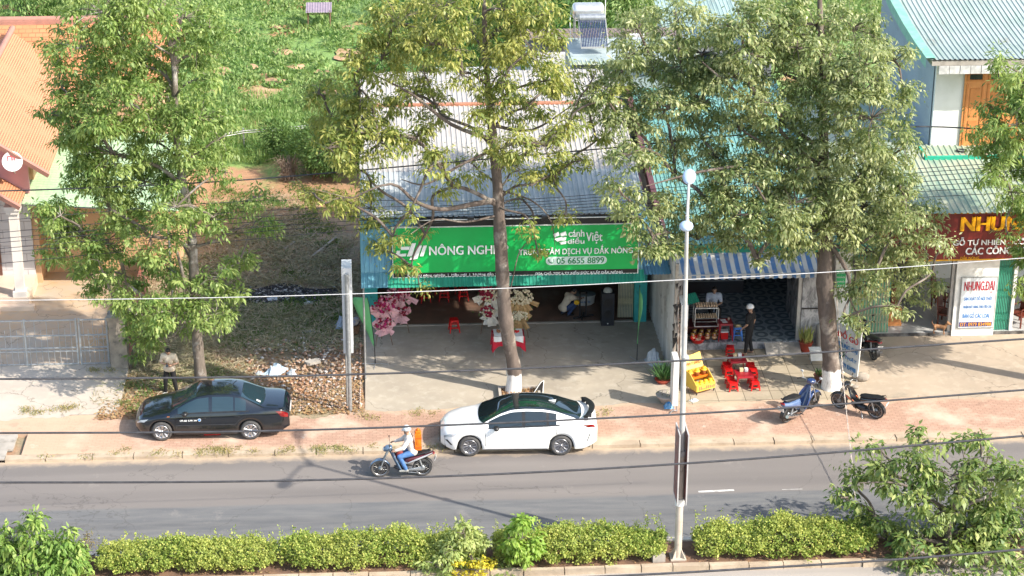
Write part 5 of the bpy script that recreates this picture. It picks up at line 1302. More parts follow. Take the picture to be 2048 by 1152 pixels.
def motorbike(label,loc,rz,c_front,c_body,c_acc,kind='underbone',lean=0.,steer=0.,r=.285):
    """nose towards -X, wheels on z=0"""
    t=thing('motorbike',label,'motorbike',loc,rz)
    t.rotation_euler=(lean,0,rz)
    wb=1.23 if kind!='scooter' else 1.2
    if kind=='scooter':r=.26
    fx=0;rx=wb
    F_=bpy.data.objects.new('steering',None)
    # front assembly turned about the steering axis
    ms=Matrix.Rotation(steer,3,Vector((.42,0,1)).normalized());piv=Vector((.18,0,.6))
    def T(o):
        me=o.data;
        for v in me.vertices:v.co=piv+ms@(v.co+Vector(o.location)-piv)-Vector(o.location)
        return o
    if steer:
        fw=spokewheel(t,(0,0,0),r,.075,alloy=kind=='scooter')
        for o in [fw]+list(fw.children):
            for v in o.data.vertices:v.co=piv+ms@(v.co+Vector((fx,0,r))-piv)
    else:fw=spokewheel(t,(fx,0,r),r,.075,alloy=kind=='scooter')
    spokewheel(t,(rx,0,r),r,.09,alloy=kind=='scooter')
    for s in(-1,1):
        g=MB();g.tube([(fx,s*.075,r),(fx+.12,s*.07,r+.32),(fx+.20,s*.05,r+.5)],[.02,.018,.02],8);T(g.build('fork',m_steel,t))
    g=MB();P=[]
    for a in np.linspace(R(20),R(172),18):
        rr=r+.03;w_=.06*(1-.3*abs(a-1.7)/1.4);P.append([(fx-rr*math.cos(PI-a) if 0 else fx+rr*math.cos(a),y,r+rr*math.sin(a)-(.035 if abs(y)>.05 else 0)) for y in(-.062,-.045,0,.045,.062)])
    g.grid(P)
    T(g.build('front_fender',c_front,t))
    g=MB();zt=r+.62
    g.tube([(fx+.2,0,r+.45),(fx+.27,0,zt+.05)],.035,8);g.tube([(fx+.40,-.33,zt+.06),(fx+.30,-.24,zt+.08),(fx+.26,0,zt+.04),(fx+.30,.24,zt+.08),(fx+.40,.33,zt+.06)],.012,7)
    T(g.build('handlebar',m_steel,t))
    for s in(-1,1):
        g=MB();g.tube([(fx+.42,s*.35,zt+.055),(fx+.33,s*.26,zt+.078)],.019,8);T(g.build('grip',m_black,t))
        g=MB();g.tube([(fx+.30,s*.22,zt+.08),(fx+.28,s*.30,zt+.22)],.006,5);g.ell((fx+.28,s*.31,zt+.25),(.018,.055,.038),10,6);T(g.build('mirror',M('mirror_back',(.55,.56,.56),rough=.3) if kind=='scooter' else m_black,t))
    g=MB();loft(g,[(fx+.10,zt-.0,.03,.03),(fx+.13,zt+.0,.09,.07),(fx+.2,zt+.03,.12,.085),(fx+.3,zt+.05,.12,.07),(fx+.36,zt+.05,.07,.04)]);T(g.build('headlight_cowl',c_front,t))
    g=MB();g.ell((fx+.115,0,zt),(.035,.075,.05),12,8);T(g.build('headlight',m_lampglass,t))
    # leg shield
    g=MB()
    hh=[(zt-.05,.07),(zt-.15,.13),(zt-.3,.19),(r+.15,.2),(r+.0,.17),(r-.08,.12)]
    for off in(0,):
        P=[]
        for i,(z,w_) in enumerate(hh):
            x=fx+.20+.28*((zt-z)/(zt-r))**.9
            P.append([(x+.10*abs(v)**1.5+.02,v*w_,z) for v in np.linspace(-1,1,9)])
        g.grid(P);P2=[[(x+.035,y*.92,z) for x,y,z in row] for row in P];g.grid(P2)
        for k in(0,-1):g.grid([[row[k] for row in P],[row[k] for row in P2]])
        g.grid([P[0],P2[0]])
    g.build('leg_shield',c_front,t)
    # spine and engine
    if kind=='scooter':
        g=MB();loft(g,[(fx+.42,r+.0,.12,.05),(fx+.55,r-.03,.16,.04),(fx+.75,r-.02,.17,.05),(fx+.86,r+.05,.16,.1)]);g.build('floorboard',M('scooter_floor',(.05,.05,.055)),t)
        g=MB();loft(g,[(fx+.76,r+.12,.1,.2),(fx+.85,r+.2,.15,.2),(fx+1.05,r+.27,.16,.14),(fx+1.3,r+.33,.13,.1),(fx+1.5,r+.38,.07,.06)]);g.build('body_panel',c_body,t)
        g=MB();loft(g,[(fx+.78,r+.42,.08,.03),(fx+.88,r+.44,.13,.05),(fx+1.1,r+.46,.14,.05),(fx+1.35,r+.50,.11,.045),(fx+1.5,r+.53,.05,.02)]);g.build('seat',m_black,t)
        tx_,tz_=fx+1.52,r+.42
    else:
        g=MB();loft(g,[(fx+.42,r+.28,.05,.05),(fx+.6,r+.16,.06,.06),(fx+.75,r+.18,.08,.08),(fx+.9,r+.26,.1,.1)]);g.build('spine_cover',c_acc if kind=='underbone' else m_black,t)
        g=MB();loft(g,[(fx+.72,r+.24,.07,.10),(fx+.85,r+.27,.12,.12),(fx+1.05,r+.32,.13,.10),(fx+1.3,r+.39,.11,.07),(fx+1.55,r+.47,.06,.035)]);g.build('body_panel',c_body,t)
        g=MB();
        if kind=='sport':
            for s in(-1,1):g.tube([(fx+.3,s*.13,r+.34),(fx+.42,s*.17,r+.28),(fx+.56,s*.13,r+.2)],[.02,.035,.015],7)
        for s in(-1,1):g.tube([(fx+.8,s*.125,r+.2),(fx+1.05,s*.14,r+.31),(fx+1.3,s*.12,r+.40),(fx+1.52,s*.07,r+.48)],[.012,.03,.026,.01],7)
        g.build('side_stripe',c_acc,t)
        g=MB();loft(g,[(fx+.72,r+.40,.07,.03),(fx+.82,r+.42,.11,.045),(fx+1.05,r+.44,.13,.05),(fx+1.25,r+.49,.12,.045),(fx+1.48,r+.52,.07,.03)]);g.build('seat',m_black,t)
        g=MB();loft(g,[(fx+.5,r-.02,.06,.07),(fx+.62,r+.0,.09,.09),(fx+.78,r-.02,.11,.11),(fx+.92,r-.02,.08,.09)]);g.tube([(fx+.5,0,r+.0),(fx+.4,0,r+.04)],[.06,.05],10);g.build('engine',m_dalloy,t)
        tx_,tz_=fx+1.55,r+.45
    g=MB();g.tube([(fx+.55,.1,r-.1),(fx+.8,.12,r-.14),(fx+1.0,.13,r-.08),(fx+1.45,.15,r+.06)],[.018,.02,.045,.05],10);g.build('exhaust',m_chrome if kind!='sport' else m_dalloy,t)
    g=MB();loft(g,[(rx-.42,r-.03,.015,.03),(rx-.2,r-.02,.018,.05),(rx,r,.02,.075),(rx+.07,r,.018,.05)],10,-.09);g.tube([(rx-.45,.07,r),(rx,.07,r)],.018,6);g.build('chain_case' if kind!='scooter' else 'drive_case',m_steel if kind!='sport' else m_dalloy,t)
    for s in(-1,1):
        g=MB();g.tube([(rx,s*.1,r+.02),(rx-.1,s*.1,r+.34)],.022,8);g.build('shock_absorber',m_steel,t)
    g=MB();P=[]
    for a in np.linspace(R(-10),R(105),12):
        rr=r+.035;P.append([(rx+rr*math.cos(a),y,r+rr*math.sin(a)) for y in(-.06,0,.06)])
    g.grid(P);g.build('rear_fender',m_black,t)
    g=MB();g.ell((tx_,0,tz_),(.045,.09,.035),12,8);g.build('tail_light',m_tail,t)
    g=MB();g.box((tx_+.05,0,tz_-.15),(.012,.19,.14),M=Matrix.Rotation(R(20),3,'Y'));g.build('number_plate',m_plate,t)
    g=MB();g.tube([(tx_-.25,-.11,tz_+.02),(tx_-.05,-.1,tz_+.11),(tx_+.02,0,tz_+.12),(tx_-.05,.1,tz_+.11),(tx_-.25,.11,tz_+.02)],.012,6);g.build('grab_rail',m_dalloy,t)
    for s in(-1,1):
        g=MB();g.tube([(fx+.78,s*.1,r-.08),(fx+.78,s*.22,r-.08)],.014,6);g.build('foot_peg',m_black,t)
    up=kind=='underbone'
    g=MB();g.tube([(fx+.8,-.1,r-.1),(fx+1.05,-.13,r-.12) if up else (fx+.92,-.24,.01)],.011,6);g.build('kick_stand',m_steel,t)
    return t
c_bluegrey=M('blue_grey_paint',(.10,.16,.25),(.08,.13,.2),3,.25,coat=1)
c_maroon=M('maroon_paint',(.12,.02,.025),(.09,.015,.02),3,.25,coat=1)
c_navy=M('deep_blue_paint',(.018,.045,.14),(.02,.05,.16),3,.2,coat=1)
c_steelblue=M('steel_blue_paint',(.10,.16,.30),(.08,.13,.26),3,.25,coat=1)
c_blk=M('black_paint',(.014,.014,.016),(.02,.02,.022),3,.22,coat=1)
c_org=M('orange_stripe',(.62,.12,.02),(.5,.09,.015),3,.3,coat=1)
c_sil=M('silver_plastic',(.42,.44,.46),(.34,.36,.38),3,.35)
# ridden bike
pf=PZ(764,956,-.05);pr=PZ(838,953,-.05)
rza=math.atan2(pr[1]-pf[1],pr[0]-pf[0])
motorbike('blue-grey step-through motorbike being ridden along the road',(pf[0],pf[1],-.05),rza,c_bluegrey,c_maroon,c_sil)
J=dict(pelvis=(0,-.02,.83),chest=(0,.10,1.17),neck=(0,.12,1.34),head=(0,.16,1.49),shR=(.19,.10,1.28),shL=(-.19,.10,1.28),elR=(.30,.27,1.06),elL=(-.30,.27,1.06),wrR=(.30,.50,.99),wrL=(-.30,.50,.99),hdR=(-.05,1,-.1),hdL=(.05,1,-.1),
  hipR=(.1,0,.80),hipL=(-.1,0,.80),knR=(.17,.38,.72),knL=(-.17,.38,.72),anR=(.15,.20,.30),anL=(-.15,.20,.30),toR=(.16,.36,.25),toL=(-.16,.36,.25))
q=Matrix.Rotation(rza,3,'Z')@Vector((.94,0,0))
rider=person('person riding a motorbike in a cream jacket, blue jeans and white helmet',(pf[0]+q.x,pf[1]+q.y,-.05),rza+PI/2,J,M('cream_jacket',(.70,.62,.56),(.62,.54,.48),7,.85,bmp=.4,bs=18),M('blue_denim',(.06,.15,.36),(.09,.2,.42),12,.85),M('grey_shoe',(.3,.3,.28)),helmet=M('silver_shell',(.62,.66,.68),(.5,.54,.56),5,.2,coat=1),sleeve='long',headdir=(.35,1,-.1),curl=1.1)
# the orange tank on the rider's back
q=Matrix.Rotation(rza,3,'Z')@Vector((1.11,0,0))
o=thing('backpack_sprayer','orange upright canister carried on the back of the motorbike rider','canister',(pf[0]+q.x,pf[1]+q.y,.80),rza)
g=MB();loft(g,[(-.08,.30,.12,.27),(-.06,.30,.15,.30),(.06,.30,.15,.30),(.09,.30,.12,.26)],18);g.box((0,0,.30),(.19,.29,.5));g.build('tank',m_orange,o)
g=MB();g.box((0,0,.59),(.14,.2,.06));g.lathe([(.04,0),(.04,.06),(.03,.07)],(0,0,.62),12);g.build('lid',m_orange,o)
g=MB();g.bx(-.1,.1,-.155,-.15,.12,.17);g.bx(-.1,.1,-.155,-.15,.42,.45);g.build('ribs',M('orange_rib',(.6,.12,.01)),o)
q=Matrix.Rotation(rza,3,'Z')@Vector((.55,0,0))
o=thing('red_bag','dark red bag hanging between the rider\'s knees and handlebar','bag',(pf[0]+q.x,pf[1]+q.y,.52),rza)
g=MB();loft(g,[(-.10,.10,.05,.08),(-.04,.14,.10,.15),(.06,.16,.10,.16),(.12,.14,.06,.10)],12);g.build('sack',M('dark_red_cloth',(.22,.03,.025),(.16,.02,.02),6,.7),o)
# parked scooter and parked underbone
pr=PZ(1573,841,.045);pf=PZ(1624,812,.045)
motorbike('blue scooter parked on its stand on the brick pavement, facing away from the road',(pf[0]+.06,pf[1]+.05,.045),math.atan2(pr[1]-pf[1],pr[0]-pf[0]),c_navy,c_steelblue,c_sil,'scooter',lean=R(-4)).scale=(1.13,1.13,1.13)
pf=PZ(1680,811,.045);pr=PZ(1736,826,.045)
motorbike('black motorbike with orange stripes parked beside the whitewashed tree foot',(pf[0],pf[1],.045),math.atan2(pr[1]-pf[1],pr[0]-pf[0]),c_blk,c_blk,c_org,'sport',lean=R(5))
pr=PZ(1749,714,.05)
motorbike('dark motorbike parked behind the leaning signboard, its tail towards the road',(pr[0]-.33,pr[1]+1.22,.05),R(-76),c_blk,c_blk,M('dark_red_stripe',(.2,.02,.02)),'sport',lean=R(-4))
# ================= STREET FURNITURE =================
p=PZ(1360,1112,.05)
o=thing('street_lamp','tall street lamp with two white lantern heads standing on the median','street lamp',p)
pcol=M('pole_paint',(.50,.44,.36),(.42,.36,.29),1.2,.6,c3=(.3,.26,.2),s3=5);ppale=M('pale_pole',(.44,.44,.42),(.36,.35,.33),2,.6)
dx=-.09
g=MB();g.tube([(0,0,0),(.0,0,3.2)],[.105,.09],16);g.box((0,0,.02),(.42,.42,.04));
for a in range(4):
    c_,s_=math.cos(a*PI/2+.78),math.sin(a*PI/2+.78);g.prism([(c_*.1,s_*.1,.03),(c_*.26,s_*.26,.03),(c_*.1,s_*.1,.3)],(-s_*.02,c_*.02,0))
g.build('lower_pole',pcol,o)
g=MB();g.tube([(0,0,3.18),(dx,0,9.9)],[.078,.045],14);g.tube([(0,0,3.1),(0,0,3.25)],.11,14);g.tube([(-.0,0,5.9),(-.01,0,6.0)],.1,14);g.build('upper_pole',ppale,o)
g=MB();g.tube([(0,0,1.62),(0,0,1.82)],.125,16);g.build('band',m_white,o)
for s in(-1,1):
    ax_,ay_=s*.155,s*.988;zt_=10.25+.12*s
    g=MB();g.tube([(dx,0,9.6),(dx+ax_*.25,ay_*.25,9.95),(dx+ax_*.8,ay_*.8,zt_-.05),(dx+ax_*1.15,ay_*1.15,zt_)],[.045,.04,.035,.035],8);a_=g.build('arm',ppale,o)
    g=MB();
    Mr=Matrix.Rotation(-.155*1,3,'Z')@Matrix.Rotation(R(10*s),3,'X')
    g.ell((dx+ax_*1.45,ay_*1.45,zt_+.06),(.175,.36,.12),18,10,Mr);g.build('lamp_head',M('lamp_head_paint',(.48,.60,.76),(.45,.56,.72),3,.35),a_)
m_ban=M('banner_face',(.26,.10,.09),(.12,.06,.06),6,.6);
for s in(-1,1):
    b=thing('pole_banner','framed banner board on the %s side of the street lamp pole'%('left' if s<0 else 'right'),'banner',(p[0]+s*.115,p[1],2.9))
    g=MB();g.bx(-.012,.012,-.36,.36,-1.0,1.0);g.build('panel',m_ban,b)
    g=MB()
    for y in(-.38,.38):g.bx(-.018,.018,y-.015,y+.015,-1.04,1.04)
    for z in(-1.02,1.02):g.bx(-.017,.017,-.36,.36,z-.015,z+.015)
    g.build('frame',M('dull_frame',(.45,.44,.43)),b)
o=thing('kerb_block','loose concrete blocks beside the foot of the street lamp','block',(p[0]-.55,p[1]-.0,.05))
g=MB();g.box((0,0,.1),(.34,.5,.2),.06);g.build('slab',m_conc,o)
# tall sign pole on the left, seen edge on
p=PZ(703,827,.0)
o=thing('sign_pole','tall grey edge-on light box on a steel post left of the green shop','sign pole',(p[0],p[1],0))
g=MB();g.tube([(0,0,0),(0,0,4.6)],.06,12);g.tube([(-.09,.35,0),(-.09,.35,2.2)],.035,8);g.build('post',m_steel,o)
g=MB();g.bx(-.16,.14,.10,.8,1.95,4.75);g.build('light_box',M('silver_box',(.62,.64,.66),(.52,.54,.56),2,.4,.2),o)
g=MB();g.bx(-.085,.07,.06,.098,1.9,3.85);g.build('front_strip',m_steel,o)
# street light boxes by the cafe
def lbox(label,px,py,h,z0,wd,dp,lines=(),mat_=m_white):
    q=PZ(px,py,.05);o=thing('sign_box',label,'sign',(q[0],q[1],.05))
    g=MB();g.bx(-wd/2,wd/2,0,dp,z0,z0+h);bx=g.build('box',mat_,o)
    g=MB()
    for x in(-wd/2+.03,wd/2-.03):
        for y in(.03,dp-.03):g.tube([(x,y,0),(x,y,z0)],.016,6)
    g.tube([(-wd/2,0,.06),(wd/2,0,.06)],.014,5);g.tube([(-wd/2,0,.06),(-wd/2-.12,-.18,.02)],.014,5);g.build('frame',m_steel,o)
    RT=Matrix.Rotation(R(-90),3,'Z')  # lettering on the left face
    for s,za,zb_,m_ in lines:
        text('lettering',s,-dp+.06,-.06,z0+za,z0+zb_,-wd/2-.003,m_,o,.004,.01,w=False,rot=RT)
    return o
m_redl=M('red_lettering',(.6,.03,.02));m_bll=M('blue_lettering',(.03,.2,.5))
lbox('white edge-on sign box standing closest to the road near the cafe jars',1352,822,1.55,.22,.17,.62,((),)[:0])
lbox('taller white sign box with red and blue lettering in front of the cafe',1366,752,2.15,.35,.22,.8,(('ĐẠI LÝ',.1,.35,m_redl),('MẬT ONG',.5,.75,m_redl),('CÀ PHÊ',.9,1.15,m_redl),('TRỨNG',1.25,1.5,m_redl),('C',1.65,1.95,m_bll)))
o=thing('rain_cover','small green corrugated sheet roofing the taller sign box','cover',(9.55,5.2,2.7))
a=PY(1385,595,4.6);o.location=a
g=MB();g.corr((-.2,-.25,-.1),(.45,.25,.0),(-.1,.45,.14),.08,.012,(0,0,1));g.build('sheet',r_dgreen,o)
# poles and rags leaning at the corner of the side wall
o=thing('leaning_poles','rusty poles with black rags leaning at the front corner of the cafe side wall','poles',(8.95,3.6,0))
g=MB();g.tube([(.02,-.1,0),(.06,-.05,3.3)],.03,6);g.tube([(.15,-.3,0),(.10,-.1,2.9)],.022,6);g.tube([(.25,-.2,0),(.16,0,2.6)],.018,6);g.build('pole',M('rusty_pole',(.25,.18,.14),(.4,.36,.32),5,.8),o)
g=MB();random.seed(9)
for i in range(14):
    z=random.uniform(1.4,3.5);x=random.uniform(-.12,.16);g.prism([(x,-.14,z),(x+random.uniform(.05,.16),-.17,z+.05),(x+random.uniform(-.05,.1),-.16,z-random.uniform(.15,.45))],(0,.015,0))
g.build('rag',m_black,o)
# ================= FEATHER FLAGS =================
def cross_base(g,r=.42):
    for a in range(4):
        an=a*PI/2+.4;g.tube([(0,0,.03),(r*math.cos(an),r*math.sin(an),.012)],.012,5)
def flag(label,px,py,rz,h,lean):
    q=PZ(px,py,.05);o=thing('feather_flag',label,'flag',(q[0],q[1],.05),rz)
    g=MB();cross_base(g);g.build('base',m_frame,o)
    pl=[(0,0,.03),(lean*.1,0,.8),(lean*.45,0,h*.62),(lean*.8,0,h*.88),(lean*1.1,0,h*.985),(lean*1.45,0,h),(lean*1.75,0,h*.97)]
    pl=[Vector(v) for v in pl]
    g=MB();g.tube(pl,[.016,.014,.011,.009,.008,.007,.006],7);g.build('pole',m_black,o)
    # cloth between the pole and a trailing edge
    P=[]
    for i in range(13):
        u=i/12;z=h*.97*(1-u)+.62*u
        xp=float(np.interp(z,[v.z for v in pl[:6]],[v.x for v in pl[:6]]))
        wd=.62*(1-u)**.75*(1 if u>.04 else .8)
        P.append([(xp-wd*v*(-1 if lean<0 else -1)*(-1),.03*math.sin(u*7+v*3)*(v),z-.06*v*(1-u)) for v in np.linspace(0,1,5)])
    g=MB();g.grid(P);c=g.build('cloth',M('flag_green',(.13,.42,.16),(.16,.48,.2),2,.7),o)
    md=c.modifiers.new('s','SOLIDIFY');md.thickness=.004
    return o,c
flag('green feather flag standing left of the pink flower stands',752,731,R(-28),2.35,-.22)
flag('thin green feather flag seen edge-on at the right side of the open shop',1275,721,R(93),2.75,-.1)
# ================= SHOP CONTENTS =================
def stool_proto(name,label,h,top,mat_,foot,cat='stool',group=None,rung=True):
    o=thing(name,label,cat,(0,0,0),0,group);a=top/2;b=foot/2
    g=MB();g.prism([(-a,-a,h-.03),(a,-a,h-.03),(a,a,h-.03),(-a,a,h-.03)],(0,0,.03));
    k=a*1.06
    for s in(-1,1):
        g.prism([(-k,s*k,h-.07),(k,s*k,h-.07),(a,s*a,h-.012),(-a,s*a,h-.012)],(0,-s*.012,0));g.prism([(s*k,-k,h-.07),(s*k,k,h-.07),(s*a,a,h-.012),(s*a,-a,h-.012)],(-s*.012,0,0))
    g.build('seat' if cat=='stool' else 'tabletop',mat_,o)
    for sx in(-1,1):
        for sy in(-1,1):
            g=MB();w1=.024 if h<.6 else .03
            tp=[(sx*a,sy*a),(sx*(a-w1*2.2),sy*a),(sx*(a-w1*2.2),sy*(a-w1*2.2)),(sx*a,sy*(a-w1*2.2))]
            bt=[(sx*b,sy*b),(sx*(b-w1*1.3),sy*b),(sx*(b-w1*1.3),sy*(b-w1*1.3)),(sx*b,sy*(b-w1*1.3))]
            vs=[(x,y,h-.028) for x,y in tp]+[(x,y,0) for x,y in bt]
            g.add(vs,[(0,1,2,3),(4,7,6,5),(0,4,5,1),(1,5,6,2),(2,6,7,3),(3,7,4,0)]);g.build('leg',mat_,o)
    if rung:
        g=MB();zz=h*.42;m_=a+(b-a)*.58
        for s in(-1,1):
            g.bx(-m_,m_,s*m_-.008,s*m_+.008,zz-.02,zz+.02);g.bx(s*m_-.008,s*m_+.008,-m_,m_,zz-.02,zz+.02)
        g.build('rung',mat_,o)
    return o
def place(proto,first,loc,rz,label,group=None):
    o=proto if first else copy_tree(proto)
    o.location=loc;o.rotation_euler=(0,0,rz)
    if label:o['label']=label
    if group:o['group']=group
    return o
tall=stool_proto('plastic_stool','x',.45,.27,m_red,.36)
GS='tall red stools inside the open shop'
L_=[(909,660,'tall red plastic stool standing alone in the middle of the open shop','' ),(889,599,'red stool of the dim back row, second from the flower stands',''),(927,597,'red stool at the right end of the dim back row',''),(851,601,'red stool of the back row nearest the pink flowers',''),(880,586,'red stool half hidden behind the second stool of the back row',''),(919,583,'red stool half hidden behind the right-hand stool of the back row','')]
for i,(px,py,lb,_) in enumerate(L_):
    q=PZ(px,py+3,.06);z=.05 if q[1]<8.1 else .066
    place(tall,i==0,(q[0],q[1],z),R(random.uniform(-8,8)),lb,GS)
# flower stands
def flowerstand(label,px,py,rz,paper,bcols,zc_=1.25,w_=.45,seed=0,grp='congratulation flower stands'):
    q=PZ(px,py,.05);o=thing('flower_stand',label,'flower stand',(q[0],q[1],.05),rz,grp);rg=random.Random(seed)
    g=MB();H=1.75
    for a,b in((-.28,-.15),(.28,-.15)):g.tube([(a,b,0),(0,.05,H*.9)],.014,5)
    g.tube([(0,.42,0),(0,.06,H*.85)],.014,5);g.build('easel',m_wood,o)
    g=MB()
    for lvl,(z,k,ln) in enumerate(((1.5,7,.62),(1.15,6,.55),(.85,6,.5))):
        for i in range(k):
            sp_=(1.15,1.0,.8)[lvl];a=-sp_+2*sp_*(i+.5)/k+rg.uniform(-.12,.12)
            bx_=rg.uniform(.06,.12)
            c=Vector((0,-.1,z));d=Vector((math.sin(a)*.75,-.25+rg.uniform(-.1,.1),-math.cos(a)*1.0+(.25 if lvl==0 else -.1)));d.normalize()
            s_=Vector((0,-1,0)).cross(d).normalized();e=c+d*ln*rg.uniform(.8,1.15);m_=c+d*ln*.6+Vector((0,-.07,0))
            g.add([c-s_*.03,m_-s_*bx_,e-s_*bx_*1.2,e+Vector((0,-.04,.03)),e+s_*bx_*1.3+Vector((0,.02,rg.uniform(-.06,.06))),m_+s_*bx_,c+s_*.03,m_+Vector((0,-.05,0))],[(0,1,7,6),(1,2,3,7),(7,3,4,5),(6,7,5)][:3]+[(6,7,5)])
    pp=g.build('wrapping_paper',paper,o);md=pp.modifiers.new('s','SOLIDIFY');md.thickness=.004
    for cz,rad,n in((1.52,.38,84),(.88,.25,44)):
        cx=rg.uniform(-.08,.12) if cz<1.2 else 0
        for ci,m_ in enumerate(bcols):
            g=MB()
            for i in range(n//len(bcols)+3):
                a=rg.uniform(0,2*PI);r_=rad*rg.random()**.6;s=rg.uniform(.032,.056)
                cc=(cx+r_*math.cos(a)*1.05,-.27-.12*(1-r_/rad)+rg.uniform(-.03,.03),cz+r_*math.sin(a)*.8)
                g.ell(cc,(s,s*.8,s),7,5);g.ell((cc[0],cc[1]-s*.5,cc[2]),(s*.55,s*.5,s*.55),6,4)
            g.build('blossoms',m_,o)
        n2=50;C=np.array([[cx+rg.gauss(0,rad*.65),-.24+rg.gauss(0,.05),cz+rg.gauss(0,rad*.55)] for _ in range(n2)]);D=rng.normal(size=(n2,3));D[:,1]=-abs(D[:,1])
        V,Fq=leaves(C,D,np.full(n2,.13),np.full(n2,.035));f=nmesh('greenery',V,Fq,m_scrub);f.parent=o
    return o
pk=M('pink_paper',(.72,.42,.46),(.66,.36,.40),5,.7);wp=M('white_paper',(.70,.66,.58),(.6,.55,.46),5,.7);kp=M('kraft_paper',(.45,.29,.13),(.38,.23,.10),5,.7)
fr=M('crimson_blossom',(.30,.008,.04),(.22,.005,.03),20,.6);fp=M('pink_blossom',(.62,.32,.36),(.55,.22,.28),20,.6);fw=M('cream_blossom',(.70,.62,.46),(.62,.52,.34),20,.6);fm=M('magenta_blossom',(.42,.02,.14),(.32,.01,.1),20,.6)
flowerstand('pink paper flower stand nearest the green feather flag',768,690,R(8),pk,(fm,fp,fr),seed=1)
flowerstand('pink paper flower stand behind the front one, with dark red roses',803,664,R(-6),pk,(fr,fp),seed=2)
flowerstand('white paper flower stand with dark red roses left of the tree trunk',978,664,R(4),wp,(fr,fr,fw),seed=3)
flowerstand('brown paper flower stand with cream blossoms right of the tree trunk',1040,672,R(0),kp,(fw,fw),seed=4)
# offering table
q=PZ(1017,708,.05)
o=thing('table','small table under a red and white cloth in front of the open shop','table',(q[0],q[1],.05))
g=MB();g.bx(-.5,.5,-.27,.27,.72,.745);g.build('tabletop',m_wood,o)
for sx in(-1,1):
    for sy in(-1,1):
        g=MB();g.tube([(sx*.46,sy*.24,0),(sx*.45,sy*.23,.72)],.014,6);g.build('leg',m_steel,o)
def drape(x0,x1,y0,y1,zt,drop,seed,white=False):
    P=[]
    per=[]
    n=72
    for i in range(n):
        u=i/n*4
        if u<1:x,y,nx,ny=x0+(x1-x0)*u,y0,0,-1
        elif u<2:x,y,nx,ny=x1,y0+(y1-y0)*(u-1),1,0
        elif u<3:x,y,nx,ny=x1-(x1-x0)*(u-2),y1,0,1
        else:x,y,nx,ny=x0,y1-(y1-y0)*(u-3),-1,0
        per.append((x,y,nx,ny,u))
    rows=[]
    for j in range(6):
        r=[]
        for x,y,nx,ny,u in per:
            co_=1-abs((u%1)-.0)*0
            edge=min(u%1,1-u%1);d=drop*(.62+.5*math.exp(-edge*9))*(j/5)
            wv=.03*math.sin(u*19+seed)*(j/5)+.02*(j/5)
            r.append((x+nx*(.01+wv),y+ny*(.01+wv),zt-d))
        r.append(r[0]);rows.append(r)
    return rows
g=MB();g.bx(-.505,.505,-.275,.275,.747,.752);g.grid(drape(-.51,.51,-.28,.28,.752,.5,1));g.build('red_cloth',M('red_cloth',(.50,.008,.03),(.42,.006,.025),5,.7),o)
g=MB();g.bx(-.47,.47,-.285,.285,.755,.759);g.grid(drape(-.475,.475,-.30,.30,.759,.22,4));g.build('white_cloth',m_white,o)
for k,(x,y,m_,s) in enumerate(((-.3,0,M('roast_brown',(.30,.12,.05)),(.13,.1,.05)),(.0,.05,M('fruit_gold',(.6,.35,.06)),(.12,.09,.06)),(.28,-.05,m_red,(.1,.08,.06)),(.2,.12,M('herb_green',(.12,.25,.05)),(.08,.07,.07)))):
    d=thing('offering_dish',('roast meat','yellow fruit','red sweets','green herbs')[k]+' on a plate on the cloth-covered table','dish',(q[0]+x,q[1]+y,.05+.759))
    g=MB();g.lathe([(.001,0),(s[0]*.8,.004),(s[0]*1.15,.02)],(0,0,0.002),16);g.build('plate',m_white,d)
    g=MB();rg=random.Random(k)
    for i in range(9):g.ell((rg.uniform(-.6,.6)*s[0],rg.uniform(-.6,.6)*s[1],.03+rg.random()*s[2]),(s[0]*.32,s[0]*.28,s[0]*.24),8,6)
    g.build('food',m_,d)
# loudspeaker
q=PZ(1216,651,.05)
o=thing('loudspeaker','tall black loudspeaker with a pale cap lying on top, in the open shop','loudspeaker',(q[0],q[1]+.2,.05))
g=MB();g.box((0,0,.6),(.42,.4,1.16));g.build('cabinet',M('speaker_black',(.015,.017,.024),(.022,.024,.03),6,.55),o)
g=MB();g.lathe([(.15,0),(.15,.012)],(0,-.2,.85),22,Matrix.Rotation(PI/2,3,'X'));g.lathe([(.13,0),(.13,.012)],(0,-.2,.45),22,Matrix.Rotation(PI/2,3,'X'));g.build('grille',m_black,o)
g=MB();g.box((0,-.205,.1),(.04,.006,.04));g.build('badge',m_white,o)
c=thing('cap','pale crumpled cap lying on top of the black loudspeaker','cap',(q[0],q[1]+.2,.05+1.18))
g=MB();g.lathe([(.15,0),(.15,.05),(.11,.12),(.05,.15),(.001,.155)],(0,0,0),16,sc=(1,.85));g.build('crown',M('pale_cloth',(.5,.5,.46),(.35,.35,.32),9,.8),c)
# drone-like box: white tub on the floor and stand
q=PZ(1168,606,.066)
o=thing('storage_tub','white oval tub with a lid in the back of the open shop','tub',(q[0],q[1],.066))
g=MB();g.lathe([(.30,0),(.36,.05),(.38,.30),(.40,.32),(.40,.36)],(0,0,0),26,sc=(1,.62));g.build('tub',m_white,o)
g=MB();g.lathe([(.405,.36),(.405,.385),(.3,.43),(.001,.44)],(0,0,0),26,sc=(1,.62));g.build('lid',M('grey_lid',(.12,.15,.16)),o)
tz=MB();text('lettering','cánh diều Việt',-.16,.2,.12,.22,-.245,m_bll,o,.004,.01,w=False)
q=PZ(1166,634,.066)
o=thing('equipment_stand','black upright stand on a wheeled foot beside the crouching person','stand',(q[0],q[1],.066))
g=MB();g.bx(-.13,-.08,-.03,.03,.05,.95);g.bx(.08,.13,-.03,.03,.05,.95);g.bx(-.13,.13,-.03,.03,.88,.95);g.build('upright',m_black,o)
g=MB();g.tube([(-.3,-.12,.05),(.35,.1,.05)],.035,8);g.tube([(-.05,-.2,.05),(.05,.3,.05)],.03,8)
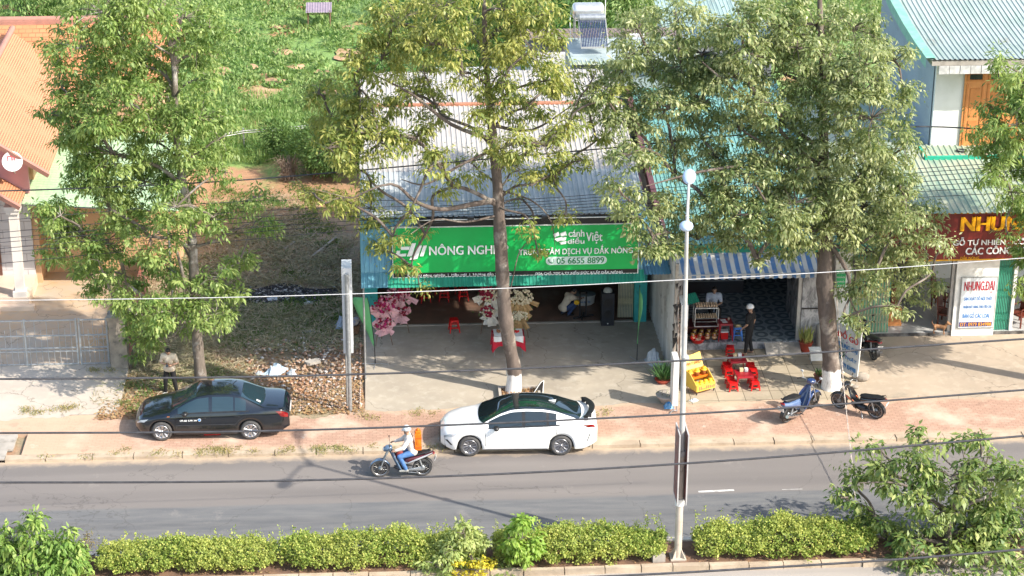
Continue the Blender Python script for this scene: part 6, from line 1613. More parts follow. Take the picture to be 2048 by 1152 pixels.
for x,y in((-.3,-.12),(.35,.1),(-.05,-.2),(.05,.3)):g.ell((x,y,.04),(.04,.04,.04),8,6)
g.build('foot',m_black,o)
c=thing('yellow_part','yellow part held by the crouching person in the open shop','part',(q[0]-.22,q[1]+.0,.62))
g=MB();loft(g,[(-.08,0,.03,.04),(-.03,.01,.07,.08),(.05,.01,.07,.08),(.09,0,.04,.05)],12);g.build('housing',m_yellow,c)
# ================= CAFE CONTENTS =================
zf=.292
# egg case on a dark counter
Yc=6.15
def xz(px,py,Y=Yc):
    a=PY(px,py,Y);return a[0],a[2]
x0,zb_=xz(1390,651);x1,zt_=xz(1438,613)
o=thing('egg_counter','low dark counter under the glass egg case','counter',((x0+x1)/2,Yc,zf))
cw=x1-x0;g=MB();g.bx(-cw/2-.25,cw/2,.25,.7,0,zb_-zf-.03);g.bx(-cw/2-.25,cw/2,-.02,.7,zb_-zf-.03,zb_-zf);g.build('top',M('dark_red_counter',(.10,.02,.02)),o)
c=thing('display_case','white framed glass case full of eggs on the low counter','display case',((x0+x1)/2,Yc,zb_+.001))
h=zt_-zb_;g=MB();r_=.014
for z in(.014,h):
    g.tube([(-cw/2,0,z),(cw/2,0,z),(cw/2,.42,z),(-cw/2,.42,z),(-cw/2,0,z)],r_,5)
for x in(-cw/2,cw/2):
    for y in(0,.42):g.tube([(x,y,0),(x,y,h)],r_,5)
g.build('frame',m_white,c)
def clearglass():
    m,nt,b=new_mat('clear_glass');b.inputs['Transmission Weight'].default_value=1.;b.inputs['Roughness'].default_value=.02;b.inputs['Base Color'].default_value=(.95,.98,.97,1);b.inputs['IOR'].default_value=1.1;return m
m_cg=clearglass()
g=MB();g.quad((-cw/2,-.004,.02),(cw/2,-.004,.02),(cw/2,-.004,h),(-cw/2,-.004,h));g.build('pane',m_cg,c)
g=MB();g.bx(-cw/2+.01,cw/2-.01,.02,.41,h*.42,h*.43);g.build('shelf',m_frame,c)
m_egg=M('brown_egg',(.68,.50,.34),(.60,.42,.27),25,.5)
def eggs(label,loc,nx,ny,dx=.08):
    e=thing('egg_tray',label,'egg tray',loc,0,'trays of brown eggs')
    g=MB();g.bx(-nx*dx/2,nx*dx/2,0,ny*dx,0,.02);g.build('tray',M('pulp_tray',(.3,.27,.24)),e)
    g=MB()
    for i in range(nx):
        for j in range(ny):g.ell((-nx*dx/2+dx*(i+.5),dx*(j+.5),.045),(.034,.034,.044),9,7)
    g.build('eggs',m_egg,e)
eggs('tray of brown eggs on the top of the glass case',((x0+x1)/2,Yc+.03,zb_+h+.016),9,4)
eggs('tray of brown eggs on the shelf inside the glass case',((x0+x1)/2+.0,Yc+.02,zb_+h*.43+.004),9,4)
# honey jars in front of the counter
m_jar=M('honey_jar',(.30,.09,.02),(.22,.06,.015),9,.12,coat=1)
def jar_proto(cov):
    j=thing('glass_jar','x','jar');g=MB();g.lathe([(.06,0),(.085,.015),(.09,.05),(.09,.15),(.07,.19),(.06,.21)],(0,0,0),16);g.build('glass',m_jar,j)
    g=MB();g.lathe([(.105,.165),(.085,.19),(.066,.205),(.07,.225),(.06,.25),(.001,.255)],(0,0,0),16) if cov is m_yellow else g.lathe([(.066,.205),(.068,.24),(.001,.242)],(0,0,0),16)
    g.build('lid',cov,j)
    if cov is not m_yellow:
        g=MB();g.lathe([(.0915,.06),(.0915,.12)],(0,0,0),16);g.build('paper_band',M('jar_label',(.7,.45,.25)),j)
    return j
J1=jar_proto(M('gold_lid',(.5,.3,.08),(.4,.25,.06),9,.3,.5));k=0
for r_,(yy,zz) in enumerate(((5.95,zf),(6.2,zf))):
    for i in range(4):
        px=1386+14.5*i
        x=xz(px,670,yy)[0]+(.05 if r_ else 0)
        place(J1,k==0,(x,yy,zz),0,'jar of brown honey, %s from the left in the %s row under the egg case'%(('first','second','third','fourth')[i],('front','rear')[r_]),'honey jars under the egg case');k+=1
q=PZ(1397,684,zf)
o=thing('plastic_basin','round red plastic basin with eggs on the cafe step edge','basin',(q[0],q[1]+.1,zf))
g=MB();g.lathe([(.001,.005),(.15,.005),(.2,.06),(.235,.15),(.25,.155),(.235,.165),(.19,.07),(.14,.02),(.001,.02)],(0,0,0),28);g.build('bowl',m_red,o)
g=MB();rg=random.Random(4)
for i in range(16):a=rg.uniform(0,6.28);d=rg.uniform(0,.12);g.ell((d*math.cos(a),d*math.sin(a),.08+rg.uniform(0,.04)),(.026,.026,.03),8,6)
g.build('eggs',M('pale_egg',(.66,.52,.38),(.6,.46,.32),20,.5),o)
# red high table, blue stool
q=PZ(1451,676,zf)
o=stool_proto('plastic_table','dark red high plastic table beside the glass egg case','x' and .62,.44,m_dred,.5,'table',None,False);o.location=(q[0],q[1]+.12,zf)
for k,(dx_,dy) in enumerate(((-.06,.08),(-.03,-.08))):
    p_=thing('paper_sheet',('far','near')[k]+' white paper sheet on the dark red high table','paper',(q[0]+dx_,q[1]+.12+dy,zf+.62));g=MB();g.box((0,0,.006),(.17,.11,.008),.2*k);g.build('sheet',m_white,p_)
p_=thing('cup','small brown cup on the dark red high table','cup',(q[0]+.12,q[1]+.2,zf+.62));g=MB();g.lathe([(.03,.001),(.038,.09),(.034,.09),(.027,.01),(.001,.01)],(0,0,0),14);g.build('vessel',M('cup_brown',(.45,.3,.22)),p_)
p_=thing('cool_box','small red box with a white lid under the high red table','box',(q[0]-.02,q[1]+.12,zf));g=MB();g.box((0,0,.13),(.24,.2,.24));g.build('box',m_red,p_);g=MB();g.box((0,0,.27),(.26,.22,.035));g.build('lid',m_white,p_)
q=PZ(1476,676,zf)
o=stool_proto('plastic_stool','bright blue plastic stool standing next to the dark red high table',.45,.25,m_blue,.34);o.location=(q[0],q[1]+.1,zf)
g=MB();g.box((0,0,.46),(.24,.24,.015));g.build('cushion',M('straw_pad',(.3,.26,.16)),o)
# low stools and tables outside
lowt=stool_proto('plastic_table','x',.46,.52,m_dred,.58,'table',None,False)
for i,(px,py,lb) in enumerate(((1475,738,'low dark red plastic table nearer the cafe step'),(1488,768,'low dark red plastic table nearer the road'))):
    q=PZ(px,py,.05);place(lowt,i==0,(q[0],q[1],.055),R(4),lb,'low red cafe tables')
    for k,dx_ in enumerate((-.06,.09)):
        b=thing('napkin_box',('cream','white')[k]+' napkin box on the low table '+('nearer the step','nearer the road')[i],'box',(q[0]+dx_,q[1]+.12,.055+.461),R(4))
        g=MB();g.box((0,0,.05),(.11,.11,.1));g.build('box',M('cream_box',(.6,.48,.28)) if k==0 else m_white,b)
lows=stool_proto('plastic_stool','x',.27,.24,m_red,.31)
for i,(px,py,lb) in enumerate(((1461,708,'low red stool standing alone against the cafe step'),(1454,742,'low red stool left of the tables, the far one of the upper pair'),(1458,752,'low red stool left of the tables, the near one of the upper pair'),(1462,771,'low red stool left of the tables, the far one of the lower pair'),(1467,780,'low red stool left of the tables, the one nearest the road'),(1502,742,'low red stool right of the tables, furthest from the road'),(1507,752,'low red stool right of the tables, second from the cafe step'),(1507,770,'low red stool right of the tables, third from the cafe step'),(1511,778,'low red stool right of the tables, the one nearest the road'))):
    q=PZ(px,py-4,.05);place(lows,i==0,(q[0],q[1],.055),R(random.uniform(-6,10)),lb,'low red cafe stools')
# tiered jar rack
q=PZ(1400,775,.05);rzr=R(28)
o=thing('jar_rack','yellow tiered stand with sloping back board holding honey jars','rack',(q[0],q[1],.05),rzr)
g=MB();g.prism([(-.36,-.35,.12),(-.36,.35,.12),(-.36,.35,.62),(-.36,.05,.62),(-.36,-.35,.32)],(.02,0,0));g.prism([(.34,-.35,.12),(.34,.35,.12),(.34,.35,.62),(.34,.05,.62),(.34,-.35,.32)],(.02,0,0));g.bx(-.34,.34,-.36,-.34,.12,.34);g.bx(-.34,.34,.33,.35,.12,.62)
m_yp=M('yellow_panel',(.72,.46,.06),(.66,.42,.08),4,.5);g.build('side_panel',m_yp,o)
g=MB();g.bx(-.34,.34,-.34,.0,.12,.14);g.bx(-.34,.34,.0,.33,.38,.40);g.bx(-.34,.34,-.01,.01,.40,.46);g.build('shelf',m_orange,o)
g=MB();g.prism([(-.36,.30,.60),(.36,.30,.60),(.36,.52,1.02),(-.36,.52,.92)],(0,.02,0));g.build('back_board',m_yp,o)
g=MB();
for x in(-.33,.33):
    for y in(-.32,.32):g.tube([(x,y,.04),(x,y,.12)],.015,6);g.ell((x,y,.03),(.015,.03,.03),8,6)
g.build('castor',m_black,o)
Rb=Matrix.Rotation(math.atan2(-.22,.36)*1.,3,'X')
text('lettering','MẬT ONG',-.28,.28,.70,.86,.345,m_redl,o,.004,.01,w=False)
g=MB();rg=random.Random(2)
for i in range(9):
    x=-.28+.07*i;g.bx(x,x+.045,-.363,-.361,.16,.16+rg.uniform(.05,.13))
g.build('printed_front',M('brown_print_panel',(.3,.16,.08)),o)
J2=jar_proto(m_yellow);k=0
for r_,(n_,y,z) in enumerate(((4,-.2,.145),(3,.15,.405))):
    for i in range(n_):
        x=-.27+.54*i/(n_-1);v=Matrix.Rotation(rzr,3,'Z')@Vector((x,y,0))
        place(J2,k==0,(q[0]+v.x,q[1]+v.y,.05+z),0,'yellow-capped honey jar, %s from the left on the %s tier'%(('first','second','third','fourth')[i],('lower','upper')[r_]),'jars on the yellow rack');k+=1
# ================= POTS, PLANTS, ODDS =================
def pot_plant(name,label,px,py,pr,ph,pm,blade_n,blade_l,lm,z=.05,wd=.05,spread=.5,prof=None):
    q=PZ(px,py,z);o=thing(name,label,'potted plant',(q[0],q[1],z))
    g=MB();g.lathe(prof or [(pr*.7,0),(pr,ph),(pr*1.08,ph),(pr*.9,ph-.02),(.001,ph-.03)],(0,0,0),22);g.build('pot',pm,o)
    n=blade_n;C=np.stack([rng.normal(0,pr*.35,n),rng.normal(0,pr*.35,n),np.full(n,ph-.03)],1);D=np.stack([rng.normal(0,spread,n),rng.normal(0,spread,n),np.ones(n)],1)
    V,Fq=leaves(C,D,rng.uniform(.6,1.1,n)*blade_l,np.full(n,wd),.1);f=nmesh('leaves',V,Fq,lm);f.parent=o
    return o
m_rpot=M('red_clay',(.42,.07,.04),(.36,.06,.035),5,.6)
pot_plant('potted_plant','snake plant in a red pot against the grey marble wall',1612,696,.22,.32,m_rpot,46,.62,leafmat('snake_leaves',(.16,.22,.06),(.24,.28,.08),(.45,.42,.14),.15),wd=.07,spread=.18)
pot_plant('potted_plant','dark spiky plant growing beside the edge-on sign boxes',1327,762,.25,.12,m_rpot,110,.75,leafmat('spiky_leaves',(.03,.09,.03),(.05,.13,.04),(.08,.16,.05),.2),wd=.045,spread=.6)
pot_plant('potted_plant','round stone planter with dry stems at the apron edge',1334,803,.3,.3,M('stone_planter',(.42,.37,.32),(.34,.3,.26),5,.9,bmp=.4),14,.18,leafmat('dry_stems',(.3,.24,.14),(.4,.32,.2),(.2,.25,.1),.1),wd=.02,spread=.5,prof=[(.12,0),(.16,.03),(.22,.14),(.31,.24),(.33,.30),(.27,.29),(.001,.26)])
pot_plant('potted_plant','reddish pot hidden left of the whitewashed tree foot',1641,757,.2,.22,M('brown_clay',(.26,.10,.07),(.2,.08,.06),5,.7),20,.3,m_scrub,spread=.5)
q=PZ(1686,738,.05)
o=thing('hanging_planter','white flower pot with purple blossoms right of the dense tree trunk','potted plant',(q[0],q[1],.05))
g=MB();g.lathe([(.07,.001),(.05,.1),(.11,.2),(.14,.48),(.15,.5),(.12,.49),(.001,.47)],(0,0,0),18);g.build('pot',m_white,o)
V,Fq=leaves(rng.normal(0,.12,(160,3))+np.array([0,0,.72]),rng.normal(size=(160,3)),np.full(160,.1),np.full(160,.04));f=nmesh('leaves',V,Fq,m_scrub);f.parent=o
g=MB()
for i in range(16):g.ell(tuple(rng.normal(0,.12,3)+np.array([0,-.05,.74])),(.025,.025,.025),6,4)
g.build('blossoms',M('purple_blossom',(.3,.12,.35)),o)
q=PZ(1641,693,.05)
o=thing('concrete_post','short round concrete post right of the snake plant','post',(q[0],q[1],.05));g=MB();g.lathe([(.14,0),(.135,.4),(.13,.85),(.12,.88),(.001,.88)],(0,0,0),18);g.build('shaft',m_conc,o)
q=PZ(1635,718,.05)
o=thing('side_table','small white square table between the pot plant and the trunk','table',(q[0],q[1],.05));g=MB();g.bx(-.27,.27,-.18,.18,.42,.45);g.prism([(-.27,-.18,.42),(.27,-.18,.42),(.24,-.2,.12),(-.24,-.2,.12)],(0,.015,0));g.build('tabletop',m_white,o)
for x in(-.22,.22):
    for y in(-.14,.14):g=MB();g.tube([(x,y,0),(x,y,.42)],.012,5);g.build('leg',m_steel,o)
# leaning A-board
q=PZ(1716,757,.05)
o=thing('leaning_board','tall white lettered signboard leaning beside the dense tree','sign',(q[0]-.02,q[1],.05),R(-60))
Rl=Matrix.Rotation(R(-4),3,'X');bw,bh=1.15,1.65
g=MB();g.prism([(-bw,0,0.1),(0,0,0.1),(0,.06,bh),(-bw,.06,bh)],(0,.03,0));g.build('panel',M('pale_board',(.62,.66,.68),(.5,.54,.56),3,.5),o)
g=MB();
for x in(-bw,0):g.tube([(x,0.01,0),(x,.075,bh+.03)],.02,6)
g.build('frame',m_white,o)
for s,a,b,m_ in(('ĐỒ GỖ',1.2,1.5,m_redl),('NHUNG ĐẠI',.85,1.05,m_bll),('NỘI THẤT',.55,.72,m_bll),('ĐT: 0979 834988',.25,.4,m_bll)):
    text('lettering',s,-bw+.08,-.08,a,b,-.005+.06*(a-.1)/bh,m_,o,.01,.01,w=False)
q=PZ(1724,757,.05);o=thing('boulder','round pale stone beside the foot of the leaning board','stone',(q[0]+.05,q[1]+.1,.05))
g=MB();g.ell((0,0,.12),(.24,.19,.16),12,8);g.build('rock',m_st,o)
# stones round the dense tree
for i,(px,py,s) in enumerate(((1700,768,.12),(1690,775,.1),(1712,770,.09))):
    q=PZ(px,py,.05);o=thing('boulder',('largest','smallest','flat')[i]+' loose stone between the dense tree and the leaning board','stone',(q[0],q[1],.05));g=MB();g.ell((0,0,s*.5),(s*1.4,s,s*.7),9,6);g.build('rock',m_st,o)
# tree pit of the middle tree
q=PZ(1028,792,.05)
o=thing('tree_pit','square kerbed planting pit with dead leaves round the middle tree','planter',(q[0]+.1,q[1]+.02,.05))
g=MB()
g.bx(-.55,.75,-.40,-.32,0,.16);g.bx(-.55,.75,.32,.40,0,.16);g.bx(-.55,-.47,-.32,.32,0,.159);g.bx(.67,.75,-.32,.32,0,.159);g.build('kerb',m_conc,o)
g=MB();g.bx(-.47,.67,-.32,.32,0,.08);g.build('soil',m_soil,o)
C=np.stack([rng.uniform(-.45,.65,260),rng.uniform(-.3,.3,260),rng.uniform(.08,.14,260)],1);V,Fq=leaves(C,rng.normal(size=(260,3))*np.array([1,1,.4]),np.full(260,.1),np.full(260,.05));f=nmesh('dead_leaves',V,Fq,m_fall);f.parent=o
q=PZ(1080,790,.05);o=thing('propped_board','small dark framed board propped beside the tree pit','board',(q[0],q[1],.05),R(20))
g=MB();g.prism([(-.28,0,.0),(.1,0,.0),(.16,.05,.46),(.06,.05,.40)],(0,.03,0));g.build('panel',m_black,o)
g=MB();g.tube([(-.28,-.02,.0),(.06,.03,.41),(.17,.03,.47),(.11,-.02,0)],.016,5);g.build('frame',m_white,o)
# rag sack and kerb by the side wall
def crumple(name,label,cat,px,py,w_,d_,h_,mat_,z=-.03,rz=0,seed=0,n=9):
    q=PZ(px,py,z);o=thing(name,label,cat,(q[0],q[1],z),rz);rg=random.Random(seed);P=[]
    for i in range(n):
        P.append([(w_*(i/(n-1)-.5)+rg.uniform(-.04,.04)*w_,d_*(j/(n-1)-.5)+rg.uniform(-.05,.05)*d_,h_*max(.02,math.sin(PI*i/(n-1))*math.sin(PI*j/(n-1)))*rg.uniform(.5,1.2)) for j in range(n)])
    g=MB();g.grid(P,0,False);b=g.build('sheet',mat_,o);md=b.modifiers.new('s','SOLIDIFY');md.thickness=.008;return o
m_plast=M('pale_plastic',(.52,.55,.57),(.42,.46,.5),6,.5)
crumple('plastic_sack','crumpled white sack against the side wall of the cafe','sack',1308,722,.45,.6,.5,m_plast,.05,.3,1)
crumple('plastic_bag','bright blue plastic bag beside the round stone planter','bag',1340,812,.3,.25,.22,M('blue_plastic_film',(.03,.25,.55),(.2,.4,.6),9,.4),.05,0,2)
crumple('plastic_bag','white crumpled bag on the slabs behind the lamp pole','bag',1390,798,.25,.2,.08,m_plast,.05,.6,3)
crumple('plastic_sheet','large pale blue plastic sheet on the rubble heap','sheet',552,748,.55,.75,.28,M('pale_blue_sheet',(.50,.60,.68),(.4,.5,.58),5,.5),.0,-.5,4)
crumple('plastic_sheet','white torn sheet right of the pale blue sheet on the rubble','sheet',585,752,.25,.3,.18,m_plast,.0,.4,5)
crumple('plastic_sheet','flat pale sheet at the dark edge of the rubble heap','sheet',622,667,.6,.25,.08,m_plast,-.04,.0,6)
crumple('plastic_bag','bluish rubbish bag beside the wicker basket left of the shop','bag',684,657,.4,.4,.42,M('bluish_film',(.36,.42,.52),(.28,.33,.42),8,.5),-.04,0,7)
crumple('plastic_sheet','grey crumpled sheet just above the black car boot','sheet',520,752,.25,.2,.1,M('grey_film',(.4,.44,.46)),.0,0,8)
crumple('plastic_sheet','small white scrap of plastic on the dark ash patch','sheet',545,602,.35,.25,.06,m_plast,-.03,.2,9)
crumple('plastic_sheet','white scrap of plastic below the fallen plank','sheet',617,610,.3,.2,.08,m_plast,-.03,.2,10)
q=PZ(707,668,-.04);o=thing('basket','brown wicker basket heaped with rubbish left of the shop','basket',(q[0],q[1],-.04))
g=MB();g.lathe([(.2,0),(.25,.32),(.27,.34),(.23,.3),(.001,.28)],(0,0,0),18);g.build('basket',m_wood,o)
g=MB();g.ell((0,0,.36),(.2,.18,.12),9,7);g.ell((.1,.05,.45),(.12,.1,.1),8,6);g.build('rubbish',M('rag_mix',(.35,.3,.26),(.2,.22,.3),9,.9),o)
def plank(label,a,b,w_,h_,mat_,z=-.03):
    A=Vector(PZ(*a,z));B_=Vector(PZ(*b,z));o=thing('plank',label,'plank',tuple((A+B_)/2),math.atan2(B_.y-A.y,B_.x-A.x));L=(B_-A).length
    g=MB();g.box((0,0,h_/2),(L,w_,h_));g.build('board',mat_,o)
m_pw=M('pale_wood',(.42,.37,.31),(.32,.27,.22),6,.8)
plank('long pale plank lying in the dry grass of the lot',(624,518),(671,479),.1,.05,m_pw)
plank('short plank lying in the dry grass left of the long one',(569,503),(588,489),.09,.05,m_pw)
plank('thin brown pole lying on the leaf litter near the sign pole',(640,786),(698,770),.04,.04,m_wood,.0)
plank('pale concrete slab on top of the rubble heap',(613,733),(640,727),.26,.09,m_conc,.02)
# dog
q=PZ(1879,661,.16)
o=thing('dog','small light brown dog with raised tail in the furniture shop doorway','dog',(q[0],q[1]+.05,.16),R(-20));o.scale=(1.3,1.3,1.3)
bm=bmesh.new()
cap(bm,(-.11,0,.20),(.02,0,.20),.052,.050);cap(bm,(.02,0,.20),(.12,0,.205),.050,.062);cap(bm,(.13,0,.23),(.19,0,.30),.040,.034)
ellb(bm,(.215,0,.315),(.05,.042,.042));cap(bm,(.24,0,.305),(.285,0,.295),.024,.016)
for s in(-1,1):
    cap(bm,(.195,s*.03,.345),(.185,s*.036,.375),.016,.007)
    cap(bm,(.125,s*.035,.18),(.12,s*.036,.09),.028,.016);cap(bm,(.12,s*.036,.09),(.125,s*.036,.015),.015,.012);cap(bm,(.125,s*.036,.012),(.145,s*.036,.012),.013,.011)
    cap(bm,(-.115,s*.035,.19),(-.085,s*.038,.12),.038,.02);cap(bm,(-.085,s*.038,.12),(-.14,s*.038,.075),.019,.012);cap(bm,(-.14,s*.038,.075),(-.125,s*.038,.014),.012,.011);cap(bm,(-.125,s*.038,.012),(-.1,s*.038,.012),.013,.011)
cap(bm,(-.15,0,.22),(-.20,0,.30),.016,.013);cap(bm,(-.20,0,.30),(-.17,0,.36),.013,.009)
fuse('body',bm,M('brown_fur',(.38,.20,.10),(.30,.15,.07),12,.9),o,.008,2)
# furniture inside the right-hand shop
m_mah=M('mahogany',(.16,.035,.02),(.11,.025,.015),5,.35)
def chair(label,px,py,rz,m_):
    q=PZ(px,py,.16);o=thing('carved_chair',label,'chair',(q[0],q[1],.162),rz,'mahogany chairs in the furniture shop')
    g=MB();g.bx(-.28,.28,-.26,.26,.38,.44);g.build('seat',m_,o)
    g=MB();g.prism([(-.28,.22,.44),(.28,.22,.44),(.26,.30,1.05),(.1,.31,1.16),(-.1,.31,1.16),(-.26,.30,1.05)],(0,.04,0));g.build('backrest',m_,o)
    for x in(-.25,.25):
        for y in(-.23,.23):g=MB();g.tube([(x,y,0),(x,y,.38)],.03,6);g.build('leg',m_,o)
        g=MB();g.tube([(x,-.24,.44),(x,-.24,.66),(x,.24,.68)],.025,6);g.build('armrest',m_,o)
chair('mahogany chair just left of the wide white pillar',1893,640,R(60),m_mah);chair('mahogany chair behind the first, deeper in the furniture shop',1880,606,R(60),m_mah);chair('mahogany chair seen right of the green folding gate',2040,640,R(-60),m_mah)
q=PZ(1784,645,.16)
o=thing('cabinet','light orange wooden cabinet inside the shop by the folding gate','cabinet',(q[0],q[1]+.2,.162))
g=MB();g.bx(-.14,.3,-.2,.25,.08,.62);g.bx(-.16,.32,-.22,.27,0,.08);g.build('carcass',m_or,o);g=MB();g.bx(-.1,.26,-.212,-.202,.14,.56);g.build('door',M('cabinet_door',(.5,.2,.06)),o)
o2=thing('wooden_stack','wrapped wooden item standing on the orange cabinet','furniture',(q[0]+.08,q[1]+.2,.162+.621));g=MB();g.box((0,0,.35),(.3,.3,.7));g.box((0,0,.72),(.36,.36,.05));g.build('item',m_mah,o2)
# ================= OVERHEAD CABLES =================
def cable(label,pts,Y,r,mat_=m_cable,pale=False,n=8):
    P=[Vector(PY(a,b,Y if not hasattr(Y,'__len__') else Y[i])) for i,(a,b) in enumerate(pts)]
    # extend past the frame on both sides
    P=[P[0]*2-P[1]]+P+[P[-1]*2-P[-2]]
    Q=[]
    for i in range(1,len(P)-2):
        p0,p1,p2,p3=P[i-1],P[i],P[i+1],P[i+2]
        for j in range(6):
            s=j/6;Q.append(.5*((2*p1)+(p2-p0)*s+(2*p0-5*p1+4*p2-p3)*s*s+(3*p1-p0-3*p2+p3)*s**3))
    Q.append(P[-2])
    g=MB();g.tube(Q,r,7);o=g.build('overhead_cable',mat_);tag(o,label,'cable',None if pale else 'overhead cables');return o
cable('thick grey cable crossing in front of the cars at the height of the shop apron',((-60,769),(0,767),(512,758),(1024,738),(1536,707),(2048,669),(2110,664)),-14,.024)
cable('thick grey cable crossing the wheels of the black sedan and the white sedan\'s windows',((-60,876),(0,875),(512,867),(1024,845),(1536,814),(2048,771),(2110,766)),-14,.024)
cable('thick grey cable crossing the road just below the motorbike rider',((-60,975),(0,974),(512,967),(1024,947),(1536,911),(2048,863),(2110,857)),-14,.026)
cable('thick grey cable low at the bottom right over the median kerb',((700,1172),(1197,1152),(1536,1131),(1800,1112),(2048,1090),(2110,1085)),-18,.026)
cable('thin white cable running across the shop fronts',((-60,611),(0,610),(512,598),(1024,576),(1374,556),(1536,547),(1800,528),(2048,507),(2110,502)),-9,.0105,M('white_cable',(.52,.52,.52),(.46,.46,.46),5,.5),True)
cable('upper black cable passing over the tiled porch and the grey roof',((-60,394),(0,391),(140,385),(440,368),(720,343),(1230,293),(1410,272),(1640,255),(1850,246),(2048,256),(2110,262)),3.2,.022)
bn=[(450,414,401,325),(474,434,408,333),(486,446,414,341),(494,456,419,352),(506,467,425,361),(514,476,430,372),(536,490,436,384)]
bn_l=('highest','second highest','third','middle','fifth','second lowest','lowest')
for k,(a,b,c,d) in enumerate(bn):
    cable(bn_l[k]+' thin black cable of the bundle crossing the green sign shop roof',((-60,a+4),(0,a),(512,b-8),(1000,c),(1400,(c+d)/2+4),(1900,d),(2048,d-9),(2110,d-12)),3.2+.05*(k%2),.0095)
cable('short black cable hanging inside the furniture shop front',((1840,588),(1845,592),(1880,640),(1884,648)),6.3,.006)
# slanting twisted wire at the right
P=[Vector(PY(a,b,Y)) for a,b,Y in((1669,480,4.4),(1674,600,3.2),(1684,700,1.6),(1689,768,.2),(1703,885,-2.6),(1719,1035,-6.),(1736,1160,-9.))]
g=MB()
for k in(0,PI):
    Q=[]
    for i in range(len(P)-1):
        n=34
        for j in range(n):
            s=j/n;c=P[i].lerp(P[i+1],s);a=(i*n+j)*.55+k;Q.append(c+Vector((.014*math.cos(a),0,.014*math.sin(a))))
    g.tube(Q,.008,4,cap=False)
o=g.build('twisted_wire',M('pale_rope',(.55,.48,.42),(.4,.33,.28),8,.8));tag(o,'pale twisted wire slanting down from the dense tree towards the viewer','wire')
# ================= TREES =================
def barkmat(name,c1,c2,c3,wash=0.):
    m,nt,b=new_mat(name)
    n1=noise(nt,7,6,.7,sc=(1,1,.35));n2=noise(nt,2.2,5,.6)
    c=mix(nt,ramp(nt,n1,.35,.65),c1,c2);c=mix(nt,ramp(nt,n2,.52,.66),c,c3)
    if wash:
        sep=nt.nodes.new('ShaderNodeSeparateXYZ');nt.links.new(nt.nodes['GEO'].outputs['Position'],sep.inputs[0])
        q=nt.nodes.new('ShaderNodeMath');q.operation='MULTIPLY_ADD';q.inputs[1].default_value=.3
        nt.links.new(n1,q.inputs[0]);nt.links.new(sep.outputs['Z'],q.inputs[2])
        c=mix(nt,ramp(nt,q.outputs[0],wash+.17,wash+.13),c,mix(nt,ramp(nt,n1,.5,.68),(.78,.76,.72),(.42,.38,.34)))
    nt.links.new(c,b.inputs['Base Color']);b.inputs['Roughness'].default_value=.9
    bump(nt,n1,b,.8,.03);return m
bark=barkmat('bark',(.17,.135,.11),(.10,.08,.065),(.30,.27,.24))
bark_wash=barkmat('whitewashed_bark',(.155,.12,.10),(.09,.07,.058),(.27,.235,.2),.72)
bark_sunlit=barkmat('sunlit_bark',(.22,.18,.15),(.12,.10,.08),(.42,.39,.36))  # bark lightened: the sun whitening this trunk is put into its colour
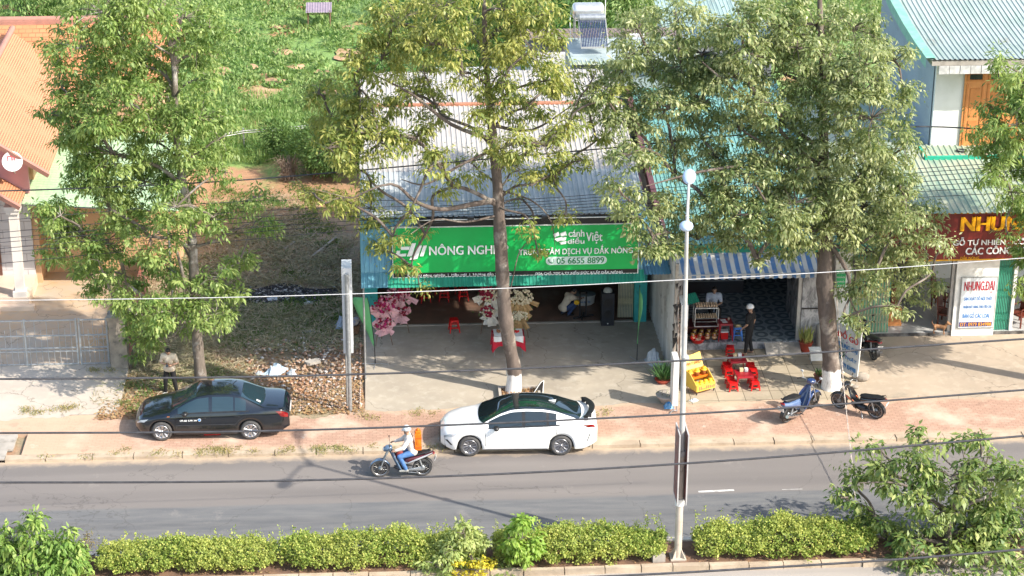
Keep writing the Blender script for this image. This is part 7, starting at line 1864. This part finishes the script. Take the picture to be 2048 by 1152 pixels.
def tree(name,label,Y0,trunk,rad,blobs,lmat,per=52,L=.165,W=.062,clump=.27,dens=1.,mb=bark,droop=.62,depth=1.,seed=1,group=None,extra=[],cat='tree',limbr=.018,amin=None,roots=None,gap=.0):
    rg=np.random.default_rng(seed)
    T=[Vector(PY(a,b,Y0+c)) for a,b,c in trunk]
    base=T[0].copy()
    if roots is not None:base.z=roots;T[0].z=roots
    t=thing(name,label,cat,tuple(base),0,group)
    g=MB()
    # smooth trunk
    def sm(P,Rr,k=4):
        o=[];r=[]
        for i in range(len(P)-1):
            p0=P[max(i-1,0)];p1=P[i];p2=P[i+1];p3=P[min(i+2,len(P)-1)]
            for j in range(k):
                s=j/k;o.append(.5*((2*p1)+(p2-p0)*s+(2*p0-5*p1+4*p2-p3)*s*s+(3*p1-p0-3*p2+p3)*s**3));r.append(Rr[i]*(1-s)+Rr[i+1]*s)
        o.append(P[-1]);r.append(Rr[-1]);return o,r
    P,Rr=sm(T,rad)
    Rr=[r*(1+.05*math.sin(i*1.7)+.04*math.sin(i*.6+1)) for i,r in enumerate(Rr)]
    if roots is None:P=[Vector((P[0].x,P[0].y,-.06))]+P[1:];
    Rr[0]*=1.25
    g.tube(P,Rr,14)
    for pts,rr in extra:
        q,r2=sm([Vector(PY(a,b,Y0+c)) for a,b,c in pts],rr,4);g.tube(q,r2,8)
    g.build('trunk',mb,t,w=True)
    lb=MB();CC=[]
    zmin=-9 if amin is None else PY(1000,amin,Y0)[2]
    TP=[(p,Rr[i]) for i,p in enumerate(P) if p.z>=zmin] or [(P[-1],Rr[-1])]
    BL=[]
    for (bx_,by_,br,*bd) in blobs:
        dy=bd[0] if bd else rg.uniform(-1.15,.85)*depth
        BL.append((Vector(PY(bx_,by_,Y0+dy)),br/63.))
    # branching: every clump hangs on the nearest limb already grown, preferring to fork upwards and outwards
    dist=lambda c:min((math.hypot(p.x-c.x,p.y-c.y)+.3*abs(p.z-c.z)) for p,_ in TP)
    order=sorted(range(len(BL)),key=lambda i:dist(BL[i][0]))
    nodes=[(p,-1) for p,_ in TP];parent_={};nidx={}
    for i in order:
        c=BL[i][0];best=None
        for k,(p,_) in enumerate(nodes):
            h=math.hypot(p.x-c.x,p.y-c.y);dz=c.z-p.z
            cost=h+1.0*abs(dz-.55*h)+(0 if k<len(TP) else .35)
            if best is None or cost<best[0]:best=(cost,k)
        k=best[1];nodes.append((c,i));nidx[i]=len(nodes)-1;parent_[i]=k
    load={i:BL[i][1]**2 for i in order}
    for i in reversed(order):
        k=parent_[i]
        if k>=len(TP):load[nodes[k][1]]+=load[i]
    for i in order:
        c,r=BL[i];a=nodes[parent_[i]][0]
        ra=min(.028+limbr*1.15*math.sqrt(load[i]),.12) if limbr>.014 else limbr
        if parent_[i]<len(TP):ra=min(ra,TP[parent_[i]][1]*.55)
        re_=max(.012,ra*.62) if limbr>.014 else limbr*.5
        k=(c-a).length;hz=Vector((c.x-a.x,c.y-a.y,0))
        m1=a.lerp(c,.33)+Vector((rg.normal(0,.05)*k,rg.normal(0,.05)*k,.10*k));m2=a.lerp(c,.7)+Vector((rg.normal(0,.06)*k,rg.normal(0,.06)*k,.08*k))
        q,r2=sm([a,m1,m2,c],[ra,ra*.9,(ra+re_)/2,re_],4)
        lb.tube(q,r2,6)
        nc=max(2,int(dens*30*r*r*(1+.3*r)))
        d=rg.normal(size=(nc,3));d/=np.linalg.norm(d,axis=1,keepdims=True)
        rr=rg.uniform(.25,1,(nc,1))**.5*r*1.05
        cc=np.array(c)[None]+d*rr*np.array([1,1.1,.85])
        for s_ in cc:
            if rg.random()<.6:
                e=Vector(s_);mm=c.lerp(e,.5)+Vector((rg.normal(0,.07),rg.normal(0,.07),.08));lb.tube([c,mm,e],[.017,.011,.005],4,cap=False)
                if rg.random()<.45:lb.tube([mm,mm+Vector(tuple(rg.normal(0,.28,3)))],[.007,.003],3,cap=False)
        CC.append(cc)
    if lb.v:lb.build('limb',mb,t,w=True)
    CC=np.concatenate(CC);
    # every clump is a spray of drooping leaves round a twig tip, sizes vary
    k=len(CC);cr=clump*np.clip(rg.lognormal(-.05,.35,k),.45,1.7);cnt=(per*rg.uniform(.55,1.4,k)*(cr/clump)**1.3).astype(int)
    idx=np.repeat(np.arange(k),cnt);n=len(idx)
    ax=rg.normal(size=(k,3))*np.array([1,1,.35]);ax/=np.linalg.norm(ax,axis=1,keepdims=True)
    d=rg.normal(size=(n,3));d/=np.linalg.norm(d,axis=1,keepdims=True)
    rr=cr[idx][:,None]*rg.uniform(.15,1,(n,1))
    c=CC[idx]+d*rr*np.array([1,1,.55])+ax[idx]*rg.normal(0,.35,(n,1))*cr[idx][:,None]
    D=d*.75+ax[idx]*.2+np.array([0,0,-droop])+rg.normal(size=(n,3))*.25
    roll=np.array([[0,0,1.]])+d*.8
    sz_=rg.uniform(.75,1.25,k)[idx];V,Fq=leaves(c,D,L*rg.uniform(.55,1.35,n)*sz_,W*rg.uniform(.65,1.35,n)*sz_,.16,roll=roll)
    nmesh('crown',V,Fq,lmat,t)
    return t
lf1=leafmat('leaves_fresh_green',(.135,.23,.06),(.235,.345,.095),(.45,.52,.19),.42,.42)
lf2=leafmat('leaves_olive',(.15,.215,.055),(.29,.335,.09),(.56,.52,.17),.4,.42)
lf3=leafmat('leaves_grey_green',(.125,.19,.07),(.27,.325,.13),(.56,.57,.31),.4,.34)
lf4=leafmat('leaves_bright',(.13,.24,.045),(.20,.34,.07),(.38,.47,.13),.35)
ST='street trees on the pavement'
tree('street_tree','bushy fresh green street tree standing right behind the black sedan','x' and 3.9,
 [(405,778,0),(397,700,0),(393,640,0),(388,560,0),(384,490,.1),(376,430,.2),(362,360,.3),(352,300,.3),(347,220,.3),(345,150,.3),(338,105,.3),(328,50,.3),(320,-20,.3)],
 [.19,.175,.165,.15,.14,.13,.12,.11,.1,.085,.07,.055,.04],
 [(200,30,70),(285,25,70),(365,40,50),(415,60,30),(150,105,55),(230,110,75,1.5),(305,130,45,1.4),(120,185,42),(175,230,75),(255,215,75),(330,190,50,1.2),(100,235,30),(405,165,36),(395,245,55),(310,290,65,1),(225,315,70),(432,285,38),(170,345,45),(200,380,55),(95,425,25),
  (120,440,45),(165,480,60),(110,505,35),(255,440,40,1.2),(300,480,60),(350,420,55),(180,560,45),(250,560,40,1.),(225,600,35),(425,440,40,-.8),(515,400,36),(512,445,34),(475,420,20),(440,560,50),(478,530,28),(312,632,38),(282,672,28),(370,600,45),(430,635,35),(350,365,55,.9),(455,610,30),(330,540,50),(270,640,35,-.6),(450,350,28),(265,130,50,.8),(345,90,30,1.2),(355,235,40,-.7),(300,250,45,-.8),(380,320,40,-.6),(215,420,45,-.3),(130,460,40,.6),(210,490,50,.5),(290,370,50,.8),(170,300,50,.6),(390,110,40,.4),(310,650,34,.3),(240,80,50,-.6),(440,230,26),(150,265,50,-.4),(200,540,36)],
 lf1,per=56,dens=.86,amin=640,mb=bark_sunlit,seed=3,depth=1.4,group=None,
 extra=[([(386,500,.1),(420,490,-.2),(460,470,-.4),(500,450,-.5)],[.05,.045,.035,.02]),([(392,640,0),(372,590,-.2),(362,540,-.3),(350,500,-.3)],[.07,.065,.05,.04]),([(338,105,.3),(352,70,.4),(362,30,.4)],[.05,.04,.02])])
tree('street_tree','tall sparse street tree with yellowish leaves in front of the green shop sign',2.75,
 [(1028,788,0),(1030,740,0),(1020,690,0),(1012,640,0),(1008,600,0),(1004,540,0),(998,450,0),(994,380,0),(986,300,0),(978,230,0),(970,150,.1),(965,60,.1),(962,-60,.1)],
 [.25,.225,.21,.225,.21,.205,.19,.17,.14,.12,.095,.075,.05],
 [(635,190,35),(660,235,45),(715,180,50),(700,260,45),(655,300,30),(760,120,55),(790,50,65),(860,90,55),(880,20,60),(930,50,40),(1010,50,50),(1060,100,55),(1080,30,50),(1120,160,45),(820,190,50),(870,215,36),(755,285,50),(830,280,36),(680,335,32),(870,325,34),(610,390,30),(690,400,38),(740,420,45),(785,475,30),(822,535,24),(838,572,12),(650,410,22),(760,500,24),(945,330,28),(1015,290,40),(1050,215,45),(1090,290,42),(1110,350,32),(1060,370,28),(1130,250,40),(1160,320,26),(1180,215,34),(1225,185,32),(1060,455,26),(1078,515,20),(1130,430,22),(1045,400,16),(1000,170,34),(920,150,36),(740,365,24),(1185,150,24),(905,375,24),(960,240,26),(820,420,20),(1020,120,30),(965,120,34,-.7),(985,210,34,-.7),(1000,300,28,-.6),(905,100,40),(845,150,36),(1090,160,36),(780,220,36),(700,310,30),(650,270,28),(1000,20,40,-.5),(720,240,40),(700,130,30),(850,470,12),(1040,340,26),(1190,280,24)],
 lf2,per=46,dens=.9,amin=430,mb=bark_wash,seed=5,depth=1.6,L=.18,W=.06,
 extra=[([(994,400,0),(940,410,-.5),(880,420,-.9),(830,405,-1.2),(780,370,-1.4),(700,400,-1.5)],[.1,.085,.07,.055,.04,.015]),([(996,430,0),(930,445,-.6),(870,440,-1.),(820,470,-1.3)],[.04,.03,.02,.01]),
  ([(1012,620,0),(1025,560,.1),(1040,500,.2),(1075,470,.3)],[.03,.02,.015,.008]),([(990,340,0),(1020,320,.3),(1060,300,.5),(1110,250,.7)],[.08,.06,.045,.02]),([(984,280,0),(900,250,-.3),(820,190,-.5),(740,150,-.6)],[.07,.055,.04,.015]),([(994,380,0),(1060,400,.4),(1100,440,.3),(1110,500,.2)],[.035,.025,.02,.006]),
  ([(985,300,0),(920,330,-.5),(850,370,-.8),(800,360,-1.)],[.05,.04,.03,.01]),([(700,400,-1.5),(620,380,-1.6)],[.016,.006]),([(980,250,0),(1060,260,.3),(1140,210,.5)],[.06,.04,.015])])
tree('street_tree','broad dense street tree with whitewashed foot behind the two parked motorbikes',2.6,
 [(1665,778,0),(1664,740,0),(1661,690,0),(1655,620,0),(1649,560,0),(1650,500,0),(1652,440,0),(1646,370,0),(1645,300,0),(1643,220,0),(1641,120,0),(1636,30,0),(1632,-60,0)],
 [.33,.29,.27,.26,.27,.22,.19,.16,.15,.13,.1,.08,.05],
 [(1255,105,30),(1270,55,55),(1345,45,55),(1400,105,65),(1300,145,62),(1195,190,40),(1240,240,45),(1335,215,55),(1250,310,42),(1300,300,30),(1235,375,42),(1270,425,40),(1305,470,34),(1295,500,24),(1400,205,55),(1470,150,65),(1470,50,60),(1545,50,68),(1560,140,70),(1625,45,65),(1700,50,70),(1720,140,72),(1640,160,55,1.3),(1785,115,40),(1800,165,28),(1740,230,70),(1805,290,34),(1700,310,70),(1795,365,38),(1630,330,45,1.3),(1560,245,60),(1480,255,55),(1430,310,40),(1505,360,60),(1590,400,55),(1415,400,50),(1480,425,44),(1560,460,40),(1640,420,45,1.2),(1720,410,65),(1790,445,62),(1845,430,42),(1880,480,28),(1730,490,55),(1800,520,55),(1835,560,42),(1795,605,24),(1865,535,20),(1395,475,34),(1450,470,26),(1515,520,20),(1700,590,28),(1688,630,20),(1720,655,14),(1600,490,34),(1350,350,22),(1250,130,40),(1520,200,45),(1360,130,45),(1660,250,45,-1.),(1630,200,40,-1.),(1650,400,48,-.9),(1600,330,50,-1.),(1540,300,55,-.6),(1450,370,50,-.7),(1560,350,50,.6),(1470,450,46,-.6),(1380,440,40,-.5),(1540,430,48),(1620,460,40,-.9),(1690,450,46,-.8),(1760,330,50,-.6),(1340,280,50,.4),(1280,200,45,-.4),(1230,150,35),(1400,270,50,.6),(1480,100,50,-.8),(1680,130,50,-1.),(1590,90,50,-.9),(1330,400,40,-.3),(1350,470,32),(1700,370,45,-1.),(1740,560,40,-.5),(1540,480,40,.5),(1810,400,40)],
 lf3,per=60,dens=.86,amin=500,mb=bark_wash,seed=8,depth=1.8,L=.155,W=.06,
 extra=[([(1650,480,0),(1690,490,-.3),(1720,480,-.5),(1780,440,-.7)],[.07,.06,.05,.02]),([(1646,330,0),(1600,300,-.3),(1540,240,-.6),(1470,180,-.9),(1400,120,-1.1)],[.09,.075,.06,.045,.02]),([(1648,380,0),(1580,360,-.4),(1500,330,-.8),(1400,340,-1.2),(1290,370,-1.6)],[.08,.07,.055,.04,.015]),([(1644,240,0),(1700,200,.3),(1760,140,.5)],[.06,.045,.02]),([(1664,460,0),(1700,400,.2),(1760,350,.3)],[.06,.045,.02])])
tree('street_tree','street tree at the right edge, its crown in front of the orange door',2.6,
 [(2112,780,0),(2110,650,0),(2105,500,0),(2100,350,0),(2092,200,0),(2088,100,0)],[.26,.22,.19,.15,.1,.05],
 [(2015,125,32),(2045,165,45),(1990,215,34),(2030,240,46),(1985,280,42),(2042,315,46),(1980,335,34),(2020,375,34),(2045,425,34),(2045,495,32),(2050,555,24),(2070,200,60),(2090,300,80),(2100,420,70),(2015,465,14),(2110,130,60),(2120,520,50),(2150,250,80),(2190,380,90),(2160,480,70),(2220,200,80),(2250,320,80)],
 lf1,per=58,seed=11,depth=1.2,L=.2,W=.055)
tree('street_tree','leafy tree on the median in the lower right corner, nearest to the viewer',-7.5,
 [(1905,1128,0),(1900,1080,0),(1905,1030,0),(1915,980,0),(1925,930,0)],[.13,.12,.1,.07,.04],
 [(1715,965,36),(1685,990,18),(1765,895,30),(1840,885,36),(1795,945,45),(1850,990,48),(1755,1030,38),(1790,1080,45),(1905,945,48),(1965,905,40),(1985,975,52),(2035,950,42),(1935,1050,60),(2010,1050,60),(1835,1090,42,-1),(1900,1125,52,-1),(1980,1130,55,-1),(2045,1110,55),(1735,1065,18),(1875,880,20),(1700,1000,18),(2070,1020,60),(1880,1020,30),(1960,860,14),(1930,880,18),(1820,1130,26,-1.2),(2040,1150,50,-1.2)],
 leafmat('leaves_broad',(.10,.185,.05),(.19,.275,.08),(.42,.46,.16),.36,.42),per=40,L=.21,W=.085,clump=.27,dens=.7,seed=14,depth=.9,droop=.6,limbr=.03,
 extra=[([(1905,1030,0),(1860,990,-.2),(1800,960,-.3),(1720,960,-.3)],[.06,.045,.03,.012]),([(1910,1000,0),(1960,950,.2),(1985,890,.3)],[.05,.035,.012])],roots=.05)
tree('young_tree','bright green young tree in the lower left corner on the median',-7.7,
 [(70,1160,0),(72,1120,0),(70,1080,0)],[.05,.04,.02],
 [(30,1085,26),(60,1070,22),(95,1100,30),(140,1085,20),(50,1120,34),(110,1140,32),(20,1140,34),(150,1110,18),(65,1050,12),(140,1130,22),(80,1150,30,-.6),(0,1100,26),(10,1060,12),(155,1145,16)],
 lf4,per=46,L=.2,W=.07,clump=.2,dens=1.9,seed=17,depth=.4,droop=.75,limbr=.012,roots=.05)
# saplings and shrubs of the median
tree('sapling','pale green sapling between two hedges on the median, under its yellow flowers',-8.05,
 [(965,1165,0),(950,1120,0),(935,1075,0)],[.03,.022,.01],
 [(930,1068,17),(950,1088,18),(905,1102,18),(880,1130,24),(866,1148,20),(940,1112,14),(980,1142,20),(1005,1138,16),(920,1144,18),(935,1050,12),(945,1060,10)],
 leafmat('leaves_pale',(.26,.36,.10),(.36,.45,.15),(.52,.55,.22),.4),per=34,L=.16,W=.06,clump=.16,dens=2.6,seed=19,depth=.25,limbr=.008,roots=.05)
tree('flowering_shrub','low shrub covered with yellow flowers in front of the pale sapling',-8.25,
 [(955,1160,0),(950,1130,0)],[.015,.008],[(915,1122,12),(958,1120,11),(960,1140,15),(925,1146,12),(985,1135,11),(905,1148,11)],
 leafmat('yellow_blossom',(.62,.48,.03),(.7,.58,.05),(.4,.42,.08),.3),per=40,L=.07,W=.06,clump=.12,dens=3.5,seed=23,depth=.15,limbr=.006,roots=.05,cat='shrub')
tree('sapling','light green sapling with broad drooping leaves left of the right-hand hedges',-7.95,
 [(1045,1135,0),(1047,1100,0),(1050,1060,0)],[.022,.016,.008],
 [(1050,1050,16),(1040,1070,20),(1062,1085,20),(1033,1095,18),(1055,1110,20),(1024,1075,13),(1074,1065,12),(1048,1038,9)],
 leafmat('leaves_lime',(.2,.36,.05),(.27,.43,.07),(.4,.5,.12),.4),per=36,L=.17,W=.075,clump=.16,dens=2.8,seed=29,depth=.2,limbr=.006,roots=.05)
tree('dry_shrub','small reddish half-dry shrub at the left end of the hedges',-7.2,
 [(180,1128,0),(180,1100,0),(179,1075,0)],[.02,.014,.005],[(180,1078,8),(178,1095,13),(183,1110,15),(172,1118,10),(192,1120,10)],
 leafmat('reddish_leaves',(.24,.15,.06),(.3,.2,.07),(.2,.22,.06),.3),per=24,L=.06,W=.03,clump=.12,dens=2.5,seed=31,depth=.12,limbr=.006,roots=.05,cat='shrub')
tree('roadside_shrub','leafy shrub leaning out beside the stone gate pillar',5.3,
 [(262,745,0),(268,700,0),(280,670,0)],[.04,.03,.015],[(285,680,32),(300,690,22),(288,718,20),(270,650,22),(325,640,20),(375,660,20),(262,612,24),(240,600,20)],
 lf1,per=44,L=.16,W=.05,clump=.22,dens=1.3,seed=37,depth=.5,limbr=.01,cat='shrub')
# hedges
m_hedge=leafmat('hedge_leaves',(.18,.27,.05),(.31,.39,.08),(.55,.54,.15),.34,.6)
def hedge(label,xa,xb,seed,hh=.9):
    rg=np.random.default_rng(seed);x0=PZ(xa,1110)[0]+.1;x1=PZ(xb,1100)[0]-.1;n=int((x1-x0)*4300)
    t=thing('hedge',label,'hedge',((x0+x1)/2,-7.45,.05),0,'clipped hedges on the median')
    u=rg.uniform(0,1,n);x=x0+u*(x1-x0)
    H=hh*(1+.15*np.sin(x*2.1+seed)+.10*np.sin(x*4.3+1))*np.clip(np.minimum(u,1-u)*(x1-x0)/.55,.45,1)**.35
    Wd=.56*(1+.12*np.sin(x*1.7+2*seed)+.1*np.sin(x*4.7))*np.clip(np.minimum(u,1-u)*(x1-x0)/.5,.35,1)**.4
    a=rg.uniform(-.35,PI+.35,n);s=rg.uniform(.55,1,n)**.6
    lump=1+.13*np.sin(x*7+a*4+seed)+.11*np.sin(x*13-a*7)+.06*np.sin(x*29)
    y=-7.45+np.cos(a)*Wd*s*lump;z=.05+.30+np.sin(a)*(H-.30)*s*lump;z=np.maximum(z,.1)
    c=np.stack([x,y,z],1)
    # knots of leaves rather than an even spread
    k=max(1,n//9);ce=c[:k][rg.integers(0,k,n)]+rg.normal(0,.045,(n,3));
    d=np.stack([rg.normal(0,.5,n),np.cos(a),np.abs(np.sin(a))+.3],1)
    d=rg.normal(size=(n,3))+np.array([0,-.25,.6])
    V,Fq=leaves(ce,d,rg.uniform(.05,.09,n),rg.uniform(.035,.06,n),.12,roll=np.array([[0,-.3,1.]]))
    # stray shoots above the clipped top
    ns=int((x1-x0)*22);sx_=rg.uniform(x0,x1,ns);hs=rg.uniform(.05,.28,ns);m_=9
    cs=np.repeat(np.stack([sx_,-7.45+rg.normal(0,.25,ns),np.full(ns,.05+H.mean())],1),m_,0)+np.stack([rg.normal(0,.03,ns*m_),rg.normal(0,.03,ns*m_),np.tile(np.linspace(-.1,1,m_),ns)*np.repeat(hs,m_)],1)
    V2,F2=leaves(cs,rg.normal(size=(len(cs),3))+np.array([0,0,.7]),rg.uniform(.05,.1,len(cs)),rg.uniform(.03,.05,len(cs)),.1)
    V=np.concatenate([V,V2]);Fq=np.concatenate([Fq,F2+4*n])
    nmesh('foliage',V,Fq,m_hedge,t)
    g=MB()
    for i in range(int((x1-x0)*3)):
        xx=x0+.2+(x1-x0-.4)*rg.random();yy=-7.45+rg.normal(0,.12)
        g.tube([(xx,yy,.03),(xx+rg.normal(0,.08),yy+rg.normal(0,.1),.3),(xx+rg.normal(0,.2),yy+rg.normal(0,.2),.6)],[.015,.011,.006],4)
    g.build('stem',m_wood,t,w=True)
hedge('clipped hedge furthest left, right of the small reddish shrub',205,568,1,.66)
hedge('clipped hedge in the middle of the median, left of the pale saplings',562,978,2,.76)
hedge('clipped hedge just left of the street lamp foot',985,1340,3,.76)
hedge('clipped hedge between the street lamp foot and the corner tree',1388,1760,4,.82)
# litter on the median
n=900;C=np.stack([rng.uniform(-12,20,n),rng.uniform(-8.1,-6.9,n),np.full(n,.055)],1)
straw('median_litter',C,.09,.04,m_fall,.3)
m_bush=leafmat('bush_leaves',(.075,.15,.04),(.11,.21,.06),(.2,.3,.1),.3,.6)
# scrub behind the lot and bushes at the field's edge
shrub('dense_bush','dark green dense bush beside the grey shop roof at the lot end','bush',PZ(625,320,0)[0],22.6,2.0,2.3,7000,m_bush,.16,.07)
shrub('dense_bush','low green bush left of the dark dense bush','bush',PZ(560,330,0)[0]-.3,25.6,1.3,1.2,3000,m_bush,.14,.06)
p=PZ(575,345,0)
t=thing('dead_bush','dry grey-brown tangle of dead branches at the end of the lot','bush',(p[0],p[1]-1.0,-.05))
g=MB()
for i in range(170):
    a=random.uniform(0,2*PI);r=random.uniform(.3,.95);h=random.uniform(.3,1.15)
    g.tube([(random.gauss(0,.15),random.gauss(0,.1),0),(r*.5*math.cos(a),r*.4*math.sin(a),h*.9),(r*math.cos(a),r*.7*math.sin(a),h*random.uniform(.2,.9))],[.012,.009,.004],3,cap=False)
g.build('branches',M('dead_wood',(.30,.23,.17),(.22,.17,.13),5,.9),t)
# trees beyond the houses
for i,(px,Y,r,h,lab) in enumerate([(1030,37,3.2,4.2,'round green bush-like tree behind the solar heater, left one'),(1130,42,3.6,5.2,'feathery green tree straight behind the rooftop water tank'),(1240,40,3.0,4.6,'green tree right behind the rooftop water tank'),(60,47,4.2,3.4,'yellow-green tree behind the tiled roof at the top left corner'),(935,45,3.0,4.2,'green tree at the top edge, left of the sparse street tree top'),(770,31,1.8,2.6,'dark bush-like tree left behind the grey shop roof'),(2046,56,4.,4.,'green tree at the far top right corner')]):
    x=PY(px,100,Y)[0]
    t=shrub('background_tree',lab,'tree',x,Y,r,h,9000 if r>2 else 5000,[m_field,m_scrub][i in(0,4,5)],.24,.08,lump=14,stem=True,dr=.5,sz=1.)
p=PZ(180,30);
